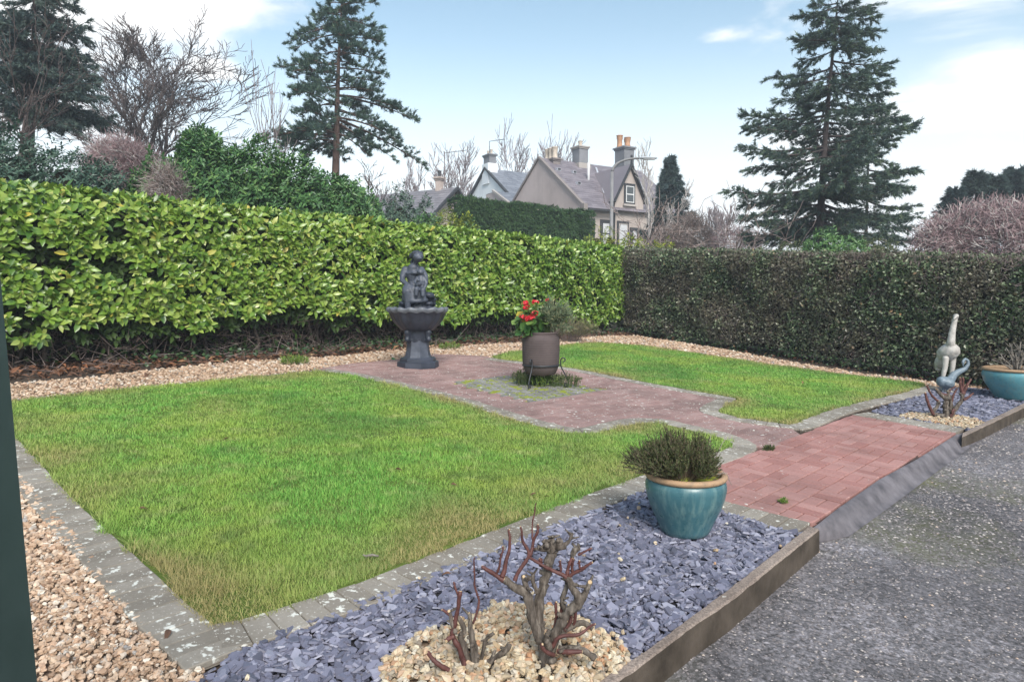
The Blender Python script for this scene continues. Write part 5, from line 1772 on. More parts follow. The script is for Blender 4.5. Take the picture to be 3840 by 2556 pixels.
sclC = 2526 / rC.y * 3.336
M_rose_red_keep = M_rose_red
oldC = [
 [(510, 1410, 36, 0), (480, 1280, 30, 0), (490, 1180, 28, 0), (430, 1130, 22, 0), (360, 1050, 14, 0)],
 [(540, 1400, 34, 0), (600, 1300, 24, 0), (680, 1190, 20, 0), (690, 1100, 20, 0)],
 [(530, 1390, 28, .02), (570, 1250, 22, .03), (540, 1150, 20, .03), (525, 1070, 14, .03)],
 [(500, 1390, 30, 0), (340, 1360, 20, .02), (400, 1250, 18, .02), (400, 1190, 14, .02)],
]
redC = [
 [(330, 1370, 18, 0), (260, 1230, 16, 0), (220, 1090, 13, 0)], [(395, 1200, 14, .02), (320, 1130, 12, .02), (240, 1000, 10, .02)],
 [(490, 1120, 16, 0), (420, 1100, 13, 0), (350, 1040, 9, 0)], [(690, 1110, 20, 0), (660, 1000, 16, 0), (650, 900, 12, 0)], [(700, 1110, 18, 0), (740, 1000, 14, 0), (790, 920, 10, 0)],
 [(680, 1120, 18, .02), (710, 1010, 14, .02), (700, 900, 10, .02)], [(580, 1230, 14, .03), (600, 1120, 12, .03), (640, 1040, 8, .03)], [(550, 1100, 12, .03), (560, 1060, 10, .03), (620, 1010, 8, .03)],
 [(690, 1180, 16, -.02), (760, 1130, 12, -.03), (800, 1090, 8, -.03)], [(530, 1390, 18, -.03), (560, 1300, 14, -.04), (530, 1330, 10, -.05)],
]
rose("dark pruned rose stump in front of the cranes", rC, (520, 1405), sclC, oldC, redC)

# ---- green post at the left
M_post = plain("green_paint", (.028, .052, .046), (.048, .078, .070), 4, .55, .3, .003, .4)
po = thing("garden_post", "dark green painted timber post leaning beside the gravel bed", "post", (-.889, 1.15, gz(-.8, 1.15) - .02))
mb = MB()
hgt = 2.5
V = []
for z in (0, hgt):
    for sx, sy in ((-1, -1), (1, -1), (1, 1), (-1, 1)):
        for (cx, cy) in (((.05, .042), (.042, .05)) if sx * sy > 0 else ((.042, .05), (.05, .042))):
            V.append((sx * cx - .045 * z, sy * cy, z))
F = [(k_, (k_ + 1) % 8, 8 + (k_ + 1) % 8, 8 + k_) for k_ in range(8)] + [tuple(range(7, -1, -1)), tuple(range(8, 16))]
mb.add(V, F).build("shaft", M_post, po)
MB().box((-.045 * hgt, 0, hgt + .015), (.13, .13, .03)).build("cap", M_post, po)
mb = MB().tube([(.018 - .045 * .98, -.05, .97), (.018 - .045 * .98, -.072, .97)], .006, 8).tube([(.018 - .045 * .98, -.07, .97), (.018 - .045 * .98, -.075, .985), (.018 - .045 * .98, -.066, 1.0)], .004, 6)
mb.build("hook", M_iron, po, True)

# ---- odd leaves and twigs lying about
FL = leaf_tpl([.05, .38, .46, .3, .03], .3, .5)
def fallen(sx, sy, size, lab, dz=.05, grp=None):
    p = gp(sx, sy, dz)
    d = np.array([[random.gauss(0, 1), random.gauss(0, 1), .1]])
    V, F, r = inst(*FL, frames(d, np.array([[random.gauss(0, .3), random.gauss(0, .3), 1]])), np.zeros((1, 3)), np.array([size]), np.array([random.random() * .6]))
    o = obj("fallen_leaf", np_mesh("fallen_leaf", V, F, rnd=r), M_litter, None, p)
    tag(o, lab, "leaf", grp)
for sx, sy in ((1250, 1565), (1690, 1815), (2010, 1850), (860, 1640), (520, 1905), (2060, 1860), (1480, 1760)):
    fallen(sx, sy, random.uniform(.04, .06), "brown fallen leaf lying on the larger lawn", .045, "leaves on the larger lawn")
for sx, sy in ((2840, 1505), (2405, 1345), (2620, 1380), (3010, 1430)):
    fallen(sx, sy, random.uniform(.05, .07), "tan fallen leaf lying on the smaller lawn", .045, "leaves on the smaller lawn")
fallen(1690, 2150, .05, "red-brown leaf on the slate beside the edging", .045)
fallen(635, 2360, .05, "reddish leaf on the grey corner blocks", .035)
fallen(555, 1400, .13, "large rusty leaf on the gravel before the laurel hedge", .05)
fallen(1930, 1298, .11, "rusty leaf on the gravel behind the brown pot", .04)
tl = thing("fallen_twig", "short grey broken twig lying on the larger lawn", "twig", gp(1395, 2084, .045))
MB().tube([(-.03, .0, 0), (0, .004, .004), (.032, -.002, .001)], [.006, .0065, .004], 7).build("wood", M_rose_grey, tl, True)
MB().tube([(-.03, .0, 0), (-.045, .008, .004)], [.0045, .003], 6).build("stub", M_rose_grey, tl, True)
hs = gp(1490, 1352)
ho = thing("hose_end", "bit of green hose on the court beside the fountain plinth", "hose", hs)
MB().tube([(.0, .0, .01), (-.04, -.03, .02), (-.08, -.01, .035), (-.07, .05, .03), (-.02, .06, .012)], .011, 8).build("pipe", plain("green_hose", (.01, .12, .04), (.015, .17, .06), 20, .5), ho, True)

bpy.data.batch_remove(TEMP + [WORK])

# ================================================================== BEYOND THE HEDGES
M_pine_n = leafmat("pine_needle", [(0, (.045, .085, .075)), (.5, (.08, .14, .105)), (1, (.14, .21, .14))], .6, .25, .15)
M_spruce_n = leafmat("spruce_needle", [(0, (0.04, 0.069, 0.071)), (.45, (0.071, 0.115, 0.098)), (.8, (0.109, 0.167, 0.109)), (1, (0.172, 0.23, 0.127))], .6, .25, .15)
M_yew_n = leafmat("yew_needle", [(0, (0.034, 0.06, 0.066)), (.5, (0.06, 0.096, 0.094)), (1, (0.102, 0.144, 0.114))], .6, .25, .12)
M_shrub = leafmat("shrub_leaf", [(0, (0.044, 0.112, 0.044)), (.4, (0.081, 0.188, 0.062)), (.8, (0.138, 0.269, 0.088)), (1, (0.213, 0.35, 0.112))], .42, .45, .2)
M_shrub_d = leafmat("dark_shrub_leaf", [(0, (0.029, 0.068, 0.052)), (.5, (0.055, 0.111, 0.081)), (1, (0.098, 0.169, 0.111))], .42, .45, .12)
M_shrub_y = leafmat("yellow_shrub_leaf", [(0, (.09, .15, .025)), (.5, (.19, .25, .035)), (1, (.38, .40, .06))], .5, .35, .25)
M_conhedge = leafmat("conifer_hedge_leaf", [(0, (0.024, 0.06, 0.024)), (.5, (0.043, 0.098, 0.034)), (1, (0.084, 0.156, 0.05))], .6, .25, .12)
M_trunk = plain("tree_bark", (.055, .042, .040), (.12, .095, .09), 6, .95, .6, .02)
M_trunk_red = plain("pine_bark", (.085, .055, .045), (.16, .105, .085), 5, .95, .6, .02)
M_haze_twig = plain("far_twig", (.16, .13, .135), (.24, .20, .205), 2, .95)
M_pink_twig = plain("violet_twig", (0.21, 0.143, 0.15), (0.375, 0.277, 0.285), 2, .95)
M_birch = plain("birch_bark", (.30, .27, .26), (.50, .47, .45), 4, .9)

def grow(base, d, length, rad, levels, P0, P1, r0, r1, split=(2, 4), up=.12, wig=.22, ang=.75, shrink=.68, segs=4, lmin=.12):
    """random branching skeleton, appended as tapered segments"""
    p = base.copy(); d = d.normalized()
    st = length / segs
    for k in range(segs):
        ra = rad * (1 - .42 * k / segs); rb = rad * (1 - .42 * (k + 1) / segs)
        d = (d + Vector((random.gauss(0, wig), random.gauss(0, wig), random.gauss(up, wig * .6)))).normalized()
        q = p + d * st
        P0.append(tuple(p)); P1.append(tuple(q)); r0.append(ra); r1.append(rb)
        if levels > 0 and k >= 1:
            for _ in range(random.randint(*split) - 1):
                ax_ = Vector((random.gauss(0, 1), random.gauss(0, 1), random.gauss(0, .6))).normalized()
                e = (d + ax_ * ang * random.uniform(.6, 1.3)).normalized()
                L_ = length * shrink * random.uniform(.6, 1.1)
                if L_ > lmin:
                    grow(q, e, L_, rb * random.uniform(.45, .7), levels - 1, P0, P1, r0, r1, split, up, wig, ang, shrink, max(2, segs - (levels < 2)), lmin)
        p = q
def bare_tree(name, label, base, height, rad, levels, mat, lean=(0, 0), group=None, lens=.42, wide_=1.0, **kw):
    t = thing(name, label, "tree", base, 0, group)
    A = ([], [], [], [])
    grow(Vector((0, 0, -.3)), Vector((lean[0], lean[1], 1)), height * lens, rad, levels, *A, **kw)
    r0 = np.array(A[2])
    # scale so that the crown reaches the wanted height
    P0, P1 = np.array(A[0]), np.array(A[1])
    sc_ = height / max(np.percentile(P1[:, 2], 98), .1)
    P0 *= sc_; P1 *= sc_
    for q_ in (P0, P1):
        q_[:, :2] *= 1 + (wide_ - 1) * np.clip(q_[:, 2:3] / height * 2, 0, 1)
    big = r0 > rad * .22
    r1 = np.array(A[3])
    rmin = kw.get('rmin', .0)
    V, F = segs_mesh(P0[big], P1[big], r0[big], r1[big], 7)
    obj("trunk", np_mesh("trunk", V, F, smooth=True), mat, t)
    s = ~big
    rm = math.hypot(base[0], base[1]) * .00042
    V, F = segs_mesh(P0[s], P1[s], np.maximum(r0[s], rm), np.maximum(r1[s], rm * .7), 3)
    stuff(obj("crown", np_mesh("crown", V, F), mat, t))
    return t
def ground_at(p):
    return Vector((p.x, p.y, terrain(p.x, p.y)))
def tree_h(base, dy):
    """height over its foot of a point sighted at dy"""
    r = ray(1920, dy * 1.63)
    return CAM_H + r[2] / r[1] * base.y - base.z

# ---- conifers drawn limb by limb
def tufts(C0, Dv, n_tri, ln, wd, spread):
    m_ = len(C0)
    d = np.repeat(nrm3(Dv), n_tri, 0) + rng.normal(0, spread, (m_ * n_tri, 3))
    d = nrm3(d)
    b0 = np.repeat(C0, n_tri, 0) + rng.normal(0, .02, (m_ * n_tri, 3))
    side = nrm3(np.cross(d, rng.normal(0, 1, d.shape))) * wd
    tip = b0 + d * (ln * rng.uniform(.6, 1.2, (len(d), 1)))
    V = np.stack([b0 - side, b0 + side, tip], 1).reshape(-1, 3)
    return V, np.arange(len(V)).reshape(-1, 3), np.repeat(np.repeat(np.clip(rng.beta(2, 2, m_), 0, .99), n_tri), 3)
def conifer(name, label, trunk, limbs, Y, needle, bark, kind, r_base=.2, extra=30, bare=.35, sprig=.5, dens=9.0, ntri=9, nl=.17, nw=.012, low=0.1):
    """trunk: list of sightings (x, y); limbs: (height sighted, end x, end y)"""
    foot = ground_at(at(trunk[-1][0], trunk[-1][1], Y))
    t = thing(name, label, "tree", foot)
    TP = [at(x, y, Y) - foot for x, y in trunk][::-1]
    if TP[0].z > 0:
        TP = [Vector((TP[0].x, TP[0].y, -.2))] + TP
    ztop = TP[-1].z
    n = len(TP)
    MB().tube(TP, [r_base * (1 - .93 * max(0, p.z) / ztop) for p in TP], 9).build("trunk", bark, t, True)
    def trunk_at(z):
        for a, b_ in zip(TP, TP[1:]):
            if a.z <= z <= b_.z:
                return a.lerp(b_, (z - a.z) / max(1e-6, b_.z - a.z))
        return TP[-1].copy()
    L_ = []
    for (sy, ex, ey) in limbs:
        s0 = trunk_at((at(trunk[0][0], sy, Y) - foot).z)
        e0 = at(ex, ey, Y) - foot
        e0.y += random.uniform(-.35, .35) * abs(e0.x - s0.x)
        L_.append((s0, e0))
    ml = [((e - s).xy.length, s.z) for s, e in L_]
    for i in range(extra):                      # limbs pointing towards and away from the viewer
        l_, z0 = random.choice(ml)
        s0 = trunk_at(min(ztop * .97, max(ztop * low, z0 + random.uniform(-.5, .5))))
        a = random.choice((-1, 1)) * random.uniform(.9, 2.2)
        ln = l_ * random.uniform(.55, .95)
        drop = random.choice([e.z - s.z for s, e in L_]) * .8
        L_.append((s0, s0 + Vector((math.cos(a) * ln, math.sin(a) * ln, drop))))
    P0, P1, r0, r1, TC, TD = [], [], [], [], [], []
    for s0, e0 in L_:
        ln = (e0 - s0).length
        lift = (.10 if kind == 'pine' else -.10) * ln
        c = s0.lerp(e0, .5) + Vector((random.gauss(0, .06) * ln, random.gauss(0, .06) * ln, lift))
        S = qb(s0, c, e0, 8)
        rb = .018 + .011 * ln
        for k_ in range(8):
            P0.append(tuple(S[k_])); P1.append(tuple(S[k_ + 1])); r0.append(rb * (1 - .11 * k_)); r1.append(rb * (1 - .11 * (k_ + 1)))
        m_ = max(9, int(ln * dens))
        for j in range(m_):
            u = bare + (1 - bare) * (j + random.random()) / m_
            k_ = min(7, int(u * 8)); q = S[k_].lerp(S[k_ + 1], u * 8 - k_)
            d = (S[k_ + 1] - S[k_]).normalized()
            lat = d.cross(Vector((0, 0, 1))).normalized() * random.choice((-1, 1))
            if kind == 'pine':
                e = (d * random.uniform(.2, .9) + lat * random.uniform(.1, 1) + Vector((0, 0, random.uniform(-.1, .75)))).normalized()
            else:
                e = (d * random.uniform(.5, 1) + lat * random.uniform(.3, 1) + Vector((0, 0, random.uniform(-.55, .25)))).normalized()
            sl = sprig * random.uniform(.45, 1.1) * (1.15 - .6 * u) * min(1, ln / 1.6 + .35)
            q2 = q + e * sl
            P0.append(tuple(q)); P1.append(tuple(q2)); r0.append(.009); r1.append(.004)
            nt_ = 3 if kind == 'pine' else 4
            for i in range(nt_):
                v = .35 + .65 * (i + random.random()) / nt_
                TC.append(tuple(q.lerp(q2, v))); TD.append(tuple(e + Vector((0, 0, .15 if kind == 'pine' else -.12))))
    V, F = segs_mesh(P0, P1, r0, r1, 4)
    obj("limbs", np_mesh("limbs", V, F), bark, t)
    V, F, r = tufts(np.array(TC), np.array(TD), ntri, nl, nw, .62 if kind == 'pine' else .5)
    stuff(obj("crown", np_mesh("crown", V, F, rnd=r), needle, t))
    return t
zp = lambda x, y: (552 + .3913 * x, .3913 * y)
limbs = [(50, 430, 70), (40, 790, 25), (20, 530, 30), (30, 700, 20), (120, 380, 170), (110, 800, 170), (70, 480, 110), (150, 300, 260), (190, 840, 260), (200, 350, 310), (230, 800, 220), (300, 430, 330), (310, 820, 340),
         (330, 720, 300), (380, 240, 410), (420, 300, 440), (400, 855, 440), (450, 800, 470), (500, 240, 540), (520, 330, 560), (470, 400, 500), (520, 830, 560), (560, 1030, 690), (560, 930, 640), (530, 760, 540), (600, 310, 670), (620, 400, 640),
         (650, 880, 760), (690, 910, 820), (700, 1070, 950), (720, 900, 930), (780, 760, 920), (760, 170, 860), (800, 250, 900), (740, 330, 780), (820, 400, 930), (700, 430, 740), (850, 520, 900), (800, 180, 800), (830, 300, 850), (860, 380, 900), (640, 700, 700), (780, 220, 830), (740, 260, 800), (840, 330, 870), (60, 600, 20), (90, 680, 80), (90, 520, 90), (160, 520, 200), (170, 700, 190), (250, 500, 280), (260, 690, 270), (350, 480, 380), (360, 680, 390)]
conifer("scots_pine", "tall Scots pine with reddish trunk and tiered blue-green boughs", [zp(598, -20), zp(596, 120), zp(580, 350), zp(572, 600), zp(568, 800), zp(562, 1060)],
        [(zp(0, a)[1], *zp(b_, c)) for a, b_, c in limbs], 27, M_pine_n, M_trunk_red, 'pine', .22, 46, .34, .72, 12, 15, .16, .0135, .22)
zs = lambda x, y: (1595 + .3913 * x, .3913 * y)
limbs = [(40, 630, 80), (20, 720, 20), (60, 1060, 20), (100, 1060, 100), (120, 720, 120), (160, 690, 200), (190, 1080, 180), (230, 590, 260), (250, 950, 250), (280, 1050, 310), (300, 660, 340), (360, 1150, 380), (400, 510, 420), (430, 1080, 440),
         (450, 560, 470), (480, 1150, 480), (520, 1170, 530), (540, 520, 580), (560, 640, 560), (500, 660, 500), (600, 1160, 620), (640, 1000, 650), (640, 470, 650), (680, 310, 660), (700, 420, 720), (720, 1230, 700), (760, 300, 760), (800, 1240, 760), (790, 560, 780),
         (860, 290, 880), (880, 400, 930), (880, 1150, 830), (920, 340, 990), (960, 1080, 920), (1000, 470, 1090), (1030, 1310, 980), (1060, 1180, 1000), (1100, 180, 1140), (1120, 300, 1200), (1140, 260, 1280), (1120, 1250, 1100),
         (1160, 1100, 1150), (1200, 1380, 1240), (1230, 1300, 1330), (1250, 420, 1300), (1300, 380, 1400), (1300, 1150, 1380), (1280, 1040, 1290), (1320, 520, 1420), (1330, 300, 1380), (1340, 640, 1440), (1330, 950, 1420), (1340, 1250, 1430), (1300, 330, 1320), (1200, 560, 1250), (1150, 640, 1150), (1100, 900, 1100), (1200, 480, 1180), (1260, 1250, 1260)]
conifer("spruce", "tall dark spruce with drooping boughs and bare lower trunk beyond the clipped hedge", [zs(862, -90), zs(850, 0), zs(812, 400), zs(790, 650), zs(770, 900), zs(758, 1100), zs(740, 1400)],
        [(zs(0, a)[1], *zs(b_, c)) for a, b_, c in limbs], 24, M_spruce_n, M_trunk, 'spruce', .19, 54, .07, .85, 18, 12, .15, .014, .08)

# second thinner spruce stem standing behind the first on its right
conifer("spruce", "slimmer spruce half hidden behind the tall dark spruce", [zs(1040, 560), zs(1035, 800), zs(1025, 1100), zs(1015, 1400)],
        [(zs(0, a)[1], *zs(b_, c)) for a, b_, c in [(600, 940, 640), (620, 1160, 630), (680, 1200, 700), (700, 930, 720), (760, 1230, 770), (800, 900, 830), (840, 1160, 860), (900, 940, 940), (930, 1170, 960), (1000, 1280, 1010), (1040, 900, 1060),
         (1080, 1230, 1110), (1120, 880, 1160), (1180, 1300, 1210), (1220, 900, 1240), (1260, 1200, 1300)]], 26, M_spruce_n, M_trunk, 'spruce', .10, 14, .15, .7, 16, 12, .15, .014, .3)
# dark yew / cypress mass at the far left
zl = lambda x, y: (.3913 * x, .3913 * y)
limbs = [(-100, 100, -60), (-60, 330, -40), (0, 90, 60), (0, 400, 20), (80, 60, 120), (90, 440, 130), (160, 20, 220), (160, 470, 200), (230, 30, 300), (240, 440, 290), (300, -20, 380), (310, 480, 370), (330, 430, 330), (380, -30, 450), (380, 560, 460), (420, 30, 500), (430, 590, 540),
         (480, -40, 600), (480, 620, 610), (520, 40, 640), (540, 600, 680), (560, 540, 720), (600, 0, 740), (620, 480, 760), (660, 350, 740), (350, 300, 420), (450, 330, 540), (250, 310, 300), (150, 300, 180), (60, 290, 90), (540, 330, 640), (200, 120, 260), (420, 110, 480), (560, 120, 640)]
conifer("yew_tree", "dark blue-green evergreen tower at the left behind the laurel hedge", [zl(200, -150), zl(200, 200), zl(190, 450), zl(180, 640), zl(165, 860)],
        [(zl(0, a)[1], *zl(b_, c)) for a, b_, c in limbs], 21, M_yew_n, M_trunk, 'spruce', .24, 70, .15, .85, 17, 13, .16, .015, .1)

# ---- bare trees
def bt(name, label, x, ybase_hint, Y, ytop, rad, lev, mat, seed, lean=(0, 0), group=None, **kw):
    random.seed(seed)
    f_ = ground_at(at(x, ybase_hint, Y))
    return bare_tree(name, label, f_, tree_h(f_, ytop), rad, lev, mat, lean, group, **kw)
bt("bare_tree", "spreading leafless tree with twin leaders left of the Scots pine", 338, 330, 30, 62, .24, 6, M_trunk, 21, (-.04, 0), wide_=1.25, lens=.33, split=(2, 2), ang=.68, wig=.10, up=.07, shrink=.70, segs=5)
bt("bare_tree", "leafless tree with rounded windswept crown between yew and pine", 400, 330, 31, 75, .27, 6, M_trunk, 35, (.03, 0), wide_=1.35, lens=.33, split=(2, 2), ang=.68, wig=.10, up=.06, shrink=.70, segs=5)
bt("bare_tree", "dark leafless tree with arching branches in front of the yew", 40, 330, 15, 10, .13, 4, M_trunk, 44, (.16, 0), lens=.40, split=(2, 3), ang=.75, wig=.2, up=.06, shrink=.72, segs=4)
bt("bare_sapling", "thin whippy leafless sapling beside the Scots pine", 660, 400, 22, 150, .045, 2, M_haze_twig, 5, (.02, 0), lens=.5, split=(2, 3), ang=.38, wig=.08, up=.2, shrink=.7, segs=5)
bt("bare_sapling", "slender leafless sapling rising above the green laurel bush", 600, 400, 23, 215, .045, 3, M_haze_twig, 6, (-.05, 0), lens=.45, split=(2, 3), ang=.42, wig=.1, up=.18, shrink=.66, segs=4)
bt("bare_sapling", "small twiggy leafless tree below the lowest pine bough", 850, 430, 26, 372, .06, 4, M_trunk, 8, (0, 0), lens=.4, split=(2, 3), ang=.7, wig=.16, up=.1, shrink=.68, segs=4)
for x, yt, Y, sd, lab in ((955, 385, 60, 1, "pale fan-shaped leafless tree behind the low slate roofed bungalow"), (1010, 350, 62, 2, "pale leafless tree standing behind the television aerial"), (1062, 345, 62, 3, "pale leafless tree left of the white gable"),
                         (1180, 298, 64, 4, "tall pale leafless tree between the white gable and the large gable"), (1240, 330, 70, 9, "pale leafless tree behind the broken chimney pots"), (1300, 345, 70, 11, "pale leafless tree behind the broad stone chimney")):
    bt("bare_tree", lab, x, 450, Y, yt, .16, 4, M_haze_twig, sd, (0, 0), "leafless trees behind the houses", lens=.36, split=(2, 3), ang=.55, wig=.10, up=.09, shrink=.72, segs=4)
bt("bare_tree", "leafless birch with pale trunk and drooping twigs before the stone house", 1497, 560, 33, 322, .06, 4, M_birch, 13, (.11, 0), lens=.5, split=(2, 2), ang=.45, wig=.10, up=.06, shrink=.5, segs=6)
bt("bare_tree", "contorted leafless tree with grey twisting limbs beside the birch", 1508, 570, 24, 455, .07, 3, M_pale_twig, 14, (.02, 0), lens=.42, split=(2, 3), ang=.9, wig=.34, up=.02, shrink=.72, segs=5)
bt("bare_tree", "low contorted leafless tree sprawling under the dark conifer", 1590, 575, 23, 490, .08, 3, M_pale_twig, 15, (.12, 0), lens=.42, split=(2, 3), ang=.95, wig=.38, up=.0, shrink=.74, segs=5)
for x, yt, sd, lab in ((1640, 488, 16, "faint leafless tree between the dark conifer and the spruce"), (1668, 475, 17, "faint slim leafless tree beside the left edge of the spruce")):
    bt("bare_tree", lab, x, 560, 55, yt, .12, 4, M_haze_twig, sd, (0, 0), lens=.42, split=(2, 3), ang=.5, wig=.1, up=.16, shrink=.68, segs=4)

# ---- twiggy thickets
def thicket(name, label, lobes, n, mat, ln=(.25, .6), rad=.006, cat="bush"):
    foot = ground_at(lobes[0][0])
    t = thing(name, label, cat, foot)
    P0, P1, r0, r1 = [], [], [], []
    for c, rr in lobes:
        k_ = int(n * rr[0] * rr[2] / sum(q[1][0] * q[1][2] for q in lobes))
        c_ = np.array(c) - np.array(foot)
        d = nrm3(rng.normal(0, 1, (k_, 3)))
        d[:, 1] = -np.abs(d[:, 1]) * .8 - .05
        p = c_ + d * np.array(rr) * (rng.uniform(.55, 1, (k_, 1)) ** .5)
        e = nrm3(d * .25 + rng.normal(0, .8, (k_, 3)) + np.array((0, 0, .15)))
        for seg in range(2):
            L_ = rng.uniform(*ln, (k_, 1)) / 2
            q = p + e * L_
            P0.append(p); P1.append(q); r0.append(np.full(k_, rad * (1 - .25 * seg))); r1.append(np.full(k_, rad * (.75 - .25 * seg)))
            p = q; e = nrm3(e + rng.normal(0, .55, (k_, 3)))
    P0, P1, r0, r1 = [np.concatenate(q_) for q_ in (P0, P1, r0, r1)]
    pale = rng.random(len(P0)) < .14
    V, F = segs_mesh(P0[~pale], P1[~pale], r0[~pale], r1[~pale], 3)
    stuff(obj("twigs", np_mesh("twigs", V, F), mat, t))
    V, F = segs_mesh(P0[pale], P1[pale], r0[pale] * 1.5, r1[pale] * 1.5, 3)
    stuff(obj("pale_twigs", np_mesh("pale_twigs", V, F), M_birch, t))
    mb = MB()
    for c, rr in lobes:
        c_ = Vector(c) - foot
        for i in range(5):
            b0 = Vector((c_.x + random.gauss(0, rr[0] * .2), c_.y, -.1))
            mb.tube(qb(b0, b0.lerp(c_, .6) + Vector((random.gauss(0, .3), 0, 0)), c_ + Vector((random.gauss(0, rr[0] * .5), 0, random.gauss(0, rr[2] * .4))), 5), [.05, .045, .04, .03, .02, .015], 5)
    mb.build("stems", mat, t, True)
    return t
def lobe(x0, y0, x1, y1, Y, dy=.8):
    a, b_ = at(x0, y0, Y), at(x1, y1, Y)
    c = (a + b_) / 2
    return (c, (abs(b_.x - a.x) / 2, abs(b_.x - a.x) / 2 * dy, abs(a.z - b_.z) / 2))
thicket("twiggy_thicket", "large rounded purplish leafless bush beyond the right hedge", [lobe(2110, 465, 2420, 660, 20), lobe(2095, 505, 2230, 650, 19.5), lobe(2250, 470, 2480, 660, 19)], 10000, M_pink_twig, (.25, .5), .010)
thicket("twiggy_thicket", "greyish pink leafless thicket between yew and green laurel bush", [lobe(205, 325, 345, 440, 17), lobe(260, 345, 380, 450, 17.5)], 5200, M_pink_twig, (.2, .5), .006)
thicket("twiggy_thicket", "grey leafless bush before the dark conifer by the stone house", [lobe(1545, 500, 1630, 600, 27), lobe(1500, 530, 1570, 600, 27)], 3000, M_pale_twig, (.3, .7), .007)
thicket("twiggy_thicket", "low faint twiggy scrub beside the spruce foot", [lobe(1620, 530, 1740, 620, 34)], 1800, M_pink_twig, (.4, .8), .009)
thicket("twiggy_thicket", "grey dead patch of twigs in the green laurel bush", [lobe(350, 390, 420, 500, 13.0)], 1100, M_pale_twig, (.2, .45), .004)

# ---- leafy bushes
def bush(name, label, lobes, n, size, mat, cat="bush", tpl=None, per=5, thick=.30, group=None, trunkmat=M_bark):
    foot = ground_at(lobes[0][0])
    t = thing(name, label, cat, foot, 0, group)
    TT, DD, NN = [], [], []
    tot = sum(q[1][0] * q[1][2] for q in lobes)
    for c, rr in lobes:
        k_ = int(n / per * rr[0] * rr[2] / tot)
        c_ = np.array(c) - np.array(foot)
        d = nrm3(rng.normal(0, 1, (k_, 3)))
        d[:, 1] = np.where(rng.random(k_) < .75, -np.abs(d[:, 1]), d[:, 1])
        lump = 1 + .34 * np.array([mnoise.noise(Vector(x) * 2.6 + Vector((c[0], 0, 0))) for x in d]) + .24 * np.array([mnoise.noise(Vector(x) * 6 + Vector((c[0], 3, 0))) for x in d])
        p = c_ + d * np.array(rr) * (lump * (1 - thick * rng.random(k_) ** 2))[:, None]
        T_, D_, N_ = shoots(p, d, per, size, 1.0, .45)
        TT.append(T_); DD.append(D_); NN.append(N_)
    T_, D_, N_ = np.concatenate(TT), np.concatenate(DD), np.concatenate(NN)
    k_ = len(T_)
    rv_ = np.clip(rng.beta(2, 2, k_), 0, .99)
    tv, tf = tpl or (np.array([(0, 0, 0), (.45, -.2, .06), (1, 0, -.12), (.45, .2, .06)]), np.array([(0, 1, 2), (0, 2, 3)]))
    V, F, r = inst(tv, tf, frames(D_, N_), T_, rng.uniform(size * .75, size * 1.3, k_), rv_)
    stuff(obj("foliage", np_mesh("foliage", V, F, rnd=r), mat, t))
    mb = MB()
    for c, rr in lobes:
        c_ = Vector(c) - foot
        for i in range(4):
            b0 = Vector((c_.x + random.gauss(0, rr[0] * .2), c_.y + random.gauss(0, .2), -.1))
            mb.tube(qb(b0, b0.lerp(c_, .6), c_ + Vector((random.gauss(0, rr[0] * .4), 0, random.gauss(0, rr[2] * .3))), 5), [.06, .05, .045, .035, .025, .015], 6)
    mb.build("stems", trunkmat, t, True)
    # solid dark core added in each lobe, its shade painted as colour
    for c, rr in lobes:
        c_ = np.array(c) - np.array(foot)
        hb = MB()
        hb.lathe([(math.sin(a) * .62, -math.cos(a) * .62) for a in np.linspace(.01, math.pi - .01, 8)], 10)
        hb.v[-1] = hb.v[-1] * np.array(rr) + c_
        hb.build("shade_core", M_core, t, True)
    return t
bush("laurel_bush", "large billowing green laurel bush above the hedge left of the pine", [lobe(390, 325, 560, 600, 14.5), lobe(500, 340, 680, 600, 15), lobe(620, 370, 760, 600, 15), lobe(300, 380, 450, 600, 14), lobe(700, 420, 850, 600, 15.5), lobe(420, 300, 520, 480, 15)],
     36000, .125, M_shrub)
bush("evergreen_bush", "dark blue-green evergreen bush in front of the yew", [lobe(-60, 315, 130, 560, 13), lobe(80, 345, 230, 560, 13), lobe(180, 380, 300, 560, 13.5), lobe(-120, 290, 40, 520, 14)], 17000, .09, M_shrub_d)
bush("conifer_shrub", "feathery green shrub standing before the bungalow roof", [lobe(885, 440, 960, 620, 22), lobe(960, 455, 1000, 620, 22.5), lobe(860, 470, 920, 620, 21)], 5200, .11, M_pine_n)
bush("laurel_bush", "low green laurel bush between pine foot and bungalow", [lobe(740, 430, 860, 620, 17), lobe(800, 450, 880, 600, 17.5)], 6000, .13, M_shrub)
bush("golden_shrub", "yellow-green shrub below the bungalow gable", [lobe(990, 492, 1060, 620, 20), lobe(1040, 505, 1100, 620, 20)], 3200, .10, M_shrub_y)
bush("leafy_shrub", "mid green leafy shrub between the feathery shrub and the golden shrub", [lobe(930, 500, 1030, 640, 19), lobe(1050, 510, 1110, 640, 20)], 3600, .10, M_shrub)
bush("golden_shrub", "pale yellow sparse shrub at the foot of the lamp post", [lobe(1345, 525, 1400, 640, 25), lobe(1385, 520, 1420, 640, 25.5)], 1500, .09, M_shrub_y)
bush("laurel_bush", "bright green low bush behind the corner where the hedges meet", [lobe(1410, 548, 1490, 640, 20), lobe(1480, 560, 1560, 640, 20)], 2600, .10, M_shrub_y)
bush("evergreen_bush", "bright green low shrub under the spruce beside its trunk", [lobe(1850, 535, 1935, 640, 19.5), lobe(1915, 550, 1990, 640, 19.5)], 3000, .12, M_shrub)
bush("evergreen_bush", "olive brown low shrub under the right side of the spruce", [lobe(1970, 545, 2060, 640, 21), lobe(1730, 560, 1860, 640, 22)], 2600, .10, M_weedd)
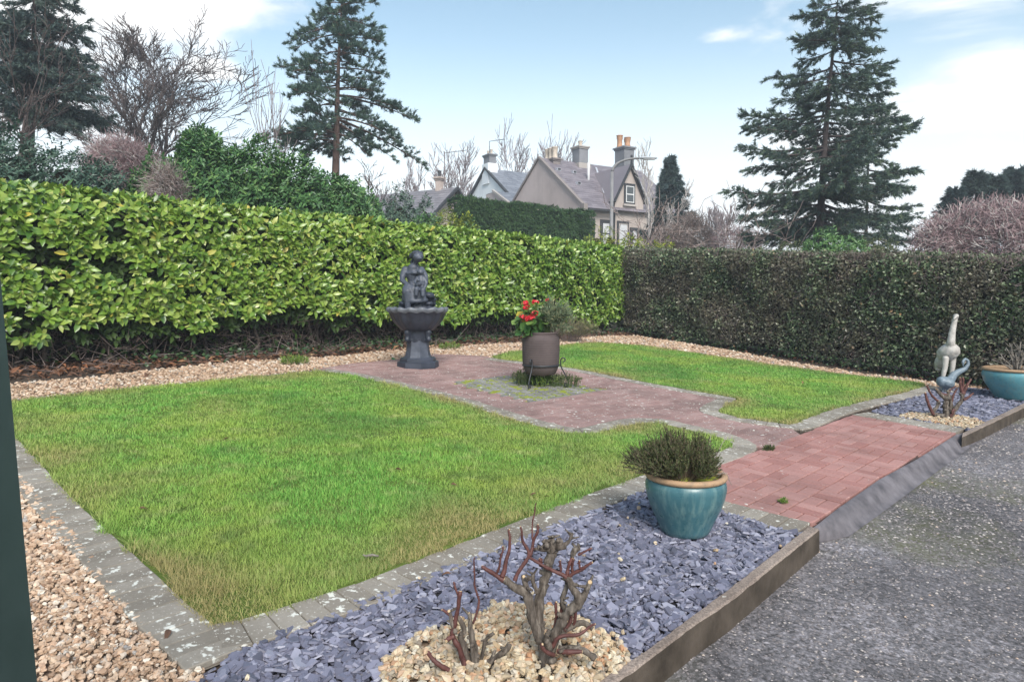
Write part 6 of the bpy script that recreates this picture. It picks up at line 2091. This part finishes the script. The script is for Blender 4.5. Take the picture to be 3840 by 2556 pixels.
# dark conifers at the far right, one tree each
for i, (x, yt, w_) in enumerate(((2200, 432, 60), (2245, 395, 62), (2290, 405, 62), (2335, 388, 60), (2385, 395, 70))):
    lab = ["dark conifer lowest in the far right row, showing over the purplish bush", "dark conifer second in the far right row with a forked top", "dark conifer third in the far right row with a blunt top",
           "tallest dark conifer of the far right row", "dark conifer closing the far right row"][i]
    tx = [(x, yt), (x, yt + 40), (x + 2, 560)]
    lm = [(yt + 6 + 9 * j, x + s_ * min(w_ * .55, 7 + 6 * j) * random.uniform(.7, 1.1), yt + 4 + 10 * j) for j in range(13) for s_ in (-1, 1)]
    conifer("dark_conifer", lab, tx, lm, 30, M_yew_n, M_trunk, 'spruce', .15, 40, .02, .6, 14, 12, .24, .022, .3)["group"] = "conifers in the far right row"
# dark pointed conifer by the stone house
lm = [(356 + 13 * j, 1543 + s_ * (3 + 4.4 * j) * random.uniform(.7, 1.15), 362 + 14 * j) for j in range(16) for s_ in (-1, 1)]
conifer("dark_conifer", "dark pointed conifer at the right end of the stone house", [(1540, 352), (1543, 420), (1545, 600)], lm, 36, M_yew_n, M_trunk, 'spruce', .16, 40, .02, .7, 14, 12, .26, .024, .3)

# ---- clipped conifer hedge on the bank
hA, hB2 = at(1060, 455, 30), at(1366, 491, 33.5)
hv = (hB2 - hA).xy.normalized(); hv = Vector((hv.x, hv.y, 0)); hn_ = Vector((-hv.y, hv.x, 0))
cH = thing("conifer_hedge", "dense dark green clipped conifer hedge below the stone house", "hedge", ground_at(hA))
f0 = Vector(cH.location)
ln = (hB2 - hA).xy.length
k_ = 11000
s = rng.random(k_); tp = rng.random(k_)
base = np.array(hA)[None] * (1 - s[:, None]) + np.array(hB2)[None] * s[:, None]
P = base.copy(); O = np.repeat(-np.array(hn_)[None], k_, 0)
kind_ = rng.random(k_)
front = kind_ < .72; topm = (kind_ >= .72) & (kind_ < .94); endm = kind_ >= .94
P[front, 2] -= tp[front] * 4.2
P[topm] += np.array(hn_)[None] * (tp[topm, None] * 1.3); O[topm] = (0, 0, 1)
P[endm] = np.array(hA)[None] + np.array(hn_)[None] * tp[endm, None] * 1.3; P[endm, 2] -= rng.random(endm.sum()) * 4.2; O[endm] = -np.array(hv)
bl = fbm(P, .8, 4.) * .13 + fbm(P, 2.2, 8.) * .10
P = P + O * bl[:, None] - np.array(f0)
T_, D_, N_ = shoots(P, O, 4, .12, .8, .5)
V, F, r = inst(np.array([(0, 0, 0), (.45, -.16, .03), (1, 0, -.05), (.45, .16, .03)]), np.array([(0, 1, 2), (0, 2, 3)]), frames(D_, N_), T_, rng.uniform(.12, .20, len(T_)), np.clip(rng.beta(2, 2, len(T_)) + .12 * np.tile(fbm(P, 1.1), 4), 0, .99))
stuff(obj("foliage", np_mesh("foliage", V, F, rnd=r), M_conhedge, cH))
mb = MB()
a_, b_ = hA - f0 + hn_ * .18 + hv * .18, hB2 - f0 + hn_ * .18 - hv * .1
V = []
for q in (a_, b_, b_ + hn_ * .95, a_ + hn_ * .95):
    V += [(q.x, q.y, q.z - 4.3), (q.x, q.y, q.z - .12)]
mb.add(V, [(0, 2, 3, 1), (2, 4, 5, 3), (4, 6, 7, 5), (6, 0, 1, 7), (1, 3, 5, 7)]).build("shade_core", M_core, cH)  # dark box added inside the hedge to stand for its shaded interior

# ================================================================== HOUSES
def render_mat(name, c0, c1):
    m, b = new_mat(name)
    f = noise_tex(m, .5, 6, .62)
    g = noise_tex(m, 14, 4, .65)
    sp_ = node(m, "ShaderNodeMapping"); sp_.inputs["Scale"].default_value = (1.3, 1.3, .12)
    gg = node(m, "ShaderNodeNewGeometry"); m.node_tree.links.new(gg.outputs["Position"], sp_.inputs[0])
    st = noise_tex(m, 1, 4, .6, sp_.outputs[0])
    col = ramp(m, [(.3, c0), (.7, c1)], f)
    col = mixc(m, mmath(m, 'MULTIPLY', ramp(m, [(.5, (0, 0, 0)), (.8, (1, 1, 1))], st), .35), col, (c0[0] * .5, c0[1] * .5, c0[2] * .5))
    return finish(m, b, col, .9, g, .3, .02, .15)
M_pink = render_mat("pinkish_render", (0.405, 0.338, 0.324), (0.54, 0.459, 0.439))
M_front = render_mat("stone_front", (.36, .31, .285), (.47, .415, .385))
M_white = render_mat("white_render", (0.682, 0.715, 0.748), (0.814, 0.847, 0.88))
M_beige = render_mat("beige_render", (.42, .35, .32), (.52, .44, .40))
M_ston = render_mat("chimney_stone", (.15, .155, .17), (.26, .265, .285))
M_coping = render_mat("coping_stone", (.20, .175, .17), (.28, .25, .24))
M_stonl = render_mat("pale_stone", (.34, .31, .29), (.44, .41, .385))
def slate_mat(name, c0, c1):
    m, b = new_mat(name)
    col = ramp(m, [(0, c0), (1, c1)], rnd_val(m))
    f = noise_tex(m, 1.1, 5, .65)
    col = mixc(m, mmath(m, 'MULTIPLY', f, .6), col, (c0[0] * .75, c0[1] * .7, c0[2] * .72))
    return finish(m, b, col, .55, noise_tex(m, 20, 3), .2, .01, .4)
M_rslate = slate_mat("purple_slate", (.16, .145, .165), (.27, .245, .27))
M_gslate = slate_mat("blue_grey_slate", (.15, .165, .195), (.25, .27, .31))
M_bslate = slate_mat("grey_tile", (.17, .165, .18), (.27, .26, .28))
M_trim = plain("dark_trim", (.03, .032, .036), (.05, .052, .056), 5, .6)
M_pot = plain("terracotta", (.36, .19, .11), (.50, .30, .19), 6, .8)
M_potc = plain("cream_pot", (.45, .38, .31), (.6, .52, .44), 6, .8)
M_lead_f = plain("lead_flashing", (.35, .37, .42), (.5, .52, .57), 4, .5)
m, b = new_mat("window_glass")
b.inputs["Base Color"].default_value = (.05, .06, .065, 1); b.inputs["Roughness"].default_value = .08; b.inputs["Specular IOR Level"].default_value = .8
M_glass = m
M_blind = plain("pale_blind", (.45, .46, .48), (.58, .59, .61), 3, .7)
M_wframe = plain("white_frame", (.60, .61, .62), (.72, .73, .74), 3, .6)

class House:
    """axes: along the ridge (r), along the gable (g); origin at the near eaves corner"""
    def __init__(s, name, label, corner, r_az, base_z):
        s.o = thing(name, label, "house", (corner.x, corner.y, base_z))
        s.r = Vector((math.sin(r_az), math.cos(r_az), 0)); s.g = Vector((-math.cos(r_az), math.sin(r_az), 0))
    def p(s, r, g, z): return tuple(s.r * r + s.g * g + Vector((0, 0, z)))
    def quad(s, name, pts, mat, parent=None, thick=0):
        mb = MB().add([s.p(*q) for q in pts], [tuple(range(len(pts)))])
        return mb.build(name, mat, parent or s.o)
    def bar(s, name, r0, r1, g0, g1, z0, z1, mat, parent=None):
        V = [s.p(r, g, z) for z in (z0, z1) for r, g in ((r0, g0), (r1, g0), (r1, g1), (r0, g1))]
        return MB().add(V, [(3, 2, 1, 0), (4, 5, 6, 7), (0, 1, 5, 4), (1, 2, 6, 5), (2, 3, 7, 6), (3, 0, 4, 7)]).build(name, mat, parent or s.o)
    def slope(s, r0, r1, g_e, z_e, g_r, z_r, mat, name="roof", course=.26, wid=.42, limit=300):
        """slated roof plane from the eaves line to the ridge line: a deck with single slates on it"""
        dk = s.quad(name, [(r0, g_e, z_e), (r1, g_e, z_e), (r1, g_r, z_r), (r0, g_r, z_r)], mat)
        ev = Vector((0, g_r - g_e, z_r - z_e)); L_ = ev.length; ev /= L_
        up = Vector((0, -ev.z, ev.y)) * (1 if g_r > g_e else -1)
        nrow = max(1, int(L_ / course)); ncol = max(1, int((r1 - r0) / wid))
        T_, rr = [], []
        tv = np.array([(0, 0, .012), (1, 0, .012), (1, 1, .002), (0, 1, .002), (0, 0, -.01), (1, 0, -.01)], float)
        tf = np.array([(0, 1, 2), (0, 2, 3), (0, 4, 5), (0, 5, 1)])
        X, E_, U = s.r, s.g * ev.y + Vector((0, 0, ev.z)), s.g * up.y + Vector((0, 0, up.z))
        if U.z < 0: U = -U
        V, F, Rn = [], [], []
        M3 = np.array([[X.x, E_.x, U.x], [X.y, E_.y, U.y], [X.z, E_.z, U.z]])
        Ts, Ss = [], []
        for i in range(nrow):
            for j in range(ncol + 1):
                a = (j - .5 * (i % 2)) * wid; b_ = a + wid
                a, b_ = max(a, 0), min(b_, r1 - r0)
                if b_ - a < .05: continue
                q = Vector(s.p(r0 + a + .004, g_e, z_e)) + E_ * (i * L_ / nrow) + U * (.012 + random.uniform(0, .006))
                Ts.append(tuple(q)); Ss.append((b_ - a - .008, L_ / nrow * 1.04, 1.0))
        Ts, Ss = np.array(Ts), np.array(Ss)
        n_ = len(Ts)
        w_ = Ts + np.array(s.o.location)
        Mx = np.repeat(M3[None], n_, 0)
        # pieces() ranks by how large they show; here in the house's own frame
        V, F, r = inst(tv, tf, Mx, Ts, Ss, rng.random(n_))
        stuff(obj("slates", np_mesh("slates", V, F, rnd=r), mat, dk))
        return dk
    def window(s, r0, r1, z0, z1, g=-.0, split=True, blind=False, gable=False, mat_f=None):
        f_ = mat_f or M_wframe
        put = (lambda a0, a1, d0, d1, zz0, zz1, nm, mt, par=None: s.bar(nm, a0, a1, g + d0, g + d1, zz0, zz1, mt, par)) if not gable else \
              (lambda a0, a1, d0, d1, zz0, zz1, nm, mt, par=None: s.bar(nm, g + d0, g + d1, a0, a1, zz0, zz1, mt, par))
        w_ = put(r0 - .12, r1 + .12, -.05, .02, z0 - .12, z1 + .16, "window", M_trim)
        put(r0, r1, -.07, -.02, z0, z1, "pane", M_blind if blind else M_glass, w_)
        put(r0 - .2, r1 + .2, -.14, .02, z0 - .22, z0 - .10, "sill", M_stonl, w_)
        t_ = .05
        for nm, a0, a1, b0, b1 in (("frame", r0, r0 + t_, z0, z1), ("frame", r1 - t_, r1, z0, z1), ("frame", r0 + t_, r1 - t_, z1 - t_, z1), ("frame", r0 + t_, r1 - t_, z0, z0 + t_)):
            put(a0, a1, -.09, -.03, b0, b1, nm, f_, w_)
        if split:
            put(r0 + t_, r1 - t_, -.092, -.03, (z0 + z1) / 2 - .03, (z0 + z1) / 2 + .03, "glazing_bar", f_, w_)
        return w_
    def chimney(s, r, g, z0, z1, wr, wg, mat, pots, potmat, capmat=None, base=None):
        c = s.bar("chimney", r - wr / 2, r + wr / 2, g - wg / 2, g + wg / 2, z0, z1, mat)
        cm = capmat or mat
        s.bar("chimney_cap", r - wr / 2 - .05, r + wr / 2 + .05, g - wg / 2 - .05, g + wg / 2 + .05, z1 - .02, z1 + .07, cm, c)
        s.bar("chimney_cap", r - wr / 2 - .11, r + wr / 2 + .11, g - wg / 2 - .11, g + wg / 2 + .11, z1 + .07, z1 + .16, cm, c)
        if base is not None:
            s.bar("chimney_base", r - wr / 2 - .12, r + wr / 2 + .12, g - wg / 2 - .12, g + wg / 2 + .12, z0 - .1, base, M_stonl, c)
        for (dr_, dg, h, rad) in pots:
            q = s.p(r + dr_, g + dg, z1 + .15)
            MB().lathe([(rad * .9, 0), (rad, .05), (rad * .85, .12), (rad * .8, h * .6), (rad * 1.0, h * .75), (rad * .95, h * .92), (rad * 1.1, h * .96), (rad * 1.05, h), (rad * .7, h), (rad * .6, h * .8)], 14, c=q).build("chimney_pot", potmat, c, True)
        return c

# ---- stone house with the big gable
Yh = 40.0
nc = at(1338, 470, Yh)
az = R(58.8)
base_z = terrain(nc.x, nc.y) - .3
EZ = nc.z - base_z                      # eaves height over the foot
Hs = House("stone_house", "pinkish grey house with broad gable, purple slate roof and stone chimneys", nc, az, base_z)
W_, L_h = 9.05, 8.4
pk = at(1243, 365, 43.9).z - base_z
Hs.quad("gable_wall", [(0, W_, -1), (0, 0, -1), (0, 0, EZ), (0, W_ / 2, pk), (0, W_, EZ)], M_pink)
Hs.quad("front_wall", [(0, 0, -1), (L_h, 0, -1), (L_h, 0, EZ), (0, 0, EZ)], M_front)
Hs.quad("rear_wall", [(L_h, W_, -1), (0, W_, -1), (0, W_, EZ), (L_h, W_, EZ)], M_pink)
Hs.quad("end_wall", [(L_h, 0, -1), (L_h, W_, -1), (L_h, W_, EZ), (L_h, W_ / 2, pk), (L_h, 0, EZ)], M_pink)
Hs.slope(.12, L_h + .2, -.32, EZ - .22, W_ / 2, pk + .05, M_rslate)
Hs.slope(.12, L_h + .2, W_ + .32, EZ - .22, W_ / 2, pk + .05, M_rslate)
# gable coping, string course, corner stones, gutter
def coping(H, r0, r1, g0, z0, g1, z1, mat, name="coping"):
    V = [H.p(r, g, z + dz) for dz in (0, .17) for r, g, z in ((r0, g0, z0), (r1, g0, z0), (r1, g1, z1), (r0, g1, z1))]
    MB().add(V, [(3, 2, 1, 0), (4, 5, 6, 7), (0, 1, 5, 4), (1, 2, 6, 5), (2, 3, 7, 6), (3, 0, 4, 7)]).build(name, mat, H.o)
coping(Hs, -.10, .14, -.25, EZ - .19, W_ / 2, pk - .02, M_coping)
coping(Hs, -.10, .14, W_ + .25, EZ - .19, W_ / 2, pk - .02, M_coping)
Hs.bar("string_course", -.06, -.002, .0, W_, EZ - .28, EZ - .16, M_stonl)
Hs.bar("skew_stone", -.13, .16, -.40, -.02, EZ - .42, EZ + .02, M_coping)
for i in range(7):
    Hs.bar("quoin", -.03, .55 if i % 2 else .35, -.03, .25, EZ - .55 - .45 * (i + 1) + .02, EZ - .55 - .45 * i, M_stonl)
Hs.bar("gutter", .2, 2.4, -.48, -.34, EZ - .36, EZ - .24, M_trim)
Hs.bar("downpipe", 2.35, 2.43, -.16, -.06, -1, EZ - .3, M_trim)
Hs.bar("lead_flashing", 4.3, 4.42, -.25, W_ / 2 - .4, EZ, EZ + .01, M_lead_f) if False else None
Hs.window(.34, .86, EZ - 2.2, EZ - .95, split=True, mat_f=M_trim)
Hs.window(1.50, 2.10, EZ - 2.3, EZ - .95, split=True, blind=True, mat_f=M_trim)
Hs.window(2.80, 3.50, EZ - 2.6, EZ - .95, split=False, blind=True, mat_f=M_stonl)
Hs.window(3.85, 4.3, EZ - 2.5, EZ - 1.3, split=True, blind=True, mat_f=M_trim)
Hs.bar("plinth", .9, L_h, -.16, -.02, EZ - 3.2, EZ - 2.95, M_trim)
# cross gable over the front
cg0, cg1 = 2.45, 4.75
cm_ = (cg0 + cg1) / 2
cz1 = EZ + 2.55
Hs.quad("dormer_gable", [(cg0, -.06, EZ - .3), (cg1, -.06, EZ - .3), (cg1, -.06, EZ + .5), (cm_, -.06, cz1), (cg0, -.06, EZ + .5)], M_front)
for sgn_ in (-1, 1):
    e_ = cg0 - .15 if sgn_ < 0 else cg1 + .15
    V = [Hs.p(e_, -.25, EZ + .36), Hs.p(cm_, -.25, cz1 + .12), Hs.p(cm_, 4.0, cz1 + .12), Hs.p(e_, 3.0, EZ + .36)]
    MB().add(V, [(0, 1, 2, 3)]).build("dormer_roof", M_rslate, Hs.o)
    V = [Hs.p(r, g, z) for (r, z) in ((e_, EZ + .24), (cm_, cz1 - .0)) for g in (-.32, -.2)] + [Hs.p(r, g, z) for (r, z) in ((e_, EZ + .46), (cm_, cz1 + .22)) for g in (-.32, -.2)]
    MB().add(V, [(0, 2, 6, 4), (1, 3, 7, 5), (4, 6, 7, 5), (0, 2, 3, 1), (0, 1, 5, 4), (2, 3, 7, 6)]).build("bargeboard", M_trim, Hs.o)
Hs.window(cm_ - .32, cm_ + .32, EZ + .35, EZ + 1.35, g=-.06, split=True)
Hs.bar("finial", cm_ - .05, cm_ + .05, -.3, -.2, cz1 + .1, cz1 + .65, M_trim)
# cross roof joining to the right, with pale valley flashing
def strip_on_roof(r0, r1, g0, g1, lift, mat, name):
    zz = lambda g: EZ - .22 + (pk + .05 - EZ + .22) * (g + .32) / (W_ / 2 + .32) + lift
    V = [Hs.p(r0, g0, zz(g0)), Hs.p(r0 + .16, g0, zz(g0)), Hs.p(r1 + .16, g1, zz(g1)), Hs.p(r1, g1, zz(g1))]
    MB().add(V, [(0, 1, 2, 3)]).build(name, mat, Hs.o)
strip_on_roof(2.6, 4.2, 1.2, 4.1, .09, M_lead_f, "lead_flashing")
strip_on_roof(5.8, 7.2, .5, 3.3, .09, M_lead_f, "lead_flashing")
for (r, g) in ((.6, 3.3), (1.75, 3.2), (1.2, 2.0)):
    zz = EZ - .22 + (pk + .05 - EZ + .22) * (g + .32) / (W_ / 2 + .32)
    v_ = Hs.bar("roof_light", r - .13, r + .13, g - .16, g + .16, zz - .05, zz + .14, M_lead_f)
    Hs.bar("pane", r - .10, r + .10, g - .18, g - .15, zz - .0, zz + .12, M_trim, v_)
zz = EZ - .22 + (pk + .05 - EZ + .22) * (2.0 + .32) / (W_ / 2 + .32)
MB().tube([Hs.p(2.5, 2.6, zz + .1), Hs.p(2.5, 2.6, zz + 1.55)], .08, 8).build("vent_pipe", M_wframe, Hs.o, True)
Hs.chimney(1.0, W_ / 2 + .1, pk - .9, pk - .12, .55, 1.3, M_coping, [(0, -.42, .75, .2), (0, 0, .75, .2), (0, .42, .75, .2)], M_potc)
Hs.chimney(3.2, W_ / 2 - .1, pk - 1.3, pk + .92, .72, .78, M_ston, [(0, 0, .4, .15)], M_potc, M_stonl, base=pk - .05)
Hs.chimney(4.35, 1.3, EZ + 1.0, EZ + 3.85, .82, .9, M_ston, [(-.28, .15, .78, .2), (0.05, -.22, .62, .21), (.3, .1, .62, .21)], M_pot, M_ston)
# ---- white gabled house behind
Yw = 52.0
wc = at(1175, 451, Yw)
wb = terrain(wc.x, wc.y)
Hw = House("white_house", "white rendered gable house with blue-grey roof behind the stone house", wc, R(60), wb)
ez = wc.z - wb
pw = at(1119, 389.6, 55.4).z - wb
GW = 7.95
Hw.quad("gable_wall", [(0, GW, -1), (0, 0, -1), (0, 0, ez), (0, GW / 2, pw), (0, GW, ez)], M_white)
Hw.quad("front_wall", [(0, 0, -1), (9, 0, -1), (9, 0, ez), (0, 0, ez)], M_white)
Hw.quad("rear_wall", [(9, GW, -1), (0, GW, -1), (0, GW, ez), (9, GW, ez)], M_white)
Hw.quad("end_wall", [(9, 0, -1), (9, GW, -1), (9, GW, ez), (9, GW / 2, pw), (9, 0, ez)], M_white)
Hw.slope(-.1, 9, -.3, ez - .2, GW / 2, pw + .05, M_gslate, course=.38)
Hw.slope(-.1, 9, GW + .3, ez - .2, GW / 2, pw + .05, M_gslate, course=.38)
coping(Hw, -.22, -.02, -.3, ez - .22, GW / 2, pw + .02, M_trim, "bargeboard")
coping(Hw, -.22, -.02, GW + .3, ez - .22, GW / 2, pw + .02, M_trim, "bargeboard")
cz0 = pw - .9
ct = at(1128, 360, 55.4).z - wb
Hw.bar("chimney_breast", -.12, .75, GW / 2 - .52, GW / 2 + .52, pw - 1.2, pw + .45, M_white)
Hw.chimney(.32, GW / 2, pw + .4, ct, .62, .98, M_ston, [(0, -.3, .4, .1), (0, .3, .4, .1)], M_potc)
zz = ez - .2 + (pw + .05 - ez + .2) * .42
rl = Hw.bar("roof_light", 3.2, 4.2, .85, 1.0, zz - .2, zz + .55, M_trim)
MB().tube([Hw.p(.4, GW / 2 + .2, ct), Hw.p(.4, GW / 2 + .2, ct + 1.3), Hw.p(1.5, GW / 2 - .3, ct + 1.5)], .03, 5).build("aerial", M_trim, Hw.o)
# small lean-to gable in between
Hl = House("outbuilding", "small beige gabled outbuilding between white gable and stone house", at(1168, 466, 46.5), R(62), wb)
lz = at(1168, 466, 46.5).z - wb
lp = at(1130, 441, 48).z - wb
Hl.quad("gable_wall", [(0, 3.4, -1), (0, 0, -1), (0, 0, lz), (0, 2.2, lp + .0), (0, 3.4, lp)], M_pink)
Hl.quad("front_wall", [(0, 0, -1), (4, 0, -1), (4, 0, lz), (0, 0, lz)], M_pink)
Hl.slope(-.05, 4, -.2, lz - .1, 2.2, lp + .08, M_gslate, course=.3)
coping(Hl, -.12, .06, -.2, lz - .12, 2.2, lp + .05, M_stonl)
Hl.quad("rear_wall", [(4, 3.4, -1), (0, 3.4, -1), (0, 3.4, lp), (4, 3.4, lp)], M_pink)
Hl.quad("end_wall", [(4, 0, -1), (4, 3.4, -1), (4, 3.4, lp), (4, 2.2, lp), (4, 0, lz)], M_pink)
Hl.quad("flat_roof", [(0, 2.2, lp + .04), (4, 2.2, lp + .04), (4, 3.5, lp + .04), (0, 3.5, lp + .04)], M_gslate)
# ---- bungalow: its gable faces right, the roof runs back to the left
bc = at(986.5, 489, 38)
bb = terrain(bc.x, bc.y)
Hb = House("bungalow", "beige bungalow with long grey tiled roof beside the clipped conifer hedge", bc, R(-61), bb)
Hb.g = Vector((math.sin(R(29)), math.cos(R(29)), 0))
bz = bc.z - bb
bp_ = at(1040, 435.6, 40).z - bb
BW = 4.65
Hb.quad("gable_wall", [(0, 0, -1), (0, BW, -1), (0, BW, bz), (0, BW / 2, bp_), (0, 0, bz)], M_beige)
Hb.quad("front_wall", [(9, 0, -1), (0, 0, -1), (0, 0, bz), (9, 0, bz)], M_beige)
Hb.quad("rear_wall", [(0, BW, -1), (9, BW, -1), (9, BW, bz), (0, BW, bz)], M_beige)
Hb.quad("end_wall", [(9, BW, -1), (9, 0, -1), (9, 0, bz), (9, BW / 2, bp_), (9, BW, bz)], M_beige)
Hb.slope(-.35, 9, -.35, bz - .25, BW / 2, bp_ + .08, M_bslate, course=.3)
Hb.slope(-.35, 9, BW + .35, bz - .25, BW / 2, bp_ + .08, M_bslate, course=.3)
coping(Hb, -.45, -.30, -.35, bz - .40, BW / 2, bp_ - .04, M_trim, "bargeboard")
coping(Hb, -.45, -.30, BW + .35, bz - .40, BW / 2, bp_ - .04, M_trim, "bargeboard")
Hb.chimney(.9, BW / 2, bp_ - .2, bp_ + .62, .32, .40, M_beige, [(0, 0, .4, .10)], M_trim, M_beige)
ae = Hb.p(.6, BW / 2 + .1, bp_)
at_ = at(1043, 345, 40).z - bb
MB().tube([ae, (ae[0], ae[1], at_)], .028, 5).tube([(ae[0] - .05, ae[1], at_ - .1), (ae[0] + 1.35, ae[1], at_ + .08)], .02, 4).tube([(ae[0], ae[1], at_ - .5), (ae[0], ae[1], at_)], .03, 4).build("aerial", M_haze_twig, Hb.o)
mb = MB()
for i in range(9):
    x = .15 + .14 * i
    mb.tube([(ae[0] + x, ae[1] - .22, at_ - .08 + x * .13), (ae[0] + x, ae[1] + .22, at_ - .08 + x * .13)], .008, 3)
mb.build("aerial_rods", M_haze_twig, Hb.o)

# ---- street lamp
lpz = at(1408, 395, 30)
lf = ground_at(lpz)
sl = thing("street_lamp", "tall grey street lamp with curved arm before the stone house", "street lamp", lf)
M_gal = plain("galvanised_steel", (.17, .17, .175), (.24, .24, .245), 3, .5, .1, .002, .4)
top_z = lpz.z - lf.z
MB().tube([(0, 0, -.1), (0, 0, 1.4), (0, 0, 1.45), (0, 0, top_z)], [.11, .105, .085, .07], 12).build("column", M_gal, sl, True)
hd_ = at(1470, 364, 30) - lf
arm = qb((0, 0, top_z), (.1, 0, top_z + .55), (hd_.x, 0, hd_.z), 12)
MB().tube(arm, [.062] * 6 + [.05] * 7, 10).build("arm", M_gal, sl, True)
hl = MB().lathe([(.0, -.42), (.06, -.40), (.11, -.2), (.12, .1), (.09, .36), (.04, .42), (0, .43)], 14)
V = np.concatenate(hl.v); hl.v = [np.stack([V[:, 2] + hd_.x + .38, V[:, 1], V[:, 0] * .55 + hd_.z + .01], 1)]
hl.build("lamp_head", plain("lamp_housing", (.36, .38, .41), (.46, .48, .51), 3, .5), sl, True)
MB().box((hd_.x + .45, 0, hd_.z - .055), (.5, .15, .03)).build("lens", M_blind, sl)

# ================================================================== AIR
mh = bpy.data.materials.new("haze_air")
mh.use_nodes = True
mh.node_tree.nodes.remove(mh.node_tree.nodes["Principled BSDF"])
pv = mh.node_tree.nodes.new("ShaderNodeVolumePrincipled")
pv.inputs["Color"].default_value = (.80, .88, 1.0, 1)
pv.inputs["Density"].default_value = 0.0020
mh.node_tree.links.new(pv.outputs[0], mh.node_tree.nodes["Material Output"].inputs["Volume"])
stuff(MB().box((0, 140, 6), (640, 560, 32)).build("haze", mh))
